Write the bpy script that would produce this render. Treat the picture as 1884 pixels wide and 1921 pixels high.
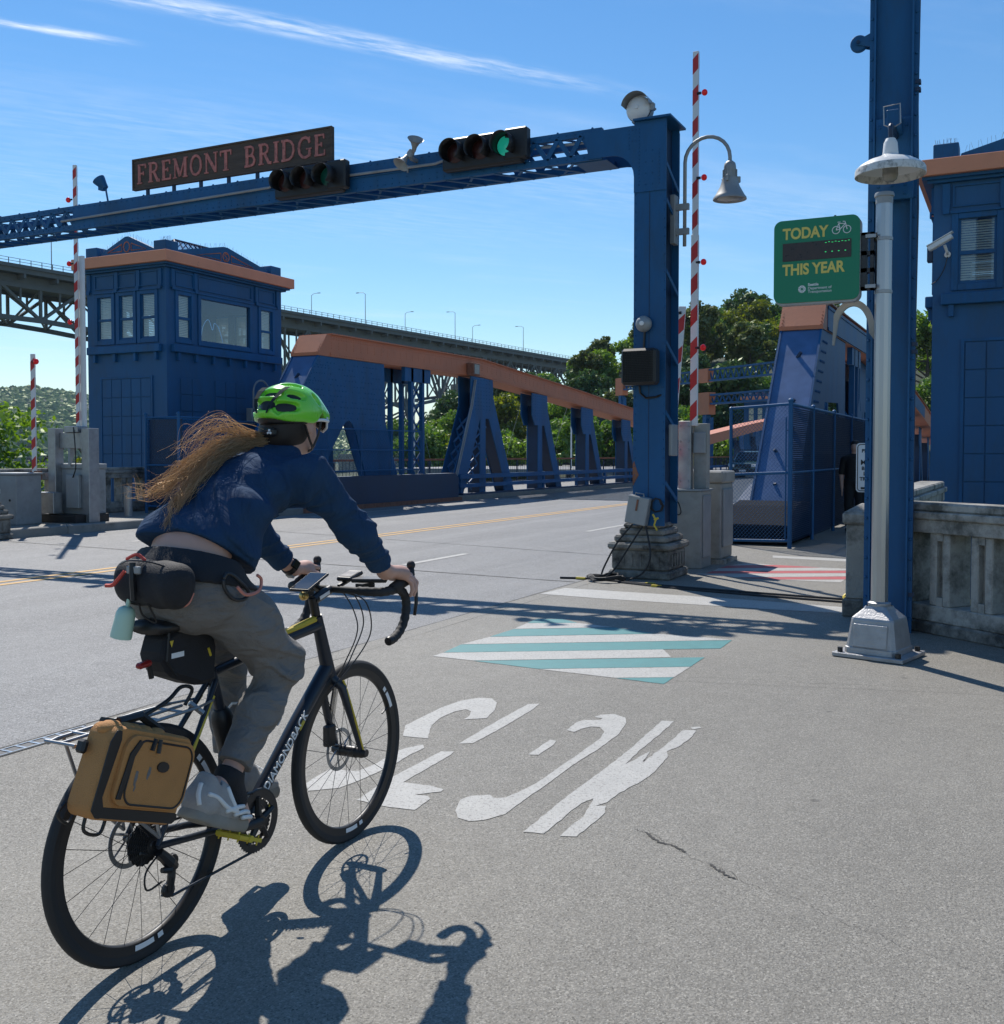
import bpy, bmesh, math, random
import numpy as np
from mathutils import Vector, Matrix
random.seed(7); rng = np.random.default_rng(7)
S = bpy.context.scene
for o in list(bpy.data.objects): bpy.data.objects.remove(o)
C = S.collection
R = math.radians
# ---------------------------------------------------------------- camera
cd = bpy.data.cameras.new('camera'); cam = bpy.data.objects.new('camera', cd); C.objects.link(cam)
cam.location = (0, 0, 1.44); cam.rotation_euler = (R(90-1.993), 0, R(26.471))
cd.sensor_fit = 'HORIZONTAL'; cd.sensor_width = 36; cd.lens = 36*1954/1884
cd.shift_y = -40.5/1884; cd.clip_start = .05; cd.clip_end = 9000
S.camera = cam
# ---------------------------------------------------------------- sky and sun
SUN = Vector((-.62, .60, 1.0)).normalized()
W_ = bpy.data.worlds.new('World'); S.world = W_; W_.use_nodes = True
nt = W_.node_tree; N = nt.nodes; L = nt.links; N.clear()
def nd(t, **k):
    n = N.new(t)
    for a, b in k.items(): setattr(n, a, b)
    return n
def mth(op, a, b=None, c=None):
    n = nd('ShaderNodeMath', operation=op)
    for i, v in enumerate((a, b, c)):
        if v is None: continue
        if isinstance(v, (int, float)): n.inputs[i].default_value = v
        else: L.new(v, n.inputs[i])
    return n.outputs[0]
def ramp(v, a, b, c=0., d=1.):
    n = nd('ShaderNodeMapRange', interpolation_type='SMOOTHSTEP'); L.new(v, n.inputs[0])
    for i, q in enumerate((a, b, c, d)): n.inputs[i+1].default_value = q
    return n.outputs[0]
sky = nd('ShaderNodeTexSky', sky_type='NISHITA', sun_disc=False, sun_elevation=math.asin(SUN.z),
         sun_rotation=math.atan2(SUN.x, SUN.y), altitude=20, air_density=1.15, dust_density=.0, ozone_density=4.5)
tc = nd('ShaderNodeTexCoord'); sp = nd('ShaderNodeSeparateXYZ'); L.new(tc.outputs['Generated'], sp.inputs[0])
dz = mth('MAXIMUM', sp.outputs[2], .02)
u_ = mth('DIVIDE', sp.outputs[0], dz); v_ = mth('DIVIDE', sp.outputs[1], dz)
a_ = mth('SUBTRACT', mth('MULTIPLY', u_, .812), mth('MULTIPLY', v_, .584))      # across the wind
s_ = mth('ADD', mth('MULTIPLY', u_, .584), mth('MULTIPLY', v_, .812))           # along the wind
def cn(sa, ss, detail, off, rough=.6):
    cb = nd('ShaderNodeCombineXYZ'); L.new(mth('MULTIPLY', a_, sa), cb.inputs[0]); L.new(mth('MULTIPLY', s_, ss), cb.inputs[1]); cb.inputs[2].default_value = off
    n = nd('ShaderNodeTexNoise'); L.new(cb.outputs[0], n.inputs['Vector']); n.inputs['Scale'].default_value = 1; n.inputs['Detail'].default_value = detail; n.inputs['Roughness'].default_value = rough
    return n.outputs[0]
wob = mth('MULTIPLY', mth('SUBTRACT', cn(1.5, 3, 3, 3.), .5), .05)
tex = ramp(cn(26, 5, 6, 0., .65), .3, .75)
def band(c, w, s0, s1, s2, s3):
    e = mth('ABSOLUTE', mth('ADD', mth('ADD', a_, wob), -c))
    m = ramp(e, 0., w, 1., 0.)
    return mth('MULTIPLY', mth('MULTIPLY', m, tex), mth('MULTIPLY', ramp(s_, s0, s1), ramp(s_, s2, s3, 1., 0.)))
b1 = mth('MULTIPLY', band(-2.425, .085, -.3, .6, .9, 1.9), .8)
b2 = band(-2.70, .04, -.6, .0, .25, .46)
b3 = mth('MULTIPLY', band(-3.3, .5, -1.5, 1.0, 3.0, 5.0), .16)
b5 = mth('MULTIPLY', band(-4.2, 1.1, -1.5, 0.0, 1.6, 3.4), .14)
b4 = mth('MULTIPLY', ramp(cn(1.6, .5, 6, 9., .6), .50, .82), .20)
cl = mth('MINIMUM', mth('ADD', mth('ADD', mth('ADD', b1, b2), b5), mth('ADD', b3, b4)), .85)
mx = nd('ShaderNodeMix', data_type='RGBA'); hs = nd('ShaderNodeHueSaturation'); hs.inputs['Saturation'].default_value = 1.2; L.new(sky.outputs[0], hs.inputs['Color']); L.new(cl, mx.inputs[0]); L.new(hs.outputs[0], mx.inputs[6]); mx.inputs[7].default_value = (7.6, 8.4, 9.4, 1)
bg = nd('ShaderNodeBackground'); L.new(mx.outputs[2], bg.inputs[0]); bg.inputs[1].default_value = .10
wo = nd('ShaderNodeOutputWorld'); L.new(bg.outputs[0], wo.inputs[0])
sl = bpy.data.lights.new('sun', 'SUN'); sl.energy = 4.2; sl.angle = R(.5); sl.color = (1, .95, .88)
so = bpy.data.objects.new('sun', sl); C.objects.link(so); so.rotation_euler = SUN.to_track_quat('Z', 'Y').to_euler(); so.location = (-30, 30, 60)
S.view_settings.view_transform = 'Standard'; S.view_settings.look = 'None'; S.view_settings.gamma = 1; S.view_settings.use_curve_mapping = False
S.view_settings.exposure = 0.34
# ---------------------------------------------------------------- materials
def mat(name, col, rough=.6, metal=0., var=.12, scale=3., bump=0., bscale=60., dirt=None, dscale=2., dlo=.55, dhi=.75, damt=.8, emis=None, spec=.5, stretch=(1,1,1), coat=0., sheen=0., wrinkle=None):
    m = bpy.data.materials.new(name); m.use_nodes = True; t = m.node_tree; n = t.nodes; l = t.links
    p = n['Principled BSDF']; p.inputs['Roughness'].default_value = rough; p.inputs['Metallic'].default_value = metal
    p.inputs['Specular IOR Level'].default_value = spec; p.inputs['Coat Weight'].default_value = coat; p.inputs['Sheen Weight'].default_value = sheen
    tcn = n.new('ShaderNodeTexCoord'); mp = n.new('ShaderNodeMapping'); l.new(tcn.outputs['Object'], mp.inputs[0]); mp.inputs['Scale'].default_value = stretch
    nz = n.new('ShaderNodeTexNoise'); nz.inputs['Scale'].default_value = scale; nz.inputs['Detail'].default_value = 6; nz.inputs['Roughness'].default_value = .6; l.new(mp.outputs[0], nz.inputs['Vector'])
    mr = n.new('ShaderNodeMapRange'); l.new(nz.outputs[0], mr.inputs[0]); mr.inputs[1].default_value = .3; mr.inputs[2].default_value = .7
    mix = n.new('ShaderNodeMix'); mix.data_type = 'RGBA'; l.new(mr.outputs[0], mix.inputs[0])
    mix.inputs[6].default_value = tuple(c*(1-var) for c in col)+(1,); mix.inputs[7].default_value = tuple(min(1, c*(1+var)) for c in col)+(1,)
    out = mix.outputs[2]
    if dirt:
        n2 = n.new('ShaderNodeTexNoise'); n2.inputs['Scale'].default_value = dscale; n2.inputs['Detail'].default_value = 8; n2.inputs['Roughness'].default_value = .7; l.new(mp.outputs[0], n2.inputs['Vector'])
        m2 = n.new('ShaderNodeMapRange'); l.new(n2.outputs[0], m2.inputs[0]); m2.inputs[1].default_value = dlo; m2.inputs[2].default_value = dhi; m2.inputs[4].default_value = damt
        mx2 = n.new('ShaderNodeMix'); mx2.data_type = 'RGBA'; l.new(m2.outputs[0], mx2.inputs[0]); l.new(out, mx2.inputs[6]); mx2.inputs[7].default_value = tuple(dirt)+(1,); out = mx2.outputs[2]
    l.new(out, p.inputs['Base Color'])
    rr = n.new('ShaderNodeMapRange'); l.new(nz.outputs[0], rr.inputs[0]); rr.inputs[3].default_value = max(0.02, rough-.08); rr.inputs[4].default_value = min(1, rough+.08); l.new(rr.outputs[0], p.inputs['Roughness'])
    if bump:
        n3 = n.new('ShaderNodeTexNoise'); n3.inputs['Scale'].default_value = bscale; n3.inputs['Detail'].default_value = 4; l.new(mp.outputs[0], n3.inputs['Vector'])
        b = n.new('ShaderNodeBump'); b.inputs['Strength'].default_value = bump; b.inputs['Distance'].default_value = .02; l.new(n3.outputs[0], b.inputs['Height']); l.new(b.outputs[0], p.inputs['Normal'])
    if wrinkle:
        n4 = n.new('ShaderNodeTexNoise'); n4.inputs['Scale'].default_value = wrinkle[0]; n4.inputs['Detail'].default_value = 3; n4.inputs['Distortion'].default_value = 1.2; m4 = n.new('ShaderNodeMapping'); m4.inputs['Scale'].default_value = wrinkle[2]; m4.inputs['Rotation'].default_value = (.6,0,.3); l.new(tcn.outputs['Object'], m4.inputs[0]); l.new(m4.outputs[0], n4.inputs['Vector'])
        b4 = n.new('ShaderNodeBump'); b4.inputs['Strength'].default_value = wrinkle[1]; b4.inputs['Distance'].default_value = .03; l.new(n4.outputs[0], b4.inputs['Height']); l.new(b.outputs[0], b4.inputs['Normal']); l.new(b4.outputs[0], p.inputs['Normal'])
    if emis: p.inputs['Emission Color'].default_value = tuple(emis[:3])+(1,); p.inputs['Emission Strength'].default_value = emis[3]
    return m
M = {}
M['blue'] = mat('blue_paint', (.011, .096, .235), .5, var=.18, scale=1.6, bump=.12, bscale=25, dirt=(.022,.070,.135), dscale=3.0, dlo=.48, dhi=.72, damt=.75, spec=.3, stretch=(1,1,.3))
M['blue2'] = mat('blue_wall_paint', (.011, .092, .222), .6, var=.16, scale=.9, bump=.15, bscale=18, dirt=(.022,.074,.145), dscale=2.4, dlo=.48, dhi=.72, damt=.7, stretch=(1,1,.3))
M['bluedk'] = mat('dark_blue_paint_and_shade', (.008, .030, .075), .5, var=.2, scale=2.)  # dark parts; also paints in the shade on the right slatted fence
M['orange'] = mat('salmon_paint', (.56, .185, .085), .55, var=.10, scale=1.5, bump=.1, bscale=20, dirt=(.20,.08,.05), dscale=3., dlo=.58, dhi=.8, damt=.6)
M['corn'] = mat('cornice_paint', (.70, .28, .155), .6, var=.08, scale=1.5, dirt=(.10,.07,.05), dscale=2.2, dlo=.62, dhi=.8, damt=.8)
M['conc'] = mat('old_concrete', (.40, .38, .34), .85, var=.16, scale=2.5, bump=.35, bscale=55, dirt=(.055,.055,.045), dscale=2.6, dlo=.44, dhi=.62, damt=.88)
M['concdk'] = mat('blackened_concrete', (.26, .245, .215), .9, var=.25, scale=4., bump=.5, bscale=40, dirt=(.035,.033,.03), dscale=3., dlo=.42, dhi=.62, damt=.92)
M['steel'] = mat('galvanised_steel', (.34, .345, .35), .45, .75, var=.16, scale=9., bump=.05, bscale=40)
M['greymetal'] = mat('grey_painted_metal', (.30, .31, .31), .5, .25, var=.14, scale=4, dirt=(.13,.12,.10), dscale=3., dlo=.55, dhi=.8, damt=.7)
M['cabinet'] = mat('weathered_cabinet', (.30, .295, .27), .65, .1, var=.2, scale=2.5, dirt=(.11,.10,.08), dscale=3., dlo=.5, dhi=.8, damt=.75)
M['alu'] = mat('brushed_aluminium', (.40, .41, .43), .34, .9, var=.10, scale=6, stretch=(1,1,.15), bump=.03, bscale=60)
M['cast'] = mat('cast_aluminium', (.38, .38, .385), .5, .6, var=.16, scale=7, bump=.2, bscale=70, dirt=(.2,.2,.2), dscale=5., damt=.6)
M['white'] = mat('white_enamel', (.74, .74, .72), .35, var=.05, scale=4)
M['whitedirty'] = mat('dirty_white_enamel', (.68, .67, .63), .4, var=.08, scale=5, dirt=(.10,.10,.085), dscale=16., dlo=.48, dhi=.66, damt=.85)
M['red'] = mat('red_reflective', (.52, .028, .025), .4, var=.08)
M['redlens'] = mat('red_lens', (.5, .008, .012), .12, var=.02, emis=(.8,.01,.01,.12))
M['black'] = mat('black_plastic', (.012, .012, .013), .45, var=.2)
M['mattblack'] = mat('matt_black_steel', (.010, .012, .016), .85, var=.3, scale=3, spec=.08)
M['taillens'] = mat('dull_red_lens', (.30, .018, .014), .3, var=.1)
M['rubber'] = mat('black_rubber', (.020, .020, .021), .7, var=.15, scale=20)
M['fabric'] = mat('black_nylon', (.013, .013, .016), .75, var=.25, scale=30, bump=.3, bscale=350)
M['yellow'] = mat('yellow_plastic', (.62, .46, .04), .5)
M['greenSign'] = mat('green_sign_sheet', (.004, .20, .10), .45, var=.04)
M['signwhite'] = mat('white_sign_sheet', (.76, .77, .77), .4, var=.03)
M['goldtext'] = mat('gold_lettering', (.68, .56, .13), .5, var=.04)
M['display'] = mat('display_face', (.035, .018, .014), .3, var=.3, scale=30)
M['led'] = mat('green_led', (.02, .5, .12), .4, emis=(.05,.9,.25,.35))
M['wood'] = mat('weathered_board', (.085, .062, .048), .8, var=.3, scale=3, stretch=(1,1,8), bump=.4, bscale=12, dirt=(.12,.085,.05), dscale=4., damt=.6)
M['pinktext'] = mat('faded_red_lettering', (.52, .18, .15), .75, var=.22, scale=14, dirt=(.13,.06,.05), dscale=18., dlo=.5, dhi=.7)
M['rust'] = mat('rusted_steel', (.23, .10, .06), .85, var=.3, scale=9, bump=.4, bscale=50)
M['steelpaint'] = mat('green_grey_steel_paint', (.122, .132, .126), .65, var=.15, scale=.4)
M['tealp'] = mat('teal_road_paint', (.046, .205, .205), .6, var=.1, scale=10, bump=.2, bscale=120, dirt=(.17,.24,.22), dscale=14., dlo=.6, dhi=.75, damt=.6)
M['whitep'] = mat('white_road_paint', (.40, .39, .36), .65, var=.1, scale=8, bump=.25, bscale=120, dirt=(.22,.21,.19), dscale=60., dlo=.53, dhi=.60, damt=.85)
M['redp'] = mat('red_road_paint', (.40, .075, .075), .65, var=.1, scale=8, dirt=(.4,.25,.22), dscale=14., dlo=.6, dhi=.75, damt=.6)
M['yelp'] = mat('yellow_road_paint', (.55, .30, .06), .65, var=.12, scale=6, dirt=(.28,.22,.14), dscale=9., dlo=.5, dhi=.7, damt=.8)
M['tar'] = mat('dark_joint_filler', (.035, .033, .03), .8, var=.3, scale=20)
M['cloth_blue'] = mat('navy_knit', (.019, .052, .112), .9, var=.14, scale=14, bump=.25, bscale=420, spec=.2, wrinkle=(9., .75, (1,1.6,.7)))
M['trouser'] = mat('grey_cotton', (.185, .174, .163), .85, var=.16, scale=7, bump=.3, bscale=260, wrinkle=(11., .7, (1,.8,1.8)))
M['skin'] = mat('skin', (.56, .33, .25), .5, var=.07, scale=12, bump=.05, bscale=90)
M['shoe'] = mat('off_white_mesh', (.36, .34, .32), .75, var=.12, scale=18, bump=.3, bscale=220)
M['shoestripe'] = mat('pale_shoe_overlay', (.74, .74, .72), .55, var=.06)
M['sole'] = mat('grey_rubber_sole', (.30, .27, .225), .8, var=.18, scale=9)
M['helmet'] = mat('lime_helmet_shell', (.19, .68, .035), .28, var=.06, scale=6, coat=.4, dirt=(.10,.16,.05), dscale=22., dlo=.7, dhi=.78, damt=.5)
M['darkteal'] = mat('dark_helmet_stripe', (.016, .028, .032), .8, spec=.05)
M['hair'] = mat('brown_hair', (.24, .115, .05), .42, var=.45, scale=7, spec=.6)
def hair_mat(name, c1, c2):
    m = bpy.data.materials.new(name); m.use_nodes = True; t = m.node_tree; n = t.nodes; l = t.links; n.clear()
    ge = n.new('ShaderNodeNewGeometry'); mx = n.new('ShaderNodeMix'); mx.data_type = 'RGBA'; l.new(ge.outputs['Random Per Island'], mx.inputs[0]); mx.inputs[6].default_value = c1+(1,); mx.inputs[7].default_value = c2+(1,)
    d = n.new('ShaderNodeBsdfDiffuse'); tr = n.new('ShaderNodeBsdfTranslucent'); gl = n.new('ShaderNodeBsdfGlossy'); gl.inputs['Roughness'].default_value = .35; gl.inputs['Color'].default_value = (.75,.55,.36,1)
    l.new(mx.outputs[2], d.inputs[0]); l.new(mx.outputs[2], tr.inputs[0])
    a = n.new('ShaderNodeMixShader'); a.inputs[0].default_value = .6; l.new(d.outputs[0], a.inputs[1]); l.new(tr.outputs[0], a.inputs[2])
    b = n.new('ShaderNodeMixShader'); b.inputs[0].default_value = .16; l.new(a.outputs[0], b.inputs[1]); l.new(gl.outputs[0], b.inputs[2])
    o = n.new('ShaderNodeOutputMaterial'); l.new(b.outputs[0], o.inputs[0]); return m
M['hair'] = hair_mat('sunlit_brown_hair', (.50,.33,.17), (.95,.74,.49))
M['hairdk'] = mat('dark_hair_root', (.014, .009, .007), .6, var=.3, scale=12)
M['frame'] = mat('matt_navy_frame', (.014, .020, .032), .38, var=.1, spec=.5)
M['tan'] = mat('tan_canvas', (.50, .235, .075), .8, var=.10, scale=6, bump=.35, bscale=320, dirt=(.12,.07,.04), dscale=7., dlo=.66, dhi=.78, damt=.7)
M['mint'] = mat('mint_bottle', (.46, .66, .54), .4, var=.04)
M['chrome'] = mat('polished_steel', (.6, .6, .6), .25, .95, var=.06)
M['darksteel'] = mat('black_steel', (.05, .05, .052), .4, .7, var=.2, scale=20)
M['blind'] = mat('blind_slat', (.60, .57, .48), .6, var=.06)
M['lens'] = mat('dark_lens', (.01, .011, .013), .08, var=.05)
M['glasslamp'] = mat('frosted_glass', (.30, .29, .26), .2, var=.15, scale=20)
M['lensdim'] = mat('dim_amber_lens', (.045, .012, .010), .35, var=.15)
M['lensgreen'] = mat('lit_green_lens', (.01, .30, .21), .3, emis=(.02, .55, .38, .22))
M['lensgreen2'] = mat('dim_green_lens', (.004, .05, .04), .35, emis=(.02, .5, .35, .012))
M['ochre'] = mat('red_cord', (.55, .07, .05), .7)
M['cord'] = mat('pink_cord', (.60, .22, .16), .7)
M['bark'] = mat('bark', (.10, .08, .065), .9, var=.25, scale=3, bump=.5, bscale=10)
M['faded'] = mat('sunlit_blue_paint', (.06, .14, .30), .42, var=.2, scale=2.5, dirt=(.03,.09,.2), dscale=2.)  # lighter blue: sunlight on the sloping web put into the colour
M['earth'] = mat('wooded_slope', (.028, .045, .018), .95, var=.4, scale=.05, bump=.3, bscale=.4)
def glass_mat(name, tint, rough=.03, mixf=.35):
    m = bpy.data.materials.new(name); m.use_nodes = True; t = m.node_tree; n = t.nodes; l = t.links; n.clear()
    g = n.new('ShaderNodeBsdfGlossy'); g.inputs['Roughness'].default_value = rough; g.inputs['Color'].default_value = (.9,.95,1,1)
    tr = n.new('ShaderNodeBsdfTransparent'); tr.inputs['Color'].default_value = tint
    fr = n.new('ShaderNodeLayerWeight'); fr.inputs[0].default_value = .25
    ad = n.new('ShaderNodeMath'); ad.operation = 'MULTIPLY_ADD'; ad.inputs[1].default_value = .35; ad.inputs[2].default_value = mixf; l.new(fr.outputs['Facing'], ad.inputs[0])
    mx = n.new('ShaderNodeMixShader'); l.new(ad.outputs[0], mx.inputs[0]); l.new(tr.outputs[0], mx.inputs[1]); l.new(g.outputs[0], mx.inputs[2])
    o = n.new('ShaderNodeOutputMaterial'); l.new(mx.outputs[0], o.inputs[0]); return m
M['glass'] = glass_mat('window_glass', (.75,.82,.86,1), .02, .10)
M['carglass'] = glass_mat('car_glass', (.25,.3,.3,1), .03, .15)
def leaf_mat(name, c1, c2, trans=.35):
    m = bpy.data.materials.new(name); m.use_nodes = True; t = m.node_tree; n = t.nodes; l = t.links; n.clear()
    ge = n.new('ShaderNodeNewGeometry'); mx = n.new('ShaderNodeMix'); mx.data_type = 'RGBA'; l.new(ge.outputs['Random Per Island'], mx.inputs[0])
    mx.inputs[6].default_value = tuple(c1)+(1,); mx.inputs[7].default_value = tuple(c2)+(1,)
    d = n.new('ShaderNodeBsdfDiffuse'); l.new(mx.outputs[2], d.inputs[0])
    tr = n.new('ShaderNodeBsdfTranslucent'); hs = n.new('ShaderNodeHueSaturation'); hs.inputs['Value'].default_value = 1.5; hs.inputs['Saturation'].default_value = 1.15; l.new(mx.outputs[2], hs.inputs['Color']); l.new(hs.outputs[0], tr.inputs[0])
    ms = n.new('ShaderNodeMixShader'); ms.inputs[0].default_value = trans; l.new(d.outputs[0], ms.inputs[1]); l.new(tr.outputs[0], ms.inputs[2])
    gl = n.new('ShaderNodeBsdfGlossy'); gl.inputs['Roughness'].default_value = .45; gl.inputs['Color'].default_value = (.8,.85,.7,1)
    m3 = n.new('ShaderNodeMixShader'); m3.inputs[0].default_value = .05; l.new(ms.outputs[0], m3.inputs[1]); l.new(gl.outputs[0], m3.inputs[2])
    o = n.new('ShaderNodeOutputMaterial'); l.new(m3.outputs[0], o.inputs[0]); return m
M['leafA'] = leaf_mat('leaf_mid_green', (.075,.145,.026), (.145,.235,.042))
M['leafB'] = leaf_mat('leaf_fresh_green', (.10,.18,.026), (.20,.29,.05), .42)
M['leafC'] = leaf_mat('leaf_dark_green', (.040,.085,.024), (.085,.14,.042), .25)
M['leafD'] = leaf_mat('leaf_olive_green', (.08,.105,.028), (.14,.165,.055), .3)
M['leafE'] = leaf_mat('leaf_bright_yellowish_green', (.10,.13,.015), (.20,.22,.035), .45)

def ground_mat(name, base, spk, kind):
    m = bpy.data.materials.new(name); m.use_nodes = True; t = m.node_tree; n = t.nodes; l = t.links; p = n['Principled BSDF']
    ge = n.new('ShaderNodeNewGeometry')
    def noise(sc, det, rough=.6, vec=None):
        q = n.new('ShaderNodeTexNoise'); q.inputs['Scale'].default_value = sc; q.inputs['Detail'].default_value = det; q.inputs['Roughness'].default_value = rough
        l.new(vec or ge.outputs['Position'], q.inputs['Vector']); return q.outputs[0]
    def rmp(v, a, b, c=0., d=1.):
        q = n.new('ShaderNodeMapRange'); l.new(v, q.inputs[0])
        for i, x in enumerate((a,b,c,d)): q.inputs[i+1].default_value = x
        return q.outputs[0]
    def mixc(f, a, b, mode='MIX'):
        q = n.new('ShaderNodeMix'); q.data_type = 'RGBA'; q.blend_type = mode
        if isinstance(f, float): q.inputs[0].default_value = f
        else: l.new(f, q.inputs[0])
        for i, x in ((6,a),(7,b)):
            if isinstance(x, tuple): q.inputs[i].default_value = x+(1,)
            else: l.new(x, q.inputs[i])
        return q.outputs[2]
    mp = n.new('ShaderNodeMapping'); l.new(ge.outputs['Position'], mp.inputs[0])
    if kind == 'road': mp.inputs['Scale'].default_value = (1, .05, 1)
    else: mp.inputs['Scale'].default_value = (1, .5, 1)
    big = rmp(noise(1.6 if kind == 'road' else .55, 7, .65, mp.outputs[0]), .32, .68)
    c = mixc(big, tuple(x*(.58 if kind == 'road' else .72) for x in base), tuple(x*(1.28 if kind == 'road' else 1.18) for x in base))
    vo = n.new('ShaderNodeTexVoronoi'); vo.inputs['Scale'].default_value = 190 if kind != 'road' else 150; vo.inputs['Randomness'].default_value = 1; l.new(ge.outputs['Position'], vo.inputs['Vector'])
    sepc = n.new('ShaderNodeSeparateColor'); l.new(vo.outputs['Color'], sepc.inputs[0])
    c = mixc(rmp(sepc.outputs[0], 0., 1., .0, .9), c, mixc(sepc.outputs[1], tuple(x*.28 for x in spk), tuple(min(1,x*2.0) for x in spk)))
    c = mixc(rmp(noise(230, 2), .35, .65, 0., .35), c, tuple(x*.55 for x in base))
    c = mixc(rmp(noise(2.6, 9, .72), .60, .78, 0., .55), c, tuple(x*.55 for x in base))
    c = mixc(rmp(noise(7, 6, .65), .44, .62, 0., .22), c, tuple(x*.6 for x in base))
    c = mixc(rmp(noise(.35, 5, .6), .5, .7, 0., .30), c, tuple(min(1,x*1.35) for x in base))
    # small dark gum / oil spots
    v2 = n.new('ShaderNodeTexVoronoi'); v2.inputs['Scale'].default_value = 2.1; l.new(ge.outputs['Position'], v2.inputs['Vector'])
    c = mixc(rmp(v2.outputs['Distance'], .035, .05, .6, 0.), c, tuple(x*.3 for x in base))
    l.new(c, p.inputs['Base Color'])
    p.inputs['Specular IOR Level'].default_value = .5
    l.new(rmp(sepc.outputs[2], 0., 1., .45, .92), p.inputs['Roughness'])
    b = n.new('ShaderNodeBump'); b.inputs['Strength'].default_value = .55 if kind == 'road' else .5; b.inputs['Distance'].default_value = .006; l.new(sepc.outputs[1], b.inputs['Height'])
    b2 = n.new('ShaderNodeBump'); b2.inputs['Strength'].default_value = .6; b2.inputs['Distance'].default_value = .008; l.new(noise(150, 3), b2.inputs['Height']); l.new(b.outputs[0], b2.inputs['Normal'])
    last = b2
    l.new(last.outputs[0], p.inputs['Normal'])
    return m
M['road'] = ground_mat('ribbed_concrete_road', (.215,.212,.205), (.225,.222,.215), 'road')
M['walk'] = ground_mat('exposed_aggregate_concrete', (.232,.216,.182), (.238,.222,.190), 'walk')
M['kerb'] = mat('kerb_concrete', (.24,.23,.21), .9, var=.2, scale=2, bump=.4, bscale=60, dirt=(.06,.055,.05), dscale=2.5, damt=.8)
M['grid'] = mat('steel_deck', (.27,.275,.29), .5, .5, var=.2, scale=3, bump=.5, bscale=14)
def water_mat():
    m = mat('canal_water', (.02,.045,.055), .08, var=.2, scale=.02, bump=.25, bscale=.7); return m
M['water'] = water_mat()

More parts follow.
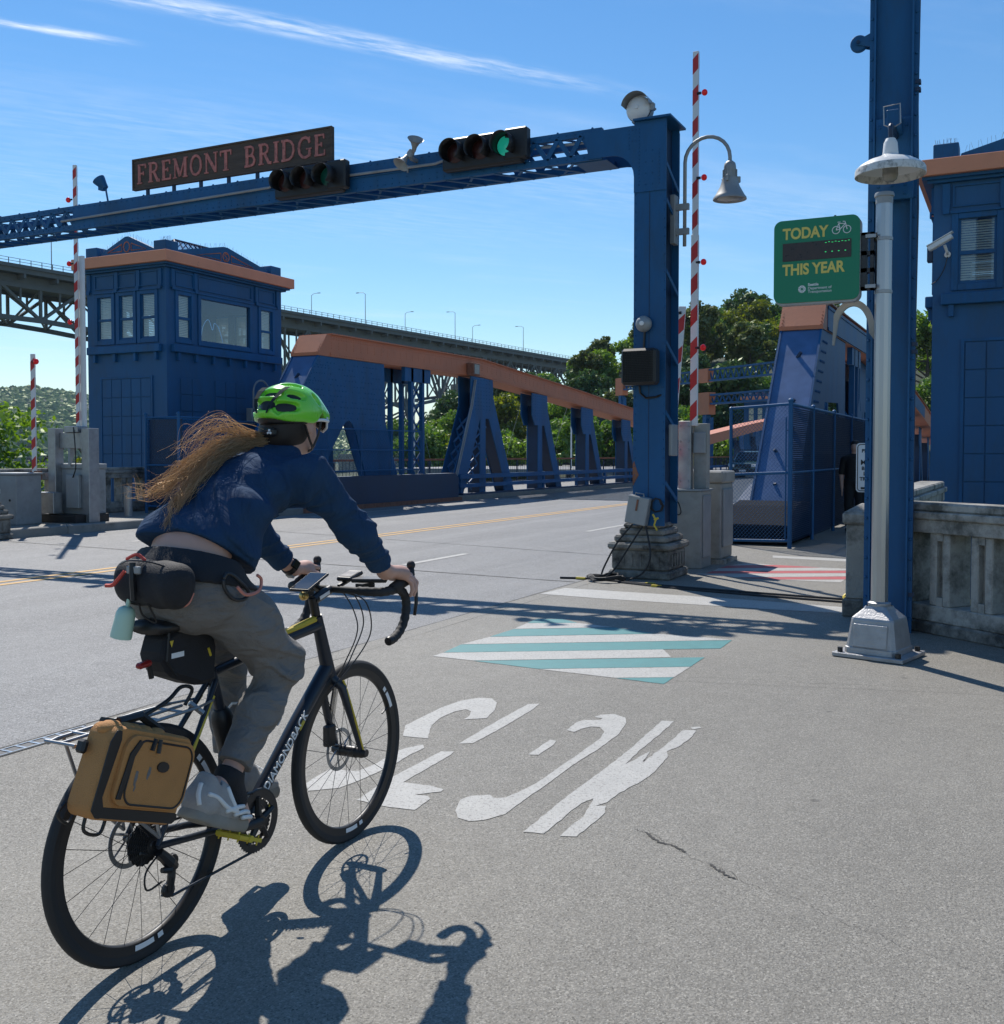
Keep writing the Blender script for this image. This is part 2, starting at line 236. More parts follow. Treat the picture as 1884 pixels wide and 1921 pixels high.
# ---------------------------------------------------------------- builders
WL = {}                       # world origin of each object
def wl(o): return WL[o.name]
def put(o, label, cat, group=None):
    o['label'] = label; o['category'] = cat
    if group: o['group'] = group
    return o
def thing(name, loc, label, cat, group=None):
    o = bpy.data.objects.new(name, None); C.objects.link(o); o.location = loc; o.empty_display_size = .1; WL[o.name] = Vector(loc)
    return put(o, label, cat, group)
class MB:
    def __init__(s): s.v = []; s.f = []
    def add(s, vs, fs):
        b = len(s.v); s.v += [tuple(v) for v in vs]; s.f += [tuple(b+i for i in f) for f in fs]; return s
    def box(s, x0, x1, y0, y1, z0, z1):
        return s.add([(x0,y0,z0),(x1,y0,z0),(x1,y1,z0),(x0,y1,z0),(x0,y0,z1),(x1,y0,z1),(x1,y1,z1),(x0,y1,z1)],
                     [(3,2,1,0),(4,5,6,7),(0,1,5,4),(1,2,6,5),(2,3,7,6),(3,0,4,7)])
    def obox(s, c, ax, ay, az, sx, sy, sz):
        c = Vector(c); ax = Vector(ax)*sx/2; ay = Vector(ay)*sy/2; az = Vector(az)*sz/2
        P = [c+ax*i+ay*j+az*k for k in (-1,1) for (i,j) in ((-1,-1),(1,-1),(1,1),(-1,1))]
        return s.add(P, [(3,2,1,0),(4,5,6,7),(0,1,5,4),(1,2,6,5),(2,3,7,6),(3,0,4,7)])
    def bar(s, p, q, w, h, up=(0,0,1)):
        p = Vector(p); q = Vector(q); d = (q-p); ln = d.length; d.normalize(); u = Vector(up)
        if abs(d.dot(u)) > .98: u = Vector((1,0,0))
        sx = d.cross(u).normalized(); uz = sx.cross(d)
        return s.obox((p+q)/2, sx, d, uz, w, ln, h)
    def tube(s, p, q, r0, r1=None, n=10, cap=True):
        return s.path([p, q], [r0, r0 if r1 is None else r1], n, cap)
    def path(s, pts, r, n=8, cap=True, closed=False):
        P = [Vector(p) for p in pts]; m = len(P)
        if isinstance(r, (int, float)): r = [r]*m
        b = len(s.v); prev = None
        for i, p in enumerate(P):
            if closed: t = P[(i+1) % m]-P[i-1]
            else: t = P[min(i+1, m-1)]-P[max(i-1, 0)]
            t.normalize()
            if prev is None:
                a = Vector((0,0,1)) if abs(t.z) < .9 else Vector((1,0,0)); u = t.cross(a).normalized()
            else:
                u = prev-t*prev.dot(t)
                u = u.normalized() if u.length > 1e-6 else t.orthogonal().normalized()
            prev = u; w = t.cross(u)
            for k in range(n):
                a = 2*math.pi*k/n; s.v.append(tuple(p+(u*math.cos(a)+w*math.sin(a))*r[i]))
        for i in range(m if closed else m-1):
            j = (i+1) % m
            for k in range(n):
                k2 = (k+1) % n; s.f.append((b+i*n+k, b+i*n+k2, b+j*n+k2, b+j*n+k))
        if cap and not closed:
            s.f.append(tuple(b+k for k in reversed(range(n)))); s.f.append(tuple(b+(m-1)*n+k for k in range(n)))
        return s
    def lathe(s, prof, c, axis=(0,0,1), n=24, arc=None):
        ax = Vector(axis).normalized(); u = ax.orthogonal().normalized(); w = ax.cross(u); c = Vector(c); b = len(s.v)
        for r, h in prof:
            for k in range(n):
                a = 2*math.pi*k/n; s.v.append(tuple(c+ax*h+(u*math.cos(a)+w*math.sin(a))*max(r, 1e-5)))
        for i in range(len(prof)-1):
            for k in range(n):
                k2 = (k+1) % n; s.f.append((b+i*n+k, b+i*n+k2, b+(i+1)*n+k2, b+(i+1)*n+k))
        return s
    def prism(s, poly, f0, f1):
        """poly: 2d points; f0, f1 map (a,b) -> 3d on the two faces"""
        n = len(poly); A = [f0(*p) for p in poly]; B = [f1(*p) for p in poly]
        return s.add(A+B, [tuple(reversed(range(n))), tuple(range(n, 2*n))]+[(i, (i+1) % n, n+(i+1) % n, n+i) for i in range(n)])
    def px(s, poly, x0, x1): return s.prism(poly, lambda a,b: (x0,a,b), lambda a,b: (x1,a,b))      # poly in (y,z)
    def py(s, poly, y0, y1): return s.prism(poly, lambda a,b: (a,y0,b), lambda a,b: (a,y1,b))      # poly in (x,z)
    def pz(s, poly, z0, z1): return s.prism(poly, lambda a,b: (a,b,z0), lambda a,b: (a,b,z1))
    def rivet(s, p, nrm, r=.012, h=.008):
        nn = Vector(nrm).normalized(); u = nn.orthogonal().normalized(); w = nn.cross(u); p = Vector(p)
        vs = [p+(u*math.cos(k*math.pi/3)+w*math.sin(k*math.pi/3))*r for k in range(6)]+[p+nn*h+(u*math.cos(k*math.pi/3)+w*math.sin(k*math.pi/3))*r*.6 for k in range(6)]
        return s.add(vs, [(k, (k+1) % 6, 6+(k+1) % 6, 6+k) for k in range(6)]+[(6,7,8,9,10,11)])
    def ball(s, c, r, n=12, m=8):
        if isinstance(r, (int,float)): r = (r,r,r)
        c = Vector(c); b = len(s.v)
        for i in range(m+1):
            t = math.pi*i/m
            for k in range(n):
                a = 2*math.pi*k/n; s.v.append((c.x+r[0]*math.sin(t)*math.cos(a), c.y+r[1]*math.sin(t)*math.sin(a), c.z+r[2]*math.cos(t)))
        for i in range(m):
            for k in range(n):
                k2 = (k+1) % n; s.f.append((b+i*n+k, b+(i+1)*n+k, b+(i+1)*n+k2, b+i*n+k2))
        return s
    def build(s, name, m, parent=None, smooth=False, bevel=0., loc=None, stuff=False, fix=True):
        org = wl(parent) if parent is not None else Vector(loc or (0,0,0))
        me = bpy.data.meshes.new(name); me.from_pydata([(a-org.x, b-org.y, c-org.z) for a,b,c in s.v], [], s.f)
        if fix:
            bm = bmesh.new(); bm.from_mesh(me)
            if bevel: bmesh.ops.bevel(bm, geom=[e for e in bm.edges], offset=bevel, segments=1, affect='EDGES', clamp_overlap=True)
            bmesh.ops.recalc_face_normals(bm, faces=bm.faces); bm.to_mesh(me); bm.free()
        me.materials.append(M[m] if isinstance(m, str) else m)
        if smooth:
            for p in me.polygons: p.use_smooth = True
            if smooth != 'all':
                me.set_sharp_from_angle(angle=R(40))
        o = bpy.data.objects.new(name, me); C.objects.link(o)
        if parent is not None: o.parent = parent
        else: o.location = org
        WL[o.name] = org
        if stuff: o['kind'] = 'stuff'
        return o
def struct(name, mb, m, **k):
    o = mb.build(name, m, **k); o['kind'] = 'structure'; return o
def copy_tree(o, dloc=(0,0,0), parent=None):
    c = o.copy(); C.objects.link(c); c.parent = parent
    if parent is None: c.location = o.location+Vector(dloc)
    WL[c.name] = WL[o.name]+Vector(dloc)
    for ch in o.children: copy_tree(ch, dloc, c)
    return c
def text_mesh(txt, size, m, parent, origin, ax, up, ext=.001, align='LEFT', name='lettering', xs=1., space=1., bold=0.):
    cu = bpy.data.curves.new('t', 'FONT'); cu.body = txt; cu.size = size; cu.extrude = ext; cu.align_x = align; cu.space_character = space; cu.offset = bold
    t = bpy.data.objects.new('t', cu); C.objects.link(t); dg = bpy.context.evaluated_depsgraph_get(); me = bpy.data.meshes.new_from_object(t.evaluated_get(dg)); bpy.data.objects.remove(t); bpy.data.curves.remove(cu)
    ax = Vector(ax).normalized(); up = Vector(up).normalized(); nn = ax.cross(up); org = wl(parent)
    mt = Matrix(((ax.x*xs, up.x, nn.x, origin[0]-org.x), (ax.y*xs, up.y, nn.y, origin[1]-org.y), (ax.z*xs, up.z, nn.z, origin[2]-org.z), (0,0,0,1)))
    me.transform(mt); me.materials.clear(); me.materials.append(M[m]); me.name = name
    o = bpy.data.objects.new(name, me); C.objects.link(o); o.parent = parent; WL[o.name] = org; return o
def lerp(a, b, t): return tuple(x+(y-x)*t for x, y in zip(a, b))
def bez(pts, n=12):
    """Catmull-Rom through points"""
    P = [Vector(p) for p in pts]; P = [P[0]*2-P[1]]+P+[P[-1]*2-P[-2]]; out = []
    for i in range(1, len(P)-2):
        for k in range(n):
            t = k/n; a, b, c, d = P[i-1:i+3]
            out.append(.5*((2*b)+(c-a)*t+(2*a-5*b+4*c-d)*t*t+(3*b-a-3*c+d)*t**3))
    out.append(P[-2]); return out
# ---------------------------------------------------------------- the setting
struct('water', MB().box(-2900, 2900, 14, 3200, -9.4, -9), 'water')
g = MB()
def gz(y): return -1.2
g.box(-60, 40, -300, 14, -9.3, -.35)
struct('ground', g, 'earth')
struct('road', MB().box(-15.55, -4.44, -30, 30.2, -.34, 0), 'road')
SW = [(-4.44,-30),(14,-30),(14,-2.6),(-1.05,9.55),(-1.05,62),(-4.44,62)]
struct('sidewalk', MB().pz(SW, -.34, .004), 'walk')
dk = struct('bridge_deck', MB().box(-15.55, -4.44, 30.2, 92, -.5, 0), 'grid')
b = MB()                                        # open steel grating bars on the lift span
for i in range(150): b.box(-15.5, -4.5, 30.4+i*.22, 30.43+i*.22, 0, .022)
b.build('grating', 'steel', dk, stuff=True)
struct('approach_road', MB().box(-60, 20, 92, 130, -.5, -.02), 'road')
lw = struct('pavement', MB().box(-21, -15.55, -30, 92, -.34, .15), 'walk')
kb = struct('kerb', MB().box(-15.54, -15.38, -30, 18.4, -.05, .11), 'kerb')
for i in range(14):
    MB().box(-15.56, -15.36, -12+i*2.3, -12+i*2.3+2.28, -.05, .155).build('kerb_stone', 'kerb', kb, bevel=.015)
# joint between road and sidewalk, and saw-cut / expansion joints
j = struct('joint', MB().box(-4.445, -4.437, -12, 16, -.1, -.02), 'tar')
def strip(x0, y0, x1, y1, w, z, name, m, parent=None):
    d = Vector((x1-x0, y1-y0, 0)).normalized(); n_ = Vector((-d.y, d.x, 0))*w/2
    A = Vector((x0,y0,z)); B = Vector((x1,y1,z))
    return MB().add([A-n_, B-n_, B+n_, A+n_], [(0,1,2,3)]).build(name, m, parent)
def wobbly(x0, y0, x1, y1, w, z, name, m, parent, n=40, amp=.012):
    P = []; d = Vector((x1-x0, y1-y0, 0)).normalized(); nn = Vector((-d.y, d.x, 0)); o = 0
    up = []; dn = []
    for i in range(n+1):
        o += random.uniform(-amp, amp); o *= .9; c = Vector(lerp((x0,y0,z), (x1,y1,z), i/n))+nn*o; ww = w*random.uniform(.5, 1.3)/2
        up.append(c+nn*ww); dn.append(c-nn*ww)
    mb = MB(); mb.add(dn+up, [(i, i+1, n+2+i, n+1+i) for i in range(n)]); return mb.build(name, m, parent)
wobbly(-4.44, -12, -4.44, 16, .010, .006, 'seam', 'tar', j, 160, .004)
wobbly(-4.27, 4.6, -4.27, 16, .004, .0055, 'seam', 'tar', j, 120, .004)
wobbly(-15.5, 11.75, -4.47, 10.82, .035, .003, 'seam', 'tar', j, 60, .006)
wobbly(-15.5, 16.2, -4.47, 13.72, .022, .003, 'seam', 'tar', j, 60, .008)
wobbly(-1.95, 6.35, 1, 7.1, .003, .006, 'seam', 'tar', j, 60, .006)
wobbly(-1.30, 3.76, -.83, 3.46, .0022, .006, 'crack', 'tar', j, 50, .010)
wobbly(-.83, 3.46, -.02, 3.12, .0011, .006, 'crack', 'tar', j, 60, .012)
wobbly(-1.9, 6.5, -.4, 6.9, .002, .006, 'crack', 'tar', j, 40, .015)
for (x0,y0,x1,y1,w) in ((-1.26,3.735,-1.06,3.62,.011),(-.95,3.545,-.84,3.46,.010)):
    wobbly(x0,y0,x1,y1,w,.0065,'crack','tar', j, 26, .009)
# painted markings
def paint(name, polys, m, label, cat, z=.0062, part='stripe', rough=0):
    pts = [p for pl in polys for p in pl]; c = (sum(p[0] for p in pts)/len(pts), sum(p[1] for p in pts)/len(pts), z)
    t = thing(name, c, label, cat)
    for i, pl in enumerate(polys):
        if rough:
            q = []
            for a, b_ in zip(pl, pl[1:]+pl[:1]):
                ln = math.dist(a, b_); k = max(1, int(ln/.035))
                for s in range(k):
                    f = s/k; e = rough if s else 0; q.append((a[0]+(b_[0]-a[0])*f+random.uniform(-e,e), a[1]+(b_[1]-a[1])*f+random.uniform(-e,e)))
            pl = q
        bm = bmesh.new(); vs = [bm.verts.new((x-c[0], y-c[1], 0)) for x, y in pl]; f = bm.faces.new(vs); bm.normal_update()
        if f.normal.z < 0: f.normal_flip()
        bmesh.ops.triangulate(bm, faces=[f]); me = bpy.data.meshes.new(part); bm.to_mesh(me); bm.free(); me.materials.append(M[m[i] if isinstance(m, list) else m])
        o = bpy.data.objects.new(part, me); C.objects.link(o); o.parent = t; WL[o.name] = Vector(c)
    return t
TEAL = [((-3.758,8.213),(-3.555,8.314),(-3.352,8.174),(-3.732,7.984)), ((-3.704,7.650),(-2.991,8.096),(-2.582,7.970),(-3.717,7.247)), ((-3.756,6.852),(-1.972,7.941),(-1.965,7.562),(-3.718,6.515)), ((-3.383,6.344),(-1.977,7.185),(-1.975,6.820),(-2.865,6.299)), ((-2.303,6.258),(-1.975,6.445),(-1.975,6.230))]
TWHITE = [((-3.732,7.971),(-3.348,8.175),(-2.999,8.106),(-3.704,7.663)), ((-3.715,7.236),(-2.575,7.961),(-2.120,7.972),(-1.974,7.952),(-3.756,6.863)), ((-3.717,6.505),(-2.331,7.338),(-2.188,7.080),(-3.390,6.350),(-3.720,6.366)), ((-2.857,6.294),(-1.975,6.811),(-1.974,6.453),(-2.308,6.264))]
RED_ = [((-3.354,13.255),(-2.816,13.623),(-2.243,13.571),(-3.381,12.927)), ((-3.364,12.542),(-1.818,13.385),(-1.781,13.115),(-3.373,12.270)), ((-2.926,12.034),(-1.762,12.730),(-1.778,12.396),(-2.473,12.050),(-2.761,12.035))]
RWHITE = [((-3.203,13.657),(-2.824,13.640),(-3.351,13.276)), ((-3.380,12.908),(-2.240,13.553),(-1.842,13.560),(-1.820,13.402),(-3.363,12.561)), ((-3.509,12.167),(-1.779,13.099),(-1.761,12.968),(-1.761,12.747),(-2.930,12.049)), ((-2.467,12.037),(-1.779,12.380),(-1.783,12.098),(-1.961,12.071))]
S1 = [((-2.794,4.479),(-2.893,4.662),(-2.904,4.851),(-2.916,5.082),(-2.899,5.274),(-2.836,5.391),(-2.759,5.409),(-2.689,5.333),(-2.620,5.169),(-2.578,4.990),(-2.675,4.908),(-2.689,5.004),(-2.723,5.081),(-2.771,5.112),(-2.805,5.034),(-2.806,4.888),(-2.769,4.724),(-2.657,4.498))]
S2 = [((-2.665,4.305),(-2.622,4.391),(-2.587,4.343),(-2.590,4.216),(-2.575,4.066),(-2.575,3.906),(-2.584,3.768),(-2.601,3.651),(-2.697,3.561),(-2.766,3.641),(-2.781,3.707),(-2.800,3.893),(-2.729,3.868),(-2.665,3.888),(-2.654,4.027),(-2.678,4.208))]
L1 = [((-2.472,4.484),(-2.484,4.709),(-2.495,4.823),(-2.512,5.377),(-2.456,5.417),(-2.434,5.273),(-2.412,4.770),(-2.413,4.523))]
L2 = [((-2.445,3.557),(-2.472,3.787),(-2.479,3.934),(-2.484,4.327),(-2.427,4.355),(-2.413,4.295),(-2.397,3.843),(-2.261,3.856),(-2.190,3.838),(-2.185,3.806),(-2.264,3.722),(-2.206,3.733),(-2.179,3.707),(-2.166,3.561),(-2.279,3.543))]
O1 = [((-2.085,4.468),(-2.096,4.753),(-2.060,4.746),(-2.045,4.683),(-2.038,4.482))]
O2 = [((-2.091,4.956),(-2.107,5.108),(-2.091,5.188),(-2.011,5.228),(-2.012,5.266),(-2.062,5.270),(-2.052,5.333),(-1.987,5.383),(-1.908,5.336),(-1.863,5.230),(-1.824,5.012),(-1.818,4.726),(-1.830,4.396),(-1.823,4.110),(-1.823,3.867),(-1.818,3.679),(-1.863,3.582),(-1.907,3.545),(-1.968,3.559),(-2.016,3.627),(-2.061,3.749),(-2.050,3.811),(-1.981,3.862),(-1.944,3.834),(-1.907,3.859),(-1.889,3.936),(-1.870,4.087),(-1.872,4.355),(-1.875,4.652),(-1.879,4.885),(-1.904,5.013),(-1.958,5.090),(-2.006,5.077),(-2.033,5.011),(-2.043,4.938))]
W1 = [((-1.671,3.534),(-1.677,3.780),(-1.681,4.039),(-1.677,4.452),(-1.682,4.794),(-1.708,5.362),(-1.647,5.381),(-1.637,5.261),(-1.631,4.820),(-1.616,4.523),(-1.580,4.777),(-1.552,4.555),(-1.547,4.861),(-1.549,5.226),(-1.491,5.255),(-1.473,5.137),(-1.481,4.917),(-1.508,4.813),(-1.479,4.739),(-1.459,4.481),(-1.471,4.286),(-1.501,4.129),(-1.504,3.994),(-1.532,3.931),(-1.493,3.951),(-1.467,3.869),(-1.469,3.720),(-1.470,3.580),(-1.528,3.556),(-1.533,3.659),(-1.528,3.793),(-1.572,4.009),(-1.595,3.932),(-1.595,3.760),(-1.594,3.551))]
W2 = [((-1.532,5.298),(-1.491,5.334),(-1.477,5.309),(-1.509,5.262))]
STOP = [((-4.404,9.717),(-4.357,10.263),(-2.646,10.240),(-1.408,10.132),(-1.356,9.759),(-2.078,9.687),(-3.703,9.670))]
THIN = [((-3.122,14.867),(-2.033,14.826),(-1.983,14.460),(-3.057,14.561))]
l_ = lambda x: [list(p) for p in x]
paint('striped_marking', l_(TEAL)+l_(TWHITE), ['tealp']*len(TEAL)+['whitep']*len(TWHITE), 'teal and white diagonal striped block painted on the pavement before the gate', 'road marking', rough=.0025)
paint('striped_marking', l_(RED_)+l_(RWHITE), ['redp']*len(RED_)+['whitep']*len(RWHITE), 'red and white diagonal striped block painted beyond the stop bar', 'road marking', rough=.002)
paint('painted_letter', l_(S1)+l_(S2), 'whitep', 'worn white painted letter S behind the front wheel', 'road marking', part='stroke', rough=.0022)
paint('painted_letter', l_(L1)+l_(L2), 'whitep', 'worn white painted letter L with a broken stem', 'road marking', part='stroke', rough=.0022)
paint('painted_letter', l_(O1)+l_(O2), 'whitep', 'worn white painted letter O missing its left side', 'road marking', part='stroke', rough=.0022)
paint('painted_letter', l_(W1)+l_(W2), 'whitep', 'cracked white painted letter W, rightmost of the word', 'road marking', part='stroke', rough=.0035)
paint('stop_bar', l_(STOP), 'whitep', 'long white bar painted across the pavement before the gantry pedestal', 'road marking', part='bar', rough=.002)
paint('painted_line', l_(THIN), 'whitep', 'thin white line across the path before the blue fence', 'road marking', part='bar')
dl = thing('centre_line', (-10.15, 9, .004), 'double yellow centre line running down the road', 'road marking')
for x in (-10.27, -10.03):
    for i in range(14): MB().add([(x-.05,-12+i*3,.004),(x+.05,-12+i*3,.004),(x+.05,-9.02+i*3,.004),(x-.05,-9.02+i*3,.004)], [(0,1,2,3)]).build('stripe', 'yelp', dl)
for nm, ys, x, lb in (('lane_line', ((11.5,13.2),), -7.15, 'short white lane dash left of the gantry pedestal, nearer one'), ('lane_line', ((18.,21.2),), -7.2, 'white lane dash meeting the blue gantry post, farther one'), ('lane_line', ((12.6,15.5),), -13.1, 'faint white lane dash on the far lanes behind the rider')):
    for a, b_ in ys:
        t = put(MB().add([(x-.055,a,.004),(x+.055,a,.004),(x+.055,b_,.004),(x-.055,b_,.004)], [(0,1,2,3)]).build(nm, 'whitep'), lb, 'road marking')
put(MB().add([(-14.6,17,.004),(-14.5,17,.004),(-14.5,30,.004),(-14.6,30,.004)], [(0,1,2,3)]).build('edge_line', 'whitep'), 'long white edge line along the far kerb', 'road marking')
# slot drain along the joint
dr = thing('slot_drain', (-4.30, 3.2, 0), 'steel slotted drain strip along the road edge behind the bag', 'drain')
MB().box(-4.40, -4.392, 1.2, 3.9, .005, .012).box(-4.318, -4.31, 1.2, 3.9, .0055, .0125).build('rail', 'chrome', dr)
MB().box(-4.391, -4.319, 1.2, 3.9, .0062, .0085).build('slot', 'black', dr)
for i in range(34): MB().box(-4.391, -4.319, 1.22+i*.08, 1.235+i*.08, .009, .0115).build('bar', 'chrome', dr)
# terrain
def sm(t): t = min(1, max(0, t)); return t*t*(3-2*t)
sm_ = sm
def hz(x, y): return -8.5+4*sm((y-100)/30)+27*sm((y-112)/115)*sm((x+118)/66)+1.5*math.sin(x*.05)*math.cos(y*.04)
g = MB(); nx, ny = 60, 40
for j_ in range(ny+1):
    for i in range(nx+1):
        x = -330+i*11; y = 100+j_*9; g.v.append((x, y, hz(x, y)))
for j_ in range(ny):
    for i in range(nx): a = j_*(nx+1)+i; g.f.append((a, a+1, a+nx+2, a+nx+1))
struct('hill', g, 'earth', smooth='all')
g = MB(); 
for k in range(41):
    a = R(-75+k*1.6); top = (108+16*math.sin(k*.5)+8*math.sin(k*1.3+1))*(1-.62*sm_((k-20)/6))
    for rr, zz in ((1500,-9),(1700,top*.35),(2000,top*.75),(2300,top),(2700,top*.8)):
        g.v.append((rr*math.sin(a), rr*math.cos(a), zz))
for k in range(40):
    for i in range(4): q = k*5+i; g.f.append((q, q+5, q+6, q+1))
def farz(a, rr):
    k = (math.degrees(a)+75)/1.6; top = (108+16*math.sin(k*.5)+8*math.sin(k*1.3+1))*(1-.62*sm_((k-20)/6)); t = (rr-1500)/800; return -9+(top+9)*max(0,min(1,t))**.7
struct('far_hill', g, 'earth', smooth='all')
g = MB(); ico = [(0,0,1)]+[(.89*math.cos(k*1.2566),.89*math.sin(k*1.2566),.45) for k in range(5)]+[(.95*math.cos(k*1.2566+.6),.95*math.sin(k*1.2566+.6),-.4) for k in range(5)]
icf = [(0,1+k,1+(k+1)%5) for k in range(5)]+[(1+k,6+k,1+(k+1)%5) for k in range(5)]+[(6+k,6+(k+1)%5,1+(k+1)%5) for k in range(5)]
for k in range(17000):
    a = R(random.uniform(-62,-10)); rr = random.uniform(1500,2330); s = random.uniform(3.5,8); z = farz(a, rr)
    ph = random.uniform(0,6); c, sn = math.cos(ph), math.sin(ph)
    j3 = [random.uniform(.75,1.25) for _ in ico]
    g.add([(rr*math.sin(a)+s*q*(x*c-y*sn), rr*math.cos(a)+s*q*(x*sn+y*c), z+s*.3+s*1.1*q*w) for (x,y,w),q in zip(ico,j3)], icf)
o = put(g.build('distant_wood', 'leafA', stuff=True, fix=False), 'distant wooded hillside seen left of the control tower', 'wood')
# ---------------------------------------------------------------- control towers
def tower(sx, x0, y0, wid, ln, label):
    """x0: road-side wall, sx: direction away from the road (+-1), y0: near wall"""
    T = thing('control_tower', (x0+sx*wid/2, y0+ln/2, -3), label, 'tower')
    X = lambda u: x0+sx*u
    def bx(mb, u0, u1, y_0, y_1, z0, z1):
        a, b_ = sorted((X(u0), X(u1))); return mb.box(a, b_, y_0, y_1, z0, z1)
    # walls as frames round the window openings
    wz0, wz1 = 4.28, 5.46
    fw = [(.33,.88),(1.06,1.60),(1.80,2.36)] if wid < 3 else [(.36,1.02),(1.25,1.91),(2.14,2.80),(3.0,3.6)]
    sw = [(.36,.88),(1.16,3.12),(3.52,4.08)]
    th = .16
    mb = MB()
    bx(mb, 0, wid, y0, y0+ln, -4, wz0); bx(mb, 0, wid, y0, y0+ln, wz1, 6.05)
    def piers(op, tot): e = [0]+[v for p in op for v in p]+[tot]; return list(zip(e[::2], e[1::2]))
    for a, b_ in piers(fw, wid): bx(mb, a, b_, y0, y0+th, wz0, wz1); bx(mb, a, b_, y0+ln-th, y0+ln, wz0, wz1)
    for a, b_ in piers(sw, ln): bx(mb, 0, th, y0+max(a,th), y0+min(b_,ln-th), wz0, wz1); bx(mb, wid-th, wid, y0+max(a,th), y0+min(b_,ln-th), wz0, wz1)
    mb.build('wall', 'blue2', T)
    def window(place, a, b_, big=False):
        """place(u, out, z) maps along-wall, outward, up"""
        w = MB()
        def bb(m_, u0, u1, o0, o1, z0, z1):
            P = [place(u,o,z) for z in (z0,z1) for (u,o) in ((u0,o0),(u1,o0),(u1,o1),(u0,o1))]
            m_.add(P, [(3,2,1,0),(4,5,6,7),(0,1,5,4),(1,2,6,5),(2,3,7,6),(3,0,4,7)]); return m_
        f = MB()
        for u0,u1,z0,z1 in ((a-.07,a+.035,wz0-.06,wz1+.06),(b_-.035,b_+.07,wz0-.06,wz1+.06),(a+.035,b_-.035,wz1-.035,wz1+.06),(a+.035,b_-.035,wz0-.06,wz0+.05)): bb(f,u0,u1,-.06,.035,z0,z1)
        fo = f.build('window', 'blue', T, bevel=.006)
        mid = (wz0+wz1)/2-.02
        s = MB()
        if not big:
            bb(s, a+.035, b_-.035, -.05, .0, mid-.03, mid+.03)
            for u0,u1 in ((a+.035,a+.075),(b_-.075,b_-.035)): bb(s, u0, u1, -.045, -.01, wz0+.05, mid-.03); bb(s, u0, u1, -.05, -.02, mid+.03, wz1-.035)
            bb(s, a+.075, b_-.075, -.045, -.01, wz0+.05, wz0+.1)
        else: bb(s, a+.035, b_-.035, -.05, -.01, wz0+.05, wz0+.08)
        s.build('sash', 'blue', fo)
        gz_ = MB(); gz_.add([place(u,-.03,z) for u,z in ((a+.03,wz0+.04),(b_-.03,wz0+.04),(b_-.03,wz1-.03),(a+.03,wz1-.03))], [(0,1,2,3)]); gz_.build('pane', 'glass', fo)
        if not big:
            for i in range(26):
                z = wz1-.06-i*.042
                bl = MB(); P = [place(u,o,zz) for (u,o,zz) in ((a+.05,-.10,z),(b_-.05,-.10,z),(b_-.05,-.078,z-.034),(a+.05,-.078,z-.034))]; bl.add(P, [(0,1,2,3)]); bl.build('blind_slat', 'blind', fo)
        # hood and sill
        bb(MB(), a-.09, b_+.09, 0, .06, wz1+.06, wz1+.10).build('lintel', 'blue', fo)
    for a, b_ in fw:
        window(lambda u,o,z: (X(u), y0-o, z), a, b_)
        window(lambda u,o,z: (X(u), y0+ln+o, z), a, b_)
    for i, (a, b_) in enumerate(sw):
        window(lambda u,o,z: (X(-o), y0+u, z), a, b_, big=(i == 1))
        window(lambda u,o,z: (X(wid+o), y0+u, z), a, b_, big=(i == 1))
    # sills with brackets
    bx(MB(), .14, wid-.08, y0-.13, y0, 3.98, 4.17).build('sill', 'blue', T, bevel=.012)
    bx(MB(), -.13, 0, y0+.14, y0+ln-.1, 3.98, 4.17).build('sill', 'blue', T, bevel=.012)
    for u in [.3+k*(wid-.6)/3 for k in range(4)]: bx(MB(), u-.04, u+.04, y0-.09, y0-.002, 3.78, 3.975).build('bracket', 'blue', T)
    for v in [.35+k*(ln-.7)/6 for k in range(7)]: bx(MB(), -.09, -.002, y0+v-.04, y0+v+.04, 3.78, 3.975).build('bracket', 'blue', T)
    # frieze: raised panels and pilaster blocks
    for a, b_ in fw:
        m_ = MB()
        for u0,u1,z0,z1 in ((a-.06,b_+.06,5.97,6.0),(a-.06,b_+.06,5.63,5.66),(a-.06,a-.03,5.66,5.97),(b_+.03,b_+.06,5.66,5.97)): bx(m_, u0, u1, y0-.03, y0-.001, z0, z1)
        m_.build('frieze_panel', 'blue', T)
    for a, b_ in sw:
        m_ = MB()
        for u0,u1,z0,z1 in ((a-.06,b_+.06,5.97,6.0),(a-.06,b_+.06,5.63,5.66),(a-.06,a-.03,5.66,5.97),(b_+.03,b_+.06,5.66,5.97)): bx(m_, -.03, -.001, y0+u0, y0+u1, z0, z1)
        m_.build('frieze_panel', 'blue', T)
    for u in [p[0]-.16 for p in fw]+[wid-.09]:
        m_ = MB(); bx(m_, u-.06, u+.06, y0-.05, y0-.001, 5.58, 6.03); bx(m_, u-.05, u+.05, y0-.075, y0-.05, 5.52, 5.62); m_.build('bracket', 'blue', T)
    for v in [p[0]-.16 for p in sw]+[ln-.2]:
        m_ = MB(); bx(m_, -.05, -.001, y0+v-.06, y0+v+.06, 5.58, 6.03); bx(m_, -.075, -.05, y0+v-.05, y0+v+.05, 5.52, 5.62); m_.build('bracket', 'blue', T)
    # stepped cornice, salmon fascia, parapet and pediments
    m_ = MB(); bx(m_, -.10, wid+.10, y0-.10, y0+ln+.10, 6.05, 6.10); bx(m_, -.18, wid+.18, y0-.18, y0+ln+.18, 6.10, 6.15); m_.build('moulding', 'blue', T)
    e = .27; bx(MB(), -e, wid+e, y0-e, y0+ln+e, 6.15, 6.42).build('cornice', 'corn', T, bevel=.008)
    pz = 6.42
    for u in (-.02, wid-.38): 
        for yy in (y0+.02, y0+ln-.42): bx(MB(), u, u+.40, yy-.04, yy+.40, pz, pz+.30).build('corner_block', 'blue', T, bevel=.01)
    hw = wid/2
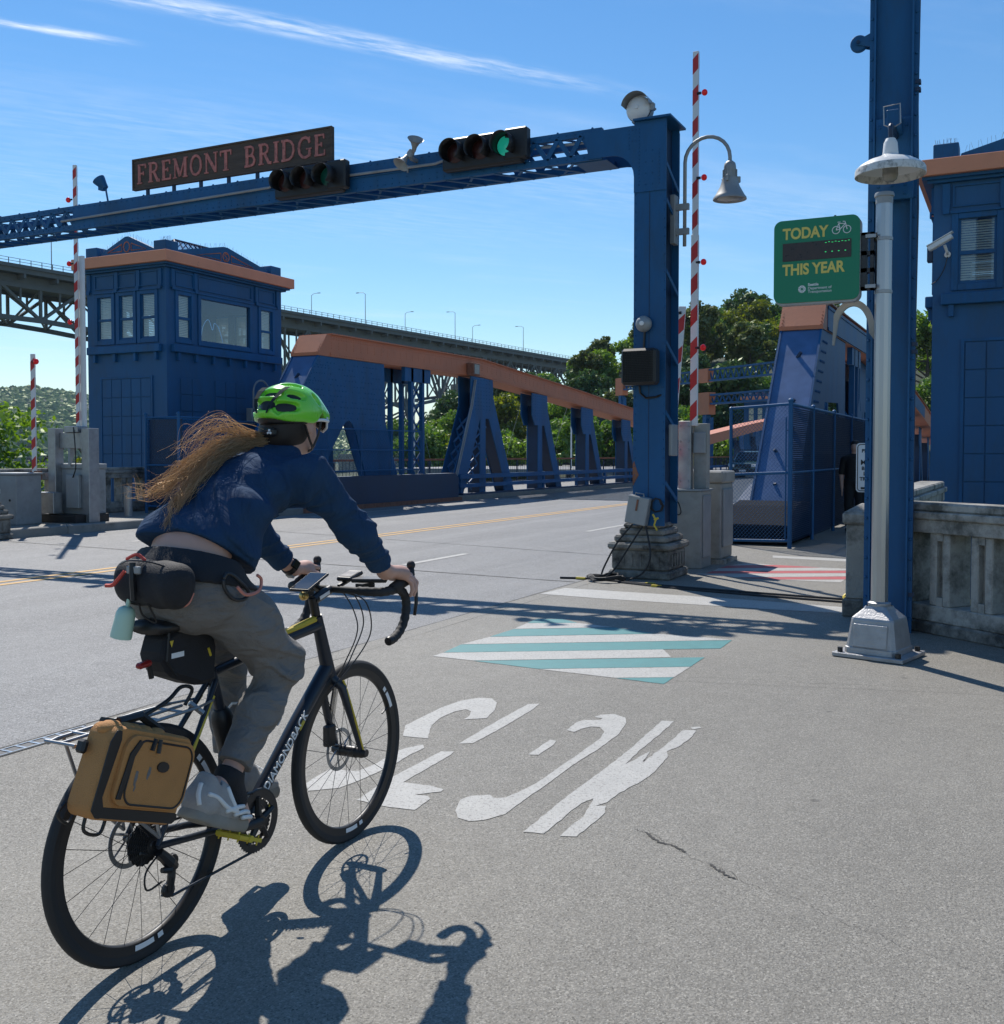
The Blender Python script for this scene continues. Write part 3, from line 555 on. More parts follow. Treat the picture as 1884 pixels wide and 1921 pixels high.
    f0 = [(.38,pz),(wid-.38,pz),(wid-.42,pz+.12),(hw+.06,pz+.50),(hw-.06,pz+.50),(.42,pz+.12)]
    for yy in (y0+.05, y0+ln-.17):
        MB().prism(f0, lambda u,z: (X(u),yy,z), lambda u,z: (X(u),yy+.12,z)).build('pediment', 'blue', T)
    f1 = [(.38,pz),(ln-.38,pz),(ln-.42,pz+.12),(ln/2+.08,pz+.50),(ln/2-.08,pz+.50),(.42,pz+.12)]
    for u in (.05, wid-.17):
        MB().prism(f1, lambda v,z: (X(u),y0+v,z), lambda v,z: (X(u+.12),y0+v,z)).build('pediment', 'blue', T)
    def outline(pts, pl, r=.014): MB().path([pl(*p) for p in pts], r, 4, closed=True).build('ornament', 'orange', T)
    fy = lambda u,z: (X(u), y0+.045, z)
    outline([(hw+.10*math.cos(k*.5236), pz+.24+.13*math.sin(k*.5236)) for k in range(12)], fy)
    outline([(hw-.16,pz+.14),(hw-.16,pz+.32),(hw-.66,pz+.14)], fy); outline([(hw+.16,pz+.14),(hw+.16,pz+.32),(hw+.66,pz+.14)], fy)
    gx = lambda v,z: (X(.045), y0+v, z); hl = ln/2
    outline([(hl+.12*math.cos(k*.5236), pz+.24+.12*math.sin(k*.5236)) for k in range(12)], gx)
    outline([(hl-.2,pz+.12),(hl-.2,pz+.31),(hl-1.1,pz+.12)], gx); outline([(hl+.2,pz+.12),(hl+.2,pz+.31),(hl+1.1,pz+.12)], gx)
    MB().path([gx(hl+.05,pz+.31),gx(hl-.02,pz+.33),gx(hl-.05,pz+.28),gx(hl+.04,pz+.21),gx(hl+.02,pz+.16),gx(hl-.05,pz+.17)], .012, 4).build('ornament', 'orange', T)
    # glazed hip roof
    A = [(X(.5),y0+1.0,pz),(X(wid-.5),y0+1.0,pz),(X(wid-.5),y0+ln-.6,pz),(X(.5),y0+ln-.6,pz)]; Bp = (X(wid/2), y0+1.7, pz+.72); Bq = (X(wid/2), y0+ln-1.4, pz+.72)
    rf = MB().add(A+[Bp,Bq], [(0,1,4),(1,2,5,4),(2,3,5),(3,0,4,5)]).build('roof', 'glass', T)
    m_ = MB(); m_.tube(Bp,Bq,.03,n=5); m_.tube(A[0],Bp,.025,n=5); m_.tube(A[1],Bp,.025,n=5); m_.tube(A[2],Bq,.025,n=5); m_.tube(A[3],Bq,.025,n=5)
    for k in range(1,8): m_.tube(lerp(A[0],A[3],k/8), lerp(Bp,Bq,k/8), .02, n=4); m_.tube(lerp(A[1],A[2],k/8), lerp(Bp,Bq,k/8), .02, n=4)
    m_.build('glazing_bar', 'bluedk', rf)
    # bird spikes
    m_ = MB()
    for k in range(46):
        f = k/45; z = pz+.5-abs(f-.5)*.76; P = Vector((X(.4+f*(wid-.8)), y0+.11, z)); m_.path([P, P+Vector((random.uniform(-.05,.05), random.uniform(-.05,.05), .13))], .0025, 3)
    for k in range(60):
        f = k/59; z = pz+.5-abs(f-.5)*.76; P = Vector((X(.11), y0+.4+f*(ln-.8), z)); m_.path([P, P+Vector((random.uniform(-.05,.05), random.uniform(-.05,.05), .13))], .0025, 3)
    for k in range(20): P = Vector((X(k*.018), y0+.2, pz+.3)); m_.path([P, P+Vector((random.uniform(-.05,.05), random.uniform(-.05,.05), .13))], .0025, 3)
    m_.build('bird_spikes', 'steel', T, stuff=True)
    # panelled doors: sheets proud of the wall with gaps for joints
    for i in range(5):
        for k in range(7):
            u0 = .52+i*.335; z0 = .02+k*.475
            bx(MB(), u0+.008, u0+.327, y0-.022, y0-.001, z0+.008, z0+.467).build('panel', 'blue2', T, bevel=.005)
    m_ = MB(); bx(m_, .46, .515, y0-.03, y0-.001, .0, 3.40); bx(m_, 2.20, 2.25, y0-.03, y0-.001, .0, 3.40); bx(m_, .515, 2.20, y0-.03, y0-.001, 3.35, 3.40); m_.build('trim', 'blue', T)
    for (v0, v1) in ((.45,1.25),(1.7,2.9)):
        nn = 2 if v1-v0 < 1 else 3; w = (v1-v0)/nn
        for i in range(nn):
            for k in range(3): bx(MB(), -.022, -.001, y0+v0+i*w+.008, y0+v0+(i+1)*w-.008, 2.1+k*.42+.008, 2.1+(k+1)*.42-.008).build('panel', 'blue2', T, bevel=.005)
    return T
TL = tower(-1, -18.9, 19.4, 2.7, 4.46, 'blue control tower with salmon cornice at left, wide side window facing the road')
TR = tower(1, -1.4, 19.4, 3.9, 4.46, 'blue control tower cut off by the right edge, behind the concrete balustrade')
# things seen behind the big window: bent light tube
put(MB().path(bez([(-19.05,20.75,4.35),(-19.05,20.85,4.75),(-19.05,21.05,4.95),(-19.05,21.2,4.7),(-19.05,21.28,4.88),(-19.05,21.45,4.75),(-19.05,21.6,4.4)]), .008, 6).build('neon_tube', mat('neon', (.2,.5,.9), .4, emis=(.2,.5,1,.12))), 'thin blue neon outline behind the wide tower window', 'neon light')

# ---------------------------------------------------------------- bascule trusses
def lattice(mb, p, q, w, across, depth, n, bar=.03, th=.012):
    """zigzag lacing between two flange lines p-q and p+across*w .."""
    p = Vector(p); q = Vector(q); a = Vector(across)*w
    for i in range(n):
        t0 = i/n; t1 = (i+1)/n; A = p+(q-p)*t0; B = p+(q-p)*t1
        mb.bar(A, B+a, bar, th, up=depth); mb.bar(A+a, B, bar, th, up=depth)
def truss(xi, xo, label):
    """xi road side plane, xo outer plane"""
    T = thing('bascule_truss', ((xi+xo)/2, 22, -.5), label, 'bridge truss')
    s = 1 if xo > xi else -1
    x0, x1 = min(xi,xo), max(xi,xo)
    CY = [(22,4.5),(30.4,4.53),(38,4.02),(46,3.44),(57.4,2.46),(69,3.44),(77,4.02),(84.6,4.53),(93,4.5)]
    def ct(y):
        for (a,za),(b_,zb) in zip(CY, CY[1:]):
            if a <= y <= b_: return za+(zb-za)*(y-a)/(b_-a)
        return CY[0][1]
    D = .56
    for k, ((a,za),(b_,zb)) in enumerate(zip(CY, CY[1:])):
        MB().px([(a,za-D),(b_,zb-D),(b_,zb),(a,za)], x0, x1).build('top_chord', 'orange', T)
        MB().px([(a,za),(b_,zb),(b_,zb+.025),(a,za+.025)], x0-.06, x1+.06).build('cover_plate', 'orange', T)
        m_ = MB(); n = int((b_-a)/.11)
        m_.px([(a,za-D),(b_,zb-D),(b_,zb-D+.10),(a,za-D+.10)], xi-s*.014, xi+s*.002) if k < 4 else None
        if k < 4:
            for i in range(n):
                y = a+(i+.5)*(b_-a)/n; z = za+(zb-za)*(y-a)/(b_-a)
                for dz_ in (.05, .11, -D+.05-.0):
                    zz = z-dz_ if dz_ > 0 else z+dz_
                    m_.rivet((xi-s*(.014 if dz_ < 0 else 0), y, zz), (-s,0,0), .017, .012)
                if i % 3 == 0:
                    for dz_ in (.2,.27,.34): m_.rivet((xi, y, z-dz_), (-s,0,0), .016, .011)
                m_.rivet((x0-.03, y, z+.025), (0,0,1), .02, .016); m_.rivet((x1+.03, y, z+.025), (0,0,1), .02, .016)
            m_.build('rivets', 'orange', T, stuff=True)
    # end cap
    m_ = MB().px([(22.001,3.94),(22.001,4.5),(21.86,4.50),(21.5,4.02),(21.5,3.94)], x0, x1)
    ec = m_.build('end_cap', 'orange', T); m_ = MB()
    for i in range(7):
        for xx in (x0+.05, x1-.05): m_.rivet((xx, 21.51+.36*i/6.5, 4.03+.45*i/6.5), (0,-.8,.6), .02, .016)
    m_.build('rivets', 'orange', T, stuff=True)
    # tail plates: sloping foot with an arch cut
    Yf, zf = 18.9, .5
    arch = [(24.3,.75),(23.75,.75),(22.75,1.62),(22.35,1.78),(22.05,1.72),(21.85,1.5),(20.6,.75)]
    side = [(22.0,3.94),(21.5,3.94),(Yf,zf),(Yf,.3),(20.6,.3)]+arch[::-1]+[(24.85,.3),(25.9,.3),(24.55,2.3),(24.55,3.93)]
    side = [(21.5,3.935),(Yf,zf),(Yf,.32),(21.0,.32),(21.55,.9),(22.5,2.08),(22.68,2.27),(22.86,2.33),(23.02,2.22),(23.2,1.95),(23.6,.9),(23.75,.32),(25.45,.32),(24.62,2.3),(24.55,3.935)]
    far = [(21.5,3.935),(Yf,zf),(Yf,.32),(20.2,.32),(21.3,1.6),(21.9,2.5),(23.6,2.55),(24.75,.32),(25.45,.32),(24.62,2.3),(24.55,3.935)]
    for xx in (x0+.02, x1-.06): MB().px(side if abs(xx+.02-xi) < .3 else far, xx, xx+.04).build('tail_plate', 'blue', T)
    MB().px([(22,3.97),(30.4,4.0),(30.4,4.47),(22,4.44)], min(xo,xo+s*.012), max(xo,xo+s*.012)).build('side_plate', 'blue', T); MB().px([(30.4,4.0),(46,2.92),(46,3.38),(30.4,4.47)], min(xo,xo+s*.012), max(xo,xo+s*.012)).build('side_plate', 'blue', T)
    MB().px([(22,4.40),(30.4,4.43),(30.4,4.49),(22,4.46)], min(xo,xo+s*.03), max(xo,xo+s*.03)).px([(22,3.96),(30.4,3.99),(30.4,4.05),(22,4.02)], min(xo,xo+s*.03), max(xo,xo+s*.03)).build('side_angle', 'blue', T)
    m_ = MB()
    for i in range(13):
        for k in range(24):
            y = 21.0+k*.15+(i%2)*.07; z = 2.1+i*.14
            if z < 3.9 and y < 24.45 and y > 21.5-(3.935-z)*.757+.15 and random.random() < .62: m_.rivet((xi-s*(-.02), y, z), (-s,0,0), .02, .014)
    for k in range(40):
        f = k/39; m_.rivet((xi+s*.02, 21.5+(Yf-21.5)*f+.07, 3.9+(zf-3.9)*f), (-s,0,0), .02, .014)
    # outer face rivets of the near foot
    for i in range(15):
        for k in range(5):
            y = 20.5+i*.0; f = i/14; yy = 19.3+2.2*f+k*.11; zz = .8+2.9*f; m_.rivet((xi+s*.02, yy, zz), (-s,0,0), .018, .013)
            m_.rivet((xo-s*.02, yy+.1, zz), (s,0,0), .03, .02)
    m_.build('rivets', 'blue', T, stuff=True)
    # sloping channel web set between the plates
    m_ = MB().px([(21.53,3.93),(Yf+.04,zf),(Yf+.10,zf),(21.60,3.93)], x0+.061, x1-.061); m_.build('tail_web', 'faded', T)  # web's pale blue has the sun on the slope painted in
    m_ = MB()
    for f in (.12,.3,.42,.58,.86): m_.bar((x0+.3+.3*random.random(), Yf+.03+2.49*f, zf+3.43*f), (x0+.42, Yf+.03+2.49*f+.05, zf+3.43*f-.13), .05, .05)
    m_.build('drain_lug', 'bluedk', T)
    m_ = MB()
    for xx in (x0+.0, x1-.10): m_.px([(21.52,3.93),(Yf+.02,zf),(Yf-.0,zf-.0),(21.50,3.93)], xx, xx+.10)
    # kerb girder box at foot
    ys = [(18.0,.12),(20.2,.12),(28.2,.12),(28.2,.72),(28.0,.86),(20.5,.86),(19.6,.60)]
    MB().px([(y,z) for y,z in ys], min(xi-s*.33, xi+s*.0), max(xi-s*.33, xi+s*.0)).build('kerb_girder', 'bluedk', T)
    MB().box(min(xi-s*.35,xi+s*.2), max(xi-s*.35,xi+s*.2), 18.6, 28.4, -.05, .118).build('kerb_base', 'rust', T)
    # lacing post
    for yy in (26.0,):
        for xx in (x0+.02, x1-.14):
            MB().box(xx, xx+.12, yy, yy+.12, .3, ct(yy)-D-.002).build('post_flange', 'blue', T); MB().box(xx, xx+.12, yy+.62, yy+.74, .3, ct(yy)-D-.002).build('post_flange', 'blue', T)
            m_ = MB(); lattice(m_, (xx+.06, yy+.12, .5), (xx+.06, yy+.12, 3.5), .5, (0,1,0), (1,0,0), 6, .07, .015); m_.build('lacing', 'blue', T) if abs(xx+.06-xi) < .3 else None
            MB().box(xx, xx+.12, yy-.35, yy+1.1, 3.55, ct(yy)-D-.004).build('gusset', 'blue', T)
    # main bent (A-frame)
    xo2 = xi+s*.5; b0, b1 = x0, x1
    def bent(yc, w, full):
        x0, x1 = min(xi, xo2), max(xi, xo2)
        zt = ct(yc)-D-.004
        for xx in (x0+.01, x1-.05):
            MB().px([(yc-.75*w,zt),(yc-.75*w,zt-.9*w),(yc-.45*w,zt-1.35*w),(yc+.55*w,zt-1.35*w),(yc+.85*w,zt-.7*w),(yc+.8*w,ct(yc+.8*w)-D-.004)], xx, xx+.04).build('gusset', 'blue', T)
            if full: MB().px([(yc-.72*w,zt-.9*w),(yc-.05,zt-1.25*w),(yc-1.25*w,.2),(yc-2.2*w,.2)], xx+.006, xx+.034).build('raking_leg', 'blue', T)
            MB().px([(yc-.1,zt-1.0*w),(yc+.28*w,zt-1.0*w),(yc+.28*w,.05),(yc-.1,.05)], xx+.003, xx+.037).build('post_plate', 'blue', T)
            MB().px([(yc+.25*w,zt-.85*w),(yc+.82*w,zt-.6*w),(yc+2.5*w,.05),(yc+1.95*w,.05)], xx+.005, xx+.035).build('raking_leg', 'blue', T)
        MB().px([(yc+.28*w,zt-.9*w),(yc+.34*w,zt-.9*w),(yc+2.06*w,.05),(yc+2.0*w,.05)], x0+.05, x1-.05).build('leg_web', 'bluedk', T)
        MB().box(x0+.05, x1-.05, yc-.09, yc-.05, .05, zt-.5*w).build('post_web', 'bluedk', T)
        if full:
            m_ = MB(); lattice(m_, (xi+s*.03, yc-1.30*w, .3), (xi+s*.03, yc-.28*w, 2.35), .62, (0,1,0), (1,0,0), 5, .06, .02); m_.build('lacing', 'blue', T)
            m_ = MB(); lattice(m_, (x0+.1, yc-1.95*w, .25), (x0+.1, yc-.85*w, 2.6), x1-x0-.2, (1,0,0), (0,1,.4), 6, .07, .02); m_.build('lacing', 'blue', T)
            m_ = MB(); m_.tube((xi-s*.02,yc-2.05*w,.3),(xi-s*.02,yc-.8*w,3.0),.022,n=6); m_.tube((xi-s*.02,yc-.8*w,3.0),(xi-s*.02,yc-.55*w,3.85),.022,n=6)
            m_.tube((xi-s*.02,yc-1.95*w,.3),(xi-s*.02,yc-.7*w,3.0),.022,n=6); m_.tube((xi-s*.02,yc-.7*w,3.0),(xi-s*.02,yc-.45*w,3.85),.022,n=6); m_.build('conduit', 'greymetal', T)
        m_ = MB()
        for i in range(9):
            for k in range(7): m_.rivet((xi+s*.01, yc-.65*w+k*.2*w, zt-.1-i*.12*w), (-s,0,0), .018, .012)
        m_.build('rivets', 'blue', T, stuff=True)
    bent(30.4, 1., True)
    for yc, w in ((35.0,.86),(39.7,.80),(44.4,.72),(49.0,.62),(53.5,.5)): bent(yc, w, False); 
    for yc, w in ((84.5,1.),(79.9,.86),(75.2,.8),(70.5,.72),(66,.62)): bent(yc, w, False)
    # bottom chord and guard rails beside the road
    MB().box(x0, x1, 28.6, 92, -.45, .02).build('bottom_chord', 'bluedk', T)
    for z0, z1 in ((.66,.80),(.38,.50)): MB().box(min(xi-s*.12,xi-s*.02), max(xi-s*.12,xi-s*.02), 28.7, 88, z0, z1).build('guard_rail', 'blue', T)
    MB().box(min(xi-s*.22,xi+s*.01), max(xi-s*.22,xi+s*.01), 28.7, 88, .025, .2).build('guard_rail', 'bluedk', T)
    for i in range(13): MB().box(min(xi-s*.02,xi+s*.06), max(xi-s*.02,xi+s*.06), 28.9+i*3.2, 29.02+i*3.2, .0, .8).build('rail_post', 'blue', T)
    return T
T1 = truss(-15.87, -16.74, 'blue lift-bridge truss with long salmon top chord beyond the road')
T2 = truss(-4.43, -3.56, 'blue lift-bridge truss with salmon end cap behind the right fence')
fl = thing('floodlight', (-15.8, 29.6, 3.9), 'dark box lamp fixed to the salmon chord', 'lamp')
MB().box(-15.86, -15.6, 29.3, 29.75, 3.95, 4.35).build('housing', 'rust', fl, bevel=.02); MB().box(-15.598, -15.588, 29.36, 29.69, 4.0, 4.3).build('lens', 'glasslamp', fl)
# outer footway rails of the far side
for xx, lb in ((-19.6, 'yellowish handrail and mesh along the far footway behind the left truss'),):
    rl = thing('handrail', (xx, 40, .15), lb, 'railing')
    MB().box(xx-.05, xx+.05, 24.2, 90, 1.2, 1.27).build('top_rail', 'rust', rl)
    for i in range(44): MB().box(xx-.025, xx+.025, 24.3+i*1.5, 24.35+i*1.5, .15, 1.2).build('post', 'bluedk', rl)
    m_ = MB()
    for i in range(330): m_.box(xx-.006, xx+.006, 24.4+i*.2, 24.412+i*.2, .2, 1.19)
    m_.box(xx-.01, xx+.01, 24.3, 90, .3, .33); m_.build('baluster', 'bluedk', rl, stuff=True)

# ---------------------------------------------------------------- entrance gantry
GY0, GY1 = 11.42, 11.92
G_ = thing('gantry', (-3.85, 11.7, 0), 'blue riveted steel portal gantry spanning the road on a stepped pedestal', 'gantry')
PX0, PX1 = -4.0, -3.62
for yy in (GY0, GY1-.012):
    MB().box(PX0, PX1, yy, yy+.012, .62, 5.22).build('post_plate', 'blue', G_)
MB().box(PX0, PX0+.012, GY0+.012, GY1-.012, .62, 4.5).build('post_plate', 'blue', G_)
m_ = MB()
for xx in (PX1-.10,): m_.box(xx, xx+.012, GY0+.012, GY1-.012, .62, 5.2)
m_.build('post_web', 'bluedk', G_)
for z in (.9,1.7,2.5,3.3,4.1,4.5): MB().bar((PX1-.005, GY0+.02, z+.22), (PX1-.005, GY1-.02, z), .05, .012, up=(1,0,0)).build('lacing_bar', 'blue', G_)
MB().box(-3.817, -3.811, GY0-.004, GY0-.0005, .64, 4.45).build('seam', 'bluedk', G_)
MB().box(PX0-.0, PX1+.06, GY0-.05, GY1+.05, 5.222, 5.245).build('cap_plate', 'blue', G_)
# knee gusset with the quarter-round
kn = [(PX0,4.42)]+[(PX0-.27+.27*math.cos(a), 4.60+.27*math.sin(a)-.0) for a in [R(k*15) for k in range(0,7)]]+[(-4.55,4.87),(-4.62,5.18),(PX1,5.18),(PX1,4.42)]
for yy in (GY0-.014, GY1+.002): MB().py(kn, yy, yy+.012).build('gusset', 'blue', G_)
XE = -16.6
for yy, dy in ((GY0, -1), (GY1-.07, 1)):
    for z0, z1 in ((5.14,5.22),(4.86,4.94)):
        MB().box(XE, -4.4, yy, yy+.07, z0, z1).build('chord_angle', 'blue', G_)
    # solid web in the middle, lacing near the ends
    yf = yy if dy < 0 else yy+.058
    MB().box(-13.0, -6.0, yf, yf+.012, 4.94, 5.14).build('web_plate', 'blue', G_)
    MB().box(-13.0, -6.0, yf-.016 if dy < 0 else yf+.016, yf-.002 if dy < 0 else yf+.028, 5.03, 5.045).build('web_stiffener', 'blue', G_)
    for a, b_ in ((-6.0,-4.5),(XE,-13.0)):
        n = max(4, int((b_-a)/.30))
        for i in range(n):
            xa = a+(b_-a)*i/n; xb = a+(b_-a)*(i+1)/n; xm = (xa+xb)/2
            MB().bar((xa, yf+.006, 4.93), (xm, yf+.006, 5.15), .055, .012, up=(0,1,0)).build('lacing_bar', 'blue', G_)
            MB().bar((xm, yf+.014, 5.15), (xb, yf+.014, 4.93), .055, .012, up=(0,1,0)).build('lacing_bar', 'blue', G_)
n = 36
for i in range(n):
    xa = XE+(-4.45-XE)*i/n; xb = XE+(-4.45-XE)*(i+1)/n
    for zz, mm in ((4.862,'blue'),(5.215,'blue')):
        MB().bar((xa, GY0+.03, zz-.006), (xb, GY1-.03, zz-.006), .05, .010).build('lacing_bar', mm, G_)
        if zz < 5 and i % 2 == 0: MB().bar((xa+.05, GY1-.03, zz+.006), (xb+.05, GY0+.03, zz+.006), .03, .008).build('lacing_bar', mm, G_)
MB().box(-4.75, -4.35, GY0+.04, GY1-.04, 4.85, 4.858).build('batten_plate', 'blue', G_)
m_ = MB()
for i in range(110):
    x = XE+.1+i*.11
    if x > -4.5: break
    for z in (4.90, 5.18): m_.rivet((x, GY0, z), (0,-1,0), .012, .009)
    if -13 < x < -6 and i % 2 == 0: m_.rivet((x, GY0-.0, 4.965), (0,-1,0), .011, .008)
for i in range(38):
    z = .7+i*.1
    for x in (PX0+.02, PX1-.02): m_.rivet((x, GY0, z), (0,-1,0), .010, .008)
for i in range(16):
    for k in range(4): m_.rivet((PX0+.06+k*.08-(i>9)*.12*k, GY0-.014, 4.5+i*.042), (0,-1,0), .009, .007) if (i*k) % 3 == 0 else None
for i in range(28): m_.rivet((XE+.2+i*.44, GY0+.02, 5.222), (0,0,1), .018, .016)
m_.build('rivets', 'blue', G_, stuff=True)
MB().py([(-4.002,1.33),(-3.985,1.36),(-3.96,1.28),(-3.93,1.2),(-3.97,1.13),(-3.99,1.08),(-4.002,1.1)], GY0-.0045, GY0-.001).build('rust_patch', 'rust', G_)
# stepped concrete pedestal
pd = thing('pedestal', (-3.9, 11.72, 0), 'blackened stepped concrete pedestal carrying the gantry post', 'pedestal')
cx, cy = -3.91, 11.74
for w, d_, z0, z1 in ((.74,.76,.0,.10),(.68,.70,.10,.34),(.76,.78,.34,.42),(.64,.66,.42,.50),(.54,.58,.50,.58),(.46,.52,.58,.64)):
    MB().box(cx-w/2, cx+w/2, cy-d_/2, cy+d_/2, z0+.0005, z1).build('step', 'concdk', pd, bevel=.022)
for k in range(5):
    MB().box(cx-.24+k*.105, cx-.18+k*.105, cy-.362, cy-.349, .15, .29).build('flute', 'concdk', pd); MB().box(cx+.339, cx+.352, cy-.24+k*.105, cy-.18+k*.105, .15, .29).build('flute', 'concdk', pd)
# ---------------------------------------------------------------- things on the gantry
GL = {'F':(.68,[[(.17,0),(.17,1)],[(.1,.95),(.64,.95)],[(.2,.52),(.48,.52)],[(.02,.03),(.36,.03)],[(.62,.98),(.62,.76)],[(.47,.62),(.47,.42)]],[.16,.09,.08,.06,.07,.06]),
 'R':(.80,[[(.17,0),(.17,1)],[(.05,.96),(.42,.96),(.56,.9),(.61,.76),(.56,.6),(.42,.52),(.2,.52)],[(.40,.52),(.66,.06),(.8,.04)],[(.02,.03),(.34,.03)]],[.16,.10,.14,.06]),
 'E':(.70,[[(.17,0),(.17,1)],[(.04,.96),(.62,.96)],[(.2,.52),(.48,.52)],[(.04,.04),(.66,.04)],[(.60,.98),(.60,.78)],[(.64,.02),(.64,.26)],[(.46,.62),(.46,.42)]],[.16,.09,.08,.09,.06,.06,.06]),
 'M':(1.0,[[(.13,0),(.13,1)],[(.13,.98),(.48,.08)],[(.48,.08),(.82,.98)],[(.84,0),(.84,1)],[(0,.03),(.26,.03)],[(.68,.03),(1,.03)],[(0,.97),(.2,.97)],[(.8,.97),(1,.97)]],[.07,.15,.08,.16,.06,.06,.06,.06]),
 'O':(.88,[[(.44+.34*math.cos(a), .5+.47*math.sin(a)) for a in [k*math.pi/9 for k in range(19)]]],[.12]),
 'N':(.90,[[(.14,0),(.14,1)],[(.14,.98),(.76,.04)],[(.77,0),(.77,1)],[(0,.03),(.28,.03)],[(.62,.97),(.9,.97)],[(0,.97),(.2,.97)]],[.08,.16,.08,.06,.06,.06]),
 'T':(.80,[[(.4,0),(.4,1)],[(.04,.95),(.76,.95)],[(.22,.03),(.58,.03)],[(.06,.98),(.06,.74)],[(.74,.98),(.74,.74)]],[.16,.09,.06,.06,.06]),
 'B':(.76,[[(.17,0),(.17,1)],[(.04,.96),(.4,.96),(.54,.9),(.58,.76),(.52,.6),(.4,.53),(.2,.53)],[(.38,.53),(.56,.48),(.65,.3),(.58,.1),(.4,.04),(.04,.04)]],[.16,.10,.11]),
 'I':(.38,[[(.19,0),(.19,1)],[(.02,.03),(.36,.03)],[(.02,.97),(.36,.97)]],[.16,.06,.06]),
 'D':(.86,[[(.17,0),(.17,1)],[(.04,.96),(.38,.96),(.6,.88),(.74,.68),(.76,.45),(.68,.2),(.5,.06),(.3,.04),(.04,.04)]],[.16,.11]),
 'G':(.86,[[(.74,.72),(.68,.88),(.5,.97),(.3,.92),(.14,.74),(.09,.5),(.14,.25),(.3,.07),(.5,.03),(.7,.1),(.76,.2)],[(.73,.05),(.73,.44)],[(.54,.42),(.86,.42)],[(.74,.98),(.74,.68)]],[.12,.12,.06,.05])}
bs = thing('bridge_sign', (-10.03, 11.62, 5.25), 'long weathered wooden name board with faded red letters on the gantry', 'sign')
SX0, SX1, SZ0, SZ1, SY = -11.83, -8.24, 5.335, 5.79, 11.50
MB().box(SX0, SX1, SY, SY+.05, SZ0, SZ1).build('board', 'wood', bs, bevel=.006)
m_ = MB(); fr = .022
for x0,x1,z0,z1 in ((SX0,SX1,SZ1-fr,SZ1),(SX0,SX1,SZ0,SZ0+fr),(SX0,SX0+fr,SZ0+fr,SZ1-fr),(SX1-fr,SX1,SZ0+fr,SZ1-fr)): m_.box(x0,x1,SY-.018,SY-.001,z0,z1)
m_.build('frame', 'wood', bs)
for k in range(7): MB().box(SX0+.25+k*.51, SX0+.29+k*.51, SY+.005, SY+.045, 5.225, SZ0).build('bracket', 'bluedk', bs)
HT = .285
txt = 'FREMONT BRIDGE'; tot = sum((GL[c][0] if c != ' ' else .55)+.13 for c in txt); sc = (SX1-SX0-.16)/(tot*HT); x = SX0+.09
for c in txt:
    if c == ' ': x += .68*HT*sc; continue
    w_, st, th_ = GL[c]; m_ = MB()
    for i, (pl, tk) in enumerate(zip(st, th_)):
        P = [Vector((x+a*HT*sc, 0, 5.42+b_*HT)) for a, b_ in pl]; tk = tk*HT/2*1.05
        for q in range(len(P)-1):
            d = (P[q+1]-P[q]).normalized(); nn = Vector((-d.z, 0, d.x))*tk; e = d*tk*.4 if len(P) > 2 else d*0
            A = [P[q]-nn-e, P[q+1]-nn+e, P[q+1]+nn+e, P[q]+nn-e]; yy = SY-.012-.0006*i-.0003*(q % 2)
            m_.prism([(v.x, v.z) for v in A], lambda a,b: (a,yy,b), lambda a,b: (a,SY-.0005,b))
    m_.build('letter', 'pinktext', bs); x += (w_+.13)*HT*sc
def signal(x0, z, lab, lit):
    t = thing('traffic_light', (x0, 11.3, z), lab, 'traffic light')
    MB().box(x0-.56, x0+.52, 11.27, 11.40, z-.2, z+.19).build('housing', 'black', t, bevel=.02)
    MB().box(x0+.30, x0+.60, 11.25, 11.38, z-.17, z+.2).build('end_box', 'black', t, bevel=.02)
    for k, (dx, mm) in enumerate(((-.345,'lensdim'),(0,'lensdim'),(.345,'lensgreen' if lit else 'lensgreen2'))):
        c = Vector((x0+dx-.02, 11.27, z))
        l_ = MB().lathe([(0,.035),(.06,.030),(.11,.012),(.12,.002)], c, (0,-1,0), 20).build('lens', mm, t, smooth=True)
        v = MB(); n = 26; b = 0
        for yo in (0, .08, .19):
            for rr in (.128, .136):
                for i in range(n+1):
                    a = R(-40-0)+(2*math.pi-R(100))*i/n - R(0); a = R(-50)+R(280)*i/n
                    v.v.append((c.x+rr*math.cos(a), c.y-yo*(1 if 0 <= i <= n else .6), c.z+rr*math.sin(a)))
        q = n+1
        for j_ in range(2):
            for i in range(n):
                for s_ in (0,1):
                    A = j_*2*q+s_*q+i; v.f.append((A, A+1, A+2*q+1, A+2*q))
        for i in range(n): A = 4*q+i; v.f.append((A, A+1, A+q+1, A+q))
        v.build('visor', 'black', t, smooth='all')
    return t
signal(-5.88, 5.12, 'black three-lamp traffic light with lit green lamp near the gantry knee', 1)
signal(-8.47, 5.06, 'black three-lamp traffic light under the right end of the name board', 0)
cdt = thing('conduit', (-8,11.38,5), 'thin grey conduit running along the front of the gantry beam', 'conduit'); m_ = MB(); m_.path([(-13.2,11.38,5.0),(-9.2,11.38,5.06),(-9.1,11.38,5.1)], .018, 6).build('pipe', 'greymetal', cdt); m_ = MB(); m_.path([(-7.9,11.38,5.07),(-6.6,11.38,5.06),(-6.45,11.38,5.09)], .018, 6).build('pipe', 'greymetal', cdt); m_ = MB(); m_.path([(-5.3,11.46,5.10),(-4.55,11.46,5.08)], .018, 6).build('pipe', 'greymetal', cdt); MB().tube((-7.0,11.38,5.0),(-7.0,11.38,5.09),.012,n=5).build('clip', 'greymetal', cdt)
t = thing('loudspeaker', (-6.8, 11.3, 5.2), 'pair of grey horn loudspeakers mounted on the gantry beam', 'loudspeaker')
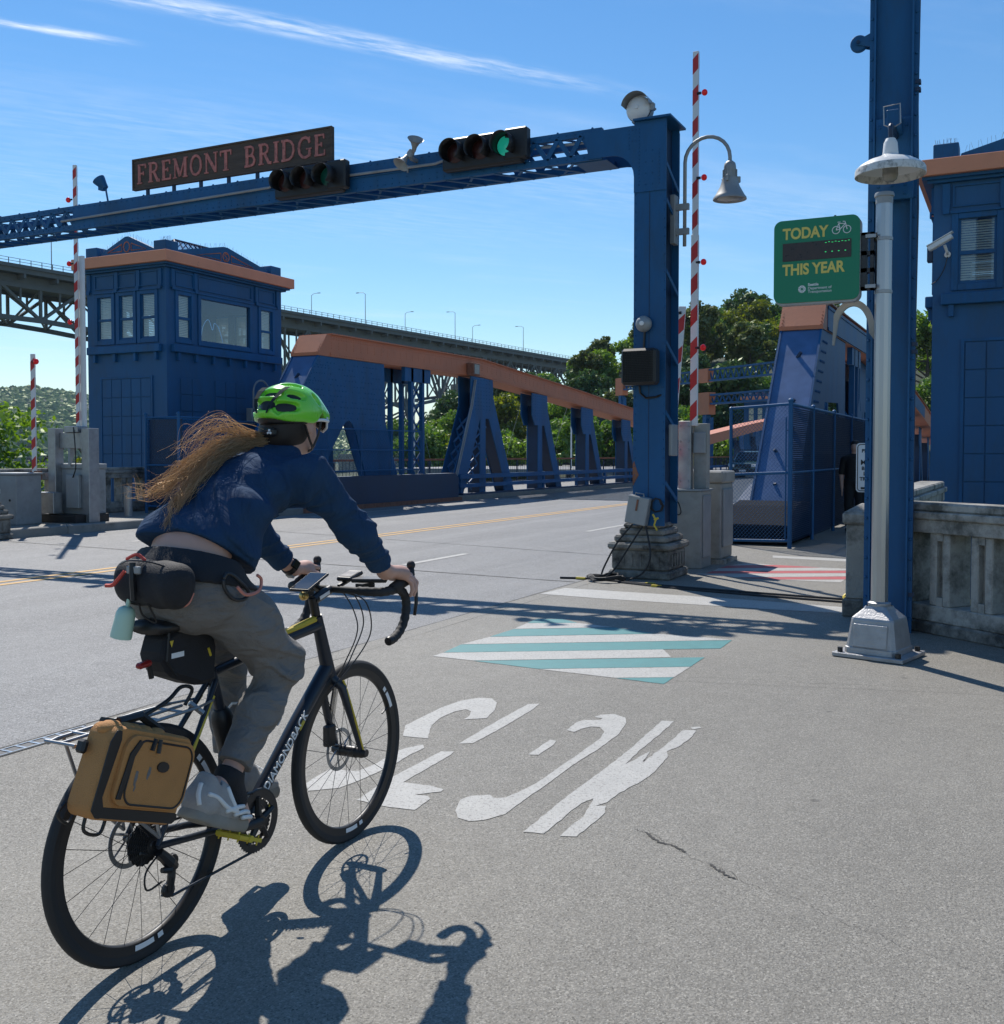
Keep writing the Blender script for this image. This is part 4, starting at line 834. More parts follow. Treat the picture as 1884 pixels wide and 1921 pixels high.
def horn(c, d, nm):
    MB().lathe([(.010,0),(.024,.016),(.032,.072),(.06,.136),(.10,.176),(.104,.178),(.096,.168),(.056,.128),(.024,.08),(.0,.072)], c, d, 20).build(nm, 'greymetal', t, smooth=True)
horn((-6.84,11.26,5.20), (.45,-.45,.75), 'horn'); horn((-6.92,11.26,5.18), (-.25,-.55,-.75), 'horn')
MB().lathe([(0,-.05),(.04,-.05),(.05,0),(.04,.05),(0,.05)], (-6.89,11.27,5.19), (.3,.2,.8), 12).build('driver', 'greymetal', t, smooth=True); MB().box(-6.91,-6.87,11.28,11.42,5.12,5.16).build('bracket', 'greymetal', t)
t = thing('warning_bell', (-3.99, 11.6, 5.245), 'round white warning bell on top of the gantry corner', 'bell')
c = (-3.99, 11.52, 5.40)
MB().lathe([(0,.075),(.02,.075),(.022,.06),(.06,.055),(.115,.035),(.145,0),(.14,-.02),(.0,-.02)], c, (0,-1,0), 28).build('gong', 'white', t, smooth=True)
m_ = MB(); n = 18
for yo in (-.13, .09):
    for i in range(n+1): a = R(8+ (172-8)*i/n); m_.v.append((c[0]+.165*math.cos(a), c[1]+yo, c[2]+.165*math.sin(a)))
m_.f = [(i, i+1, n+2+i, n+1+i) for i in range(n)]
m_.build('hood', 'greymetal', t, smooth='all'); MB().lathe([(.0,-.12),(.15,-.12),(.15,-.021)], c, (0,-1,0), 24).build('body', 'greymetal', t); MB().box(-3.84,-3.80,11.5,11.56,5.36,5.44).tube((-3.86,11.53,5.37),(-3.78,11.53,5.37),.012).build('latch', 'greymetal', t)
MB().box(-4.06,-3.92,11.5,11.66,5.2455,5.27).build('foot', 'greymetal', t)
t = thing('floodlight', (-12.4, 11.5, 5.22), 'small blue floodlight on a bent arm atop the gantry left of the sign', 'lamp')
MB().lathe([(0,-.12),(.05,-.12),(.065,-.06),(.085,0),(.095,.03),(.098,.05),(.07,.05),(.0,.045)], (-12.45,11.46,5.53), (-.55,-.25,.8), 16).build('head', 'blue', t, smooth=True)
MB().path([(-12.42,11.47,5.42),(-12.36,11.48,5.40),(-12.34,11.5,5.22)], .014, 6).build('arm', 'blue', t); MB().obox((-12.42,11.47,5.45), (.55,.25,0), (0,1,0), (0,0,1), .12,.08,.1).build('ballast', 'blue', t)
def gooseneck(base, d, sc, lab, group=None):
    """base: foot of the pipe; d: unit direction of the arm"""
    b = Vector(base); d = Vector(d); u = Vector((0,0,1)); t = thing('gooseneck_lamp', base, lab, 'lamp')
    P = [b, b+u*.95*sc]+[b+u*.95*sc+d*(.26*sc-.26*sc*math.cos(a))+u*.26*sc*math.sin(a) for a in [R(k*15) for k in range(1,13)]]+[b+u*.85*sc+d*.52*sc]
    MB().path(P, .021*sc, 10).build('pipe', 'greymetal', t, smooth='all')
    c = b+u*.82*sc+d*.52*sc
    MB().lathe([(0,.09),(.03,.088),(.06,.06),(.068,.02),(.068,-.01),(.075,-.012),(.075,-.10),(.085,-.105),(.088,-.13),(.11,-.20),(.165,-.30),(.185,-.325),(.188,-.345),(.165,-.345),(.15,-.335),(.0,-.335)] if sc > 0 else [], c, u, 28).build('shade', 'greymetal', t, smooth=True) if sc == 1 else MB().lathe([(q[0]*sc,q[1]*sc) for q in [(0,.09),(.03,.088),(.06,.06),(.068,.02),(.075,-.012),(.075,-.10),(.088,-.13),(.11,-.20),(.165,-.30),(.188,-.345),(.15,-.335),(.0,-.335)]], c, u, 24).build('shade', 'greymetal', t, smooth=True)
    MB().lathe([(0,-.352*sc),(.09*sc,-.350*sc),(.142*sc,-.338*sc)], c, u, 24).build('lens', 'glasslamp', t, smooth=True)
    m_ = MB()
    for k in range(16): a = k*math.pi/8; m_.obox(c+Vector((math.cos(a)*.077*sc, math.sin(a)*.077*sc, -.055*sc)), (math.cos(a),math.sin(a),0), (-math.sin(a),math.cos(a),0), (0,0,1), .01*sc,.01*sc,.08*sc)
    m_.build('fin', 'greymetal', t)
    for k in range(3):
        a = k*2.09+.5; MB().obox(c+Vector((math.cos(a)*.10*sc, math.sin(a)*.10*sc, -.12*sc)), (math.cos(a),math.sin(a),0), (-math.sin(a),math.cos(a),0), (0,0,1), .04*sc,.03*sc,.07*sc).build('clip', 'greymetal', t, bevel=.005)
    for z in (.17,.45): MB().obox(b+u*z*sc-d*.03*sc, d, u.cross(d), u, .16*sc,.05*sc,.07*sc).build('clamp', 'greymetal', t)
    MB().obox(b+u*.31*sc-d*.125*sc, d, u.cross(d), u, .06*sc,.14*sc,.56*sc).build('mount_plate', 'greymetal', t, bevel=.006)
gooseneck((-3.50,11.74,3.83), (1,0,0), 1, 'grey gooseneck lamp clamped to the right side of the gantry post')
gooseneck((-18.72,22.42,1.95), (0,1,0), 1.25, 'grey gooseneck lamp on the side wall of the left control tower')
t = thing('lane_signal', (-3.93, 11.3, 2.2), 'square black dead signal head with louvred face on the gantry post', 'signal')
MB().box(-4.07,-3.66,11.18,11.36,2.22,2.63).build('housing', 'black', t, bevel=.03)
m_ = MB()
for k in range(18):
    a = -4.09+k*.02; m_.box(-4.04,-3.69,11.165,11.179,2.25+k*.0195,2.253+k*.0195); m_.box(-4.04+k*.02,-4.037+k*.02,11.166,11.178,2.25,2.60)
m_.build('louvre', 'black', t, stuff=True); MB().box(-3.96,-3.86,11.36,11.419,2.4,2.5).build('bracket', 'black', t)
t = thing('electric_bell', (-3.89, 11.36, 2.9), 'small grey bell with pale centre above the louvred signal', 'bell')
MB().lathe([(0,.07),(.025,.069),(.03,.06),(.07,.045),(.092,.01),(.09,-.03),(.0,-.03)], (-3.86,11.36,2.92), (0,-1,0), 22).build('gong', 'greymetal', t, smooth=True)
MB().lathe([(0,.078),(.026,.076),(.028,.062)], (-3.86,11.36,2.92), (0,-1,0), 12).build('boss', 'white', t, smooth=True); m_ = MB().tube((-3.86,11.40,2.84),(-3.87,11.40,2.63),.013,n=6); m_.path([(-3.92,11.40,2.22),(-3.91,11.40,2.14),(-3.84,11.40,2.08),(-3.72,11.40,2.09),(-3.63,11.45,2.13)], .013, 6); m_.build('cable', 'black', t)
put(MB().box(-3.605,-3.56,11.50,11.72,1.42,1.78).build('junction_box', 'greymetal', bevel=.008), 'narrow grey junction box on the right side of the gantry post', 'electrical box')
t = thing('control_box', (-3.9, 11.3, .64), 'pale grey metal box with handle leaning on the pedestal top', 'electrical box')
bb = MB(); bb.obox((-3.905,11.34,.80), (.985,0,-.17), (0,1,0), (.17,0,.985), .25,.12,.32).build('case', 'greymetal', t, bevel=.008)
MB().path([(-3.94,11.34,.965),(-3.94,11.34,1.0),(-3.84,11.34,.985),(-3.84,11.34,.95)], .008, 6).build('handle', 'steel', t); MB().obox((-3.90,11.275,.86), (.985,0,-.17), (0,1,0), (.17,0,.985), .02,.012,.13).build('hasp', 'rust', t)
m_ = MB()
def cable(P, r=.011, n=8): return MB().path(bez(P, n), r, 6)
cc = thing('power_cable', (-4.2, 11.2, 0), 'black power cable looping from the grey box into a coil on the ground', 'cable')
cable([(-3.96,11.30,.64),(-4.14,11.28,.42),(-4.28,11.25,.15),(-4.31,11.2,.02)]).build('lead', 'rubber', cc); cable([(-3.84,11.30,.62),(-4.0,11.26,.36),(-4.15,11.22,.12),(-4.25,11.15,.02)]).build('lead', 'rubber', cc)
cable([(-3.80,11.30,.62),(-3.72,11.22,.3),(-3.80,11.2,.1),(-3.95,11.12,.02)]).build('lead', 'rubber', cc)
P = []
for k in range(90): a = k*.42; P.append((-4.18+(.19+.03*math.sin(k*1.7))*math.cos(a), 11.05+(.20+.03*math.cos(k*1.3))*math.sin(a), .018+.006*(k % 5)+.0004*k))
MB().path(P, .011, 6).build('coil', 'rubber', cc); m_ = MB()
for k in range(14): m_.path([(-3.70+.09*math.cos(k*.9)*(.6+.03*k), 11.38, .86+.08*math.sin(k*.9)) , (-3.70+.09*math.cos(k*.9+.9)*(.6+.03*k), 11.37, .86+.08*math.sin(k*.9+.9))], .009, 5)
m_.build('tangle', 'rubber', cc); MB().path([(-3.72,11.3,.76),(-3.68,11.29,.70),(-3.70,11.29,.64),(-3.66,11.28,.58)], .011, 5).path([(-3.70,11.29,.70),(-3.65,11.29,.72)], .012, 5).build('yellow_tape', 'yellow', cc)
for k, (P, lb) in enumerate((([(-4.75,11.05,.012),(-4.4,11.1,.012),(-3.6,10.9,.012),(-2.6,10.75,.012),(-1.45,10.62,.012)], 'black cable lying across the pavement to the pillar, farther of two'), ([(-4.0,10.95,.012),(-3.3,10.72,.012),(-2.4,10.55,.012),(-1.45,10.42,.012)], 'black cable lying across the pavement to the pillar, nearer of two'))):
    t = thing('floor_cable', (-3, 10.7, 0), lb, 'cable'); cable(P, .014).build('cable', 'rubber', t)
    for q in ((-4.5,11.08),(-3.62,10.93)) if k == 0 else ((-3.5,10.78),): MB().box(q[0]-.06,q[0]+.05,q[1]-.018,q[1]+.018,.006,.028).build('tape', 'yellow', t)
put(MB().path(bez([(-1.52,10.66,.03),(-1.44,10.6,.10),(-1.40,10.5,.12),(-1.5,10.45,.06),(-1.42,10.38,.02)]), .025, 6).build('rope_knot', 'yellow'), 'yellow rope knot at the foot of the concrete pillar', 'rope')
# far post and pedestal of the gantry (mostly out of frame)
MB().box(-15.98, -15.6, GY0, GY1, .62, 5.2).build('post', 'blue', G_)
pl = copy_tree(pd, (-11.76, 0, .0)); pl['label'] = 'stepped concrete pedestal cut off by the left edge of the picture'

# ---------------------------------------------------------------- barriers
def striped_arm(p, q, w, d_, n, T, face, ph=0.):
    """boom from p to q; face: unit vector of the striped side, red diagonal bands inlaid on it"""
    p = Vector(p); q = Vector(q); ax = (q-p).normalized(); ln = (q-p).length; f = Vector(face); sd = ax.cross(f).normalized()
    MB().obox((p+q)/2, sd, f, ax, w, d_, ln).build('boom', 'white', T, bevel=.004)
    st = ln/n
    for k in range(n):
        z0 = (k+ph)*st; z1 = z0+st*.5; sl_ = w*1.0
        if z1+sl_ > ln: break
        for fs in (1,-1):
            c = p+f*fs*(d_/2+.0008); P = [c-sd*w/2+ax*z0, c+sd*w/2+ax*(z0+sl_), c+sd*w/2+ax*(z1+sl_), c-sd*w/2+ax*z1]
            MB().add(P, [(0,1,2,3)]).build('red_band', 'red', T)
        for fs in (1,-1):
            c = p+sd*fs*(w/2+.0008); zz = z0+(sl_ if fs > 0 else 0); P = [c-f*d_/2+ax*zz, c+f*d_/2+ax*zz, c+f*d_/2+ax*(zz+st*.5), c-f*d_/2+ax*(zz+st*.5)]
            if fs < 0: MB().add(P, [(0,1,2,3)]).build('red_band', 'red', T)
def arm_lamp(c, T, s=1, r=.036):
    MB().ball(c, (r*1.05, r*1.05, r*1.12), 14, 10).build('lamp', 'redlens', T, smooth='all'); MB().tube((c[0]-s*.045,c[1],c[2]), (c[0]-s*.095,c[1],c[2]), .018, n=8).build('lamp_socket', 'black', T)
bg_ = thing('barrier_gate', (-3.7, 13.0, 0), 'tall red and white barrier arm raised upright beside the gantry', 'barrier')
striped_arm((-3.715,12.92,1.80),(-3.715,12.92,4.2), .088, .062, 6, bg_, (0,-1,0), .1)
striped_arm((-3.715,12.93,4.16),(-3.72,12.93,6.48), .072, .05, 6, bg_, (0,-1,0), .25)
for z in (5.95,4.90,3.85,2.78): arm_lamp((-3.715+.115, 12.9, z), bg_)
MB().box(-3.90,-3.74,12.86,13.0,.98,1.86).build('channel', 'steel', bg_, bevel=.006)
MB().box(-3.735,-3.56,12.98,13.12,1.0,1.83).build('channel', 'cabinet', bg_, bevel=.006)
MB().box(-3.73,-3.57,12.93,12.979,1.45,1.72).build('hinge_block', 'greymetal', bg_, bevel=.01)
m_ = MB()
for z in (1.1,1.5,1.6,1.8):
    for xx in (-3.875,-3.765): m_.rivet((xx,12.86,z), (0,-1,0), .014, .012)
m_.build('bolts', 'steel', bg_, stuff=True)
p2 = thing('barrier_gate', (-4.0, 12.75, 0), 'short red and white barrier arm leaning slightly right of the post', 'barrier')
striped_arm((-3.985,12.68,.92),(-3.80,12.68,3.28), .088, .03, 6, p2, (0,-1,0), .05)
arm_lamp((-3.905,12.66,3.20), p2, -1, .042); MB().box(-4.07,-3.92,12.66,12.72,.74,.93).build('hinge_plate', 'greymetal', p2)
ca = thing('control_cabinet', (-3.8, 12.95, 0), 'narrow stained grey cabinet just right of the pedestal', 'cabinet')
MB().box(-4.05,-3.56,12.72,13.2,.0,.98).build('case', 'cabinet', ca, bevel=.012); MB().box(-3.559,-3.545,12.78,13.14,.14,.92).build('door', 'greymetal', ca, bevel=.004)
MB().box(-4.07,-3.54,12.70,13.22,.98,1.0).build('lid', 'greymetal', ca); MB().path(bez([(-3.9,12.70,.80),(-3.84,12.66,.84),(-3.80,12.66,.72),(-3.84,12.68,.68),(-3.9,12.70,.74)]), .008, 5).build('cable', 'black', ca)
cb = thing('barrier_machine', (-3.65, 13.8, 0), 'stained concrete-grey barrier machine housing with side hatch', 'cabinet')
MB().box(-3.98,-3.50,13.45,14.05,.06,1.06).build('case', 'cabinet', cb, bevel=.015); MB().box(-4.01,-3.47,13.42,14.08,1.06,1.22).build('cap', 'cabinet', cb, bevel=.02)
MB().pz([(-4.02,13.40),(-3.44,13.40),(-3.44,14.1),(-4.02,14.1)], 0, .06).build('foot', 'conc', cb); MB().box(-3.499,-3.47,13.50,13.98,.22,.98).build('door', 'greymetal', cb, bevel=.006)
MB().lathe([(0,.03),(.06,.028),(.075,0)], (-3.74,13.45,.86), (0,-1,0), 16).build('port', 'greymetal', cb, smooth=True); MB().box(-3.83,-3.65,13.43,13.449,.78,.95).build('port_plate', 'greymetal', cb, bevel=.01)
MB().box(-3.86,-3.76,13.30,13.44,.18,.48).build('outlet_box', 'cabinet', cb, bevel=.01)
# left side
lg = thing('barrier_gate', (-16.1, 14.1, .15), 'tall red and white barrier arm raised in front of the left tower', 'barrier')
striped_arm((-16.09,14.2,1.95),(-16.09,14.2,6.9), .07, .05, 14, lg, (.35,-.94,0), .2)
MB().box(-16.075,-15.975,14.24,14.30,1.95,5.2).build('back_rail', 'white', lg)
for z in (6.25,5.05,3.95): arm_lamp((-16.09-.13, 14.15, z), lg, -1, .045)
MB().box(-16.64,-16.44,13.95,14.15,.15,1.93).build('frame_post', 'steel', lg, bevel=.008); MB().box(-15.86,-15.66,14.05,14.3,.15,1.93).build('frame_post', 'steel', lg, bevel=.008)
MB().box(-16.44,-15.86,14.05,14.2,1.55,1.85).build('cross_beam', 'steel', lg, bevel=.008)
MB().px([(14.04,1.55),(14.04,1.2),(14.2,1.55)], -16.2, -16.14).build('stiffener', 'greymetal', lg)
MB().box(-16.26,-15.9,14.0,14.25,1.85,1.97).build('hinge_block', 'steel', lg, bevel=.01)
MB().box(-16.8,-15.82,14.1,14.6,.3,1.16).build('machine_case', 'greymetal', lg, bevel=.01); MB().box(-16.83,-15.8,14.08,14.62,1.16,1.26).build('machine_cap', 'greymetal', lg, bevel=.015)
MB().box(-16.2,-15.87,13.98,14.1,.42,1.05).build('machine_door', 'greymetal', lg, bevel=.008)
MB().box(-16.75,-16.27,13.75,13.95,.32,.72).build('counterweight', 'steel', lg, bevel=.008)
MB().pz([(-16.75,13.7),(-15.75,13.8),(-15.75,14.6),(-16.75,14.6)], .151, .30).build('foot', 'black', lg)
MB().path(bez([(-16.0,14.0,1.95),(-15.93,13.97,1.6),(-15.92,13.97,1.2),(-16.0,13.97,1.0)]), .012, 5).build('cable', 'black', lg)
MB().lathe([(0,.03),(.05,.03),(.05,0)], (-16.75,14.05,1.05), (0,-1,0), 12).build('pivot', 'greymetal', lg)
lp = thing('barrier_gate', (-16.95, 13.8, .15), 'short red and white barrier arm upright at the far left', 'barrier')
striped_arm((-16.9,13.86,1.1),(-16.9,13.86,3.35), .085, .04, 6, lp, (.3,-.95,0), .1); arm_lamp((-16.78,13.83,3.2), lp, 1, .05)
MB().box(-17.0,-16.8,13.84,13.95,.95,1.12).build('hinge_plate', 'rust', lp)
lc = thing('control_cabinet', (-16.6, 13.2, .15), 'dull grey cabinet with torn stickers at the left edge', 'cabinet')
MB().box(-16.98,-16.28,12.95,13.5,.15,1.06).build('case', 'greymetal', lc, bevel=.012); MB().box(-17.0,-16.26,12.93,13.52,1.06,1.10).build('lid', 'greymetal', lc, bevel=.01)
MB().box(-16.86,-16.74,12.944,12.949,.84,.93).build('sticker', 'signwhite', lc); MB().box(-16.82,-16.70,12.944,12.949,.72,.81).build('sticker', 'signwhite', lc)
MB().lathe([(0,.012),(.02,.01),(.025,0)], (-16.45,12.95,.6), (0,-1,0), 10).build('knob', 'black', lc)
put(MB().lathe([(0,.62),(.10,.62),(.10,.60),(.085,.60),(.085,.0),(0,.0)], (-16.6,15.9,.152), (0,0,1), 18).build('bollard', 'steel', smooth=True), 'low steel bollard stub on the far pavement by the barrier', 'bollard')

# ---------------------------------------------------------------- lamp pole, counter sign and tall post
ca_, sa_ = math.cos(R(-14)), math.sin(R(-14)); AX = Vector((ca_, sa_, 0)); AY = Vector((-sa_, ca_, 0)); Z = Vector((0,0,1))
lp_ = thing('lamp_pole', (-.885, 7.80, 0), 'aluminium pole on a square cast base holding the green counter sign', 'pole')
pc = Vector((-.885, 7.80, 0))
MB().obox(pc+Z*.022, AX, AY, Z, .50,.46,.03).build('base_plate', 'cast', lp_, bevel=.004)
for i,j_ in ((-1,-1),(1,-1),(1,1),(-1,1)): MB().lathe([(.0,.032),(.02,.032),(.02,0)], pc+AX*i*.205+AY*j_*.19+Z*.0375, Z, 6).build('anchor_nut', 'darksteel', lp_)
def ring(h, w): return [pc+Z*h+AX*i*w+AY*j_*w for i,j_ in ((-1,-.86),(-.86,-1),(.86,-1),(1,-.86),(1,.86),(.86,1),(-.86,1),(-1,.86))]
m_ = MB(); lv = [(.038,.185),(.075,.182),(.08,.176),(.27,.150),(.285,.145),(.345,.085),(.365,.075)]
for h, w in lv: m_.v += [tuple(p) for p in ring(h, w)]
for i in range(len(lv)-1):
    for k in range(8): m_.f.append((i*8+k, i*8+(k+1) % 8, (i+1)*8+(k+1) % 8, (i+1)*8+k))
m_.build('cast_base', 'cast', lp_)
a = R(84.2); q = [pc-AY*(.1765-.0)+Z*.09]
dv = (Vector((0,0,.19))+AY*.024).normalized()
c0 = pc-AY*.1685+Z*.165
MB().obox(c0, AX, AY, dv, .24,.012,.165).build('access_door', 'cast', lp_, bevel=.005)
MB().lathe([(.078,.355),(.078,.385),(.06,.395)], pc, Z, 24).build('collar', 'cast', lp_, smooth=True)
MB().lathe([(.0585,.38),(.0575,1.6),(.0565,3.2),(.0,3.2)], pc, Z, 12).build('shaft', 'alu', lp_)
MB().lathe([(.0,3.275),(.062,3.272),(.066,3.26),(.066,3.245),(.058,3.24),(.058,3.195)], pc, Z, 20).build('cap', 'greymetal', lp_, smooth=True)
for z in (2.58,2.95): MB().lathe([(.0575,z-.012),(.061,z-.01),(.061,z+.01),(.0575,z+.012)], pc, Z, 16).build('band', 'steel', lp_)
cs = thing('counter_sign', (-1.32, 7.76, 2.54), 'green bicycle counter sign with gold words hung on the aluminium pole', 'sign')
sx0, sx1, sz0, sz1, sy = -1.632, -1.036, 2.535, 3.128, 7.72
def rrect(x0, x1, z0, z1, r, n=7):
    P = []
    for cx_, cz_, a0 in ((x1-r,z1-r,0),(x0+r,z1-r,90),(x0+r,z0+r,180),(x1-r,z0+r,270)):
        for k in range(n+1): a = R(a0+90*k/n); P.append((cx_+r*math.cos(a), cz_+r*math.sin(a)))
    return P
MB().py(rrect(sx0,sx1,sz0,sz1,.055), sy, sy+.012).build('panel', 'greenSign', cs)
MB().py(rrect(sx0+.004,sx1+.004,sz0-.014,sz1-.004,.055), sy+.013, sy+.10).build('case', 'cast', cs)
sX = lambda p: sx0+(p-1458)*(sx1-sx0)/159
text_mesh('TODAY', .108, 'goldtext', cs, (sX(1475), sy-.001, 2.993), (1,0,0), (0,0,1), xs=.84, bold=.0035)
text_mesh('THIS YEAR', .108, 'goldtext', cs, (sX(1475), sy-.001, 2.735), (1,0,0), (0,0,1), xs=.845, bold=.0035)
MB().box(sX(1475), sX(1602), sy-.004, sy-.0005, 2.833, 2.962).build('display', 'display', cs)
for k in range(9):
    xx = sX(1548)+k*.0225
    if k in (0,): continue
    MB().box(xx, xx+.012, sy-.0062, sy-.0045, 2.948-.004*(k%2), 2.952-.004*(k%2)).build('led', 'led', cs)
    if k % 2: MB().box(xx, xx+.010, sy-.0062, sy-.0045, 2.878, 2.884).build('led', 'led', cs)
for t_, z in (('Seattle',2.648),('Department of',2.622),('Transportation',2.597)): text_mesh(t_, .027, 'signwhite', cs, (sX(1523), sy-.001, z), (1,0,0), (0,0,1), bold=.0006 if z > 2.64 else 0)
m_ = MB()
for k in range(12):
    a = k*math.pi/6; cx_, cz_ = sX(1512), 2.628; r0, r1 = .008, .027
    m_.py([(cx_+r0*math.cos(a-.12),cz_+r0*math.sin(a-.12)),(cx_+r1*math.cos(a-.2),cz_+r1*math.sin(a-.2)),(cx_+r1*math.cos(a+.2),cz_+r1*math.sin(a+.2)),(cx_+r0*math.cos(a+.12),cz_+r0*math.sin(a+.12))], sy-.0022, sy-.0005)
m_.build('emblem', 'signwhite', cs)
m_ = MB(); bw = [sX(1574), sX(1594)]; zc = 3.028
for b_ in bw: m_.path([(b_+.026*math.cos(a*.39), sy-.002, zc+.026*math.sin(a*.39)) for a in range(16)], .003, 4, closed=True)
A_=(bw[0],sy-.002,zc); B_=(bw[0]+.028,sy-.002,zc+.004); C_=(bw[0]+.018,sy-.002,zc+.045); D_=(bw[1]-.012,sy-.002,zc+.042); E_=(bw[1],sy-.002,zc); F_=(bw[1]-.014,sy-.002,zc+.056)
for P in ((A_,B_),(B_,C_),(A_,C_),(C_,D_),(B_,D_),(E_,F_)): m_.tube(P[0],P[1],.003,n=4)
m_.path([F_,(bw[1]-.03,sy-.002,zc+.058)], .003, 4); m_.tube((bw[0]+.010,sy-.002,zc+.054),(bw[0]+.030,sy-.002,zc+.054),.003,n=4)
m_.build('bicycle_symbol', 'signwhite', cs)
m_ = MB()
for x0,x1,z0,z1 in ((-1.03,-.99,2.60,3.0),(-.97,-.945,2.60,3.0),(-1.03,-.945,2.98,3.0),(-1.03,-.945,2.6,2.62),(-1.03,-.945,2.72,2.75),(-1.03,-.945,2.84,2.87)): m_.box(x0,x1,7.75,7.82,z0,z1)
m_.build('bracket', 'darksteel', cs)
for z in (2.62,2.97): MB().box(-1.0,-.93,7.735,7.765,z-.012,z+.012).build('bolt_arm', 'steel', cs)
MB().lathe([(0,.02),(.008,.02),(.008,0)], (sX(1570),sy+.05,sz1-.004), Z, 8).build('sensor', 'black', cs)
ar = MB(); n = 20; ao = []
for k in range(n+1):
    a = R(150-148*k/n); ao.append((a, .135+.018*math.sin(k*.3)))
P = [(-1.10+.15*math.cos(a), 2.34+.21*math.sin(a)) for a, _ in ao]; Q = [(-1.10+.115*math.cos(a), 2.30+.205*math.sin(a)) for a, _ in ao]
pl_ = [(-1.235,2.24)]+P+[(-.945,2.25)]+Q[::-1]
bm_ = MB(); 
PP = [(-1.238,2.23)]+P+[(-.946,2.26)]; QQ = [(-1.225,2.23)]+Q+[(-.952,2.26)]
for yy in (7.86,7.90): bm_.v += [(x,yy,z) for x,z in PP]+[(x,yy,z) for x,z in QQ]
k_ = len(PP)
for i in range(k_-1): bm_.f += [(i,i+1,k_+i+1,k_+i),(2*k_+i,2*k_+i+1,3*k_+i+1,3*k_+i),(i,i+1,2*k_+i+1,2*k_+i),(k_+i,k_+i+1,3*k_+i+1,3*k_+i)]
put(bm_.build('arched_strap', 'cabinet'), 'curved metal strap arching from the pole under the green sign', 'strap')
# tall riveted post
tp = thing('tall_post', (-.94, 9.05, 0), 'tall blue riveted steel post rising out of the top of the picture', 'post')
for x0,x1,y0,y1 in ((-1.085,-.815,8.95,8.965),): MB().box(x0,x1,y0,y1,0,9.5).build('web', 'blue', tp)
MB().box(-1.10,-1.086,8.88,9.22,0,9.5).build('flange', 'blue', tp); MB().box(-.814,-.80,8.86,9.22,0,9.5).build('flange', 'blue', tp)
MB().box(-.80,-.765,8.90,8.915,0,9.5).build('angle', 'blue', tp); MB().box(-1.135,-1.10,8.90,8.915,0,9.5).build('angle', 'blue', tp)
MB().box(-1.085,-.815,8.90,8.93,3.62,4.12).build('splice_plate', 'blue', tp, bevel=.004); MB().box(-1.12,-.79,8.85,8.879,3.46,3.62).build('splice_plate', 'blue', tp, bevel=.004)
m_ = MB()
for i in range(58):
    z = .12+i*.16
    for xx in (-1.118,-.782): m_.rivet((xx,8.90,z), (0,-1,0), .014, .012)
    m_.rivet((-.80,8.96,z+.08), (1,0,0), .014, .012); m_.rivet((-1.10,8.94,z+.08), (-1,0,0), .014, .012)
for xx in (-1.05,-.95,-.85):
    for z in (3.5,3.57,3.7,4.05): m_.rivet((xx, 8.85 if z < 3.62 else 8.90, z), (0,-1,0), .013, .01)
m_.build('rivets', 'blue', tp, stuff=True)
MB().path([(-.775,8.93,9.4),(-.77,8.92,5),(-.775,8.92,4.2),(-.762,8.92,3.4),(-.77,8.92,2.6),(-.772,8.92,.1)], .012, 6).build('conduit', 'bluedk', tp)
for z in (.3,2.3,4.3,4.36,2.24): MB().box(-.79,-.75,8.89,8.95,z,z+.03).build('conduit_clip', 'bluedk', tp)
pu = thing('pulley', (-1.2, 8.95, 4.75), 'small blue pulley wheel bracketed to the tall post', 'pulley')
MB().lathe([(0,-.03),(.06,-.03),(.068,-.012),(.055,0),(.068,.012),(.06,.03),(0,.03)], (-1.225,8.95,4.76), (0,-1,.0), 22).build('wheel', 'blue', pu, smooth=True)
MB().py([(-1.10,4.70),(-1.24,4.745),(-1.245,4.77),(-1.10,4.83)], 8.905, 8.915).py([(-1.10,4.70),(-1.24,4.745),(-1.245,4.77),(-1.10,4.83)], 8.985, 8.995).build('cheek', 'blue', pu); MB().tube((-1.225,8.89,4.76),(-1.225,9.01,4.76),.014,n=8).build('axle', 'bluedk', pu)
ls = thing('pendant_lamp', (-.925, 8.5, 3.6), 'broad dirty white enamel lamp shade hanging before the tall post', 'lamp')
lc_ = Vector((-.925, 8.5, 3.62))
MB().lathe([(.045,.20),(.05,.19),(.058,.10),(.09,.082),(.17,.055),(.225,.022),(.248,.0),(.246,-.002),(.22,.012),(.16,.045),(.06,.075)], lc_, Z, 40).build('shade', 'white', ls, smooth=True)
MB().lathe([(.2485,.001),(.256,-.012),(.258,-.058),(.254,-.060),(.251,-.012),(.246,-.001)], lc_, Z, 40).build('rim', 'whitedirty', ls, smooth=True)
MB().lathe([(0,.225),(.035,.222),(.045,.20)], lc_, Z, 20).build('neck', 'white', ls, smooth=True)
MB().lathe([(.055,.06),(.058,-.05),(.05,-.085),(.03,-.10),(0,-.105)], lc_, Z, 20).build('globe', 'glasslamp', ls, smooth='all')
m_ = MB().path(bez([lc_+Z*.22, lc_+Vector((0,.0,.32)), lc_+Vector((0,.2,.34)), lc_+Vector((0,.44,.34))]), .018, 8); m_.build('arm', 'bluedk', ls)
m_ = MB().path([lc_+Vector((-.06,.1,.36)), lc_+Vector((-.065,.1,.50)), lc_+Vector((.055,.1,.51)), lc_+Vector((.06,.1,.36)), lc_+Vector((.0,.1,.33))], .006, 6, closed=True); m_.build('wire_guard', 'steel', ls); MB().box(-.97,-.88,8.62,8.9,3.97,4.10).build('junction_box', 'blue', ls, bevel=.006)
ps = thing('notice_sign', (-1.12, 9.34, 1.1), 'white notice with black lettering half hidden behind the pole', 'sign')
MB().py(rrect(-1.262,-.96,1.115,1.535,.03), 9.34, 9.344).build('plate', 'signwhite', ps)
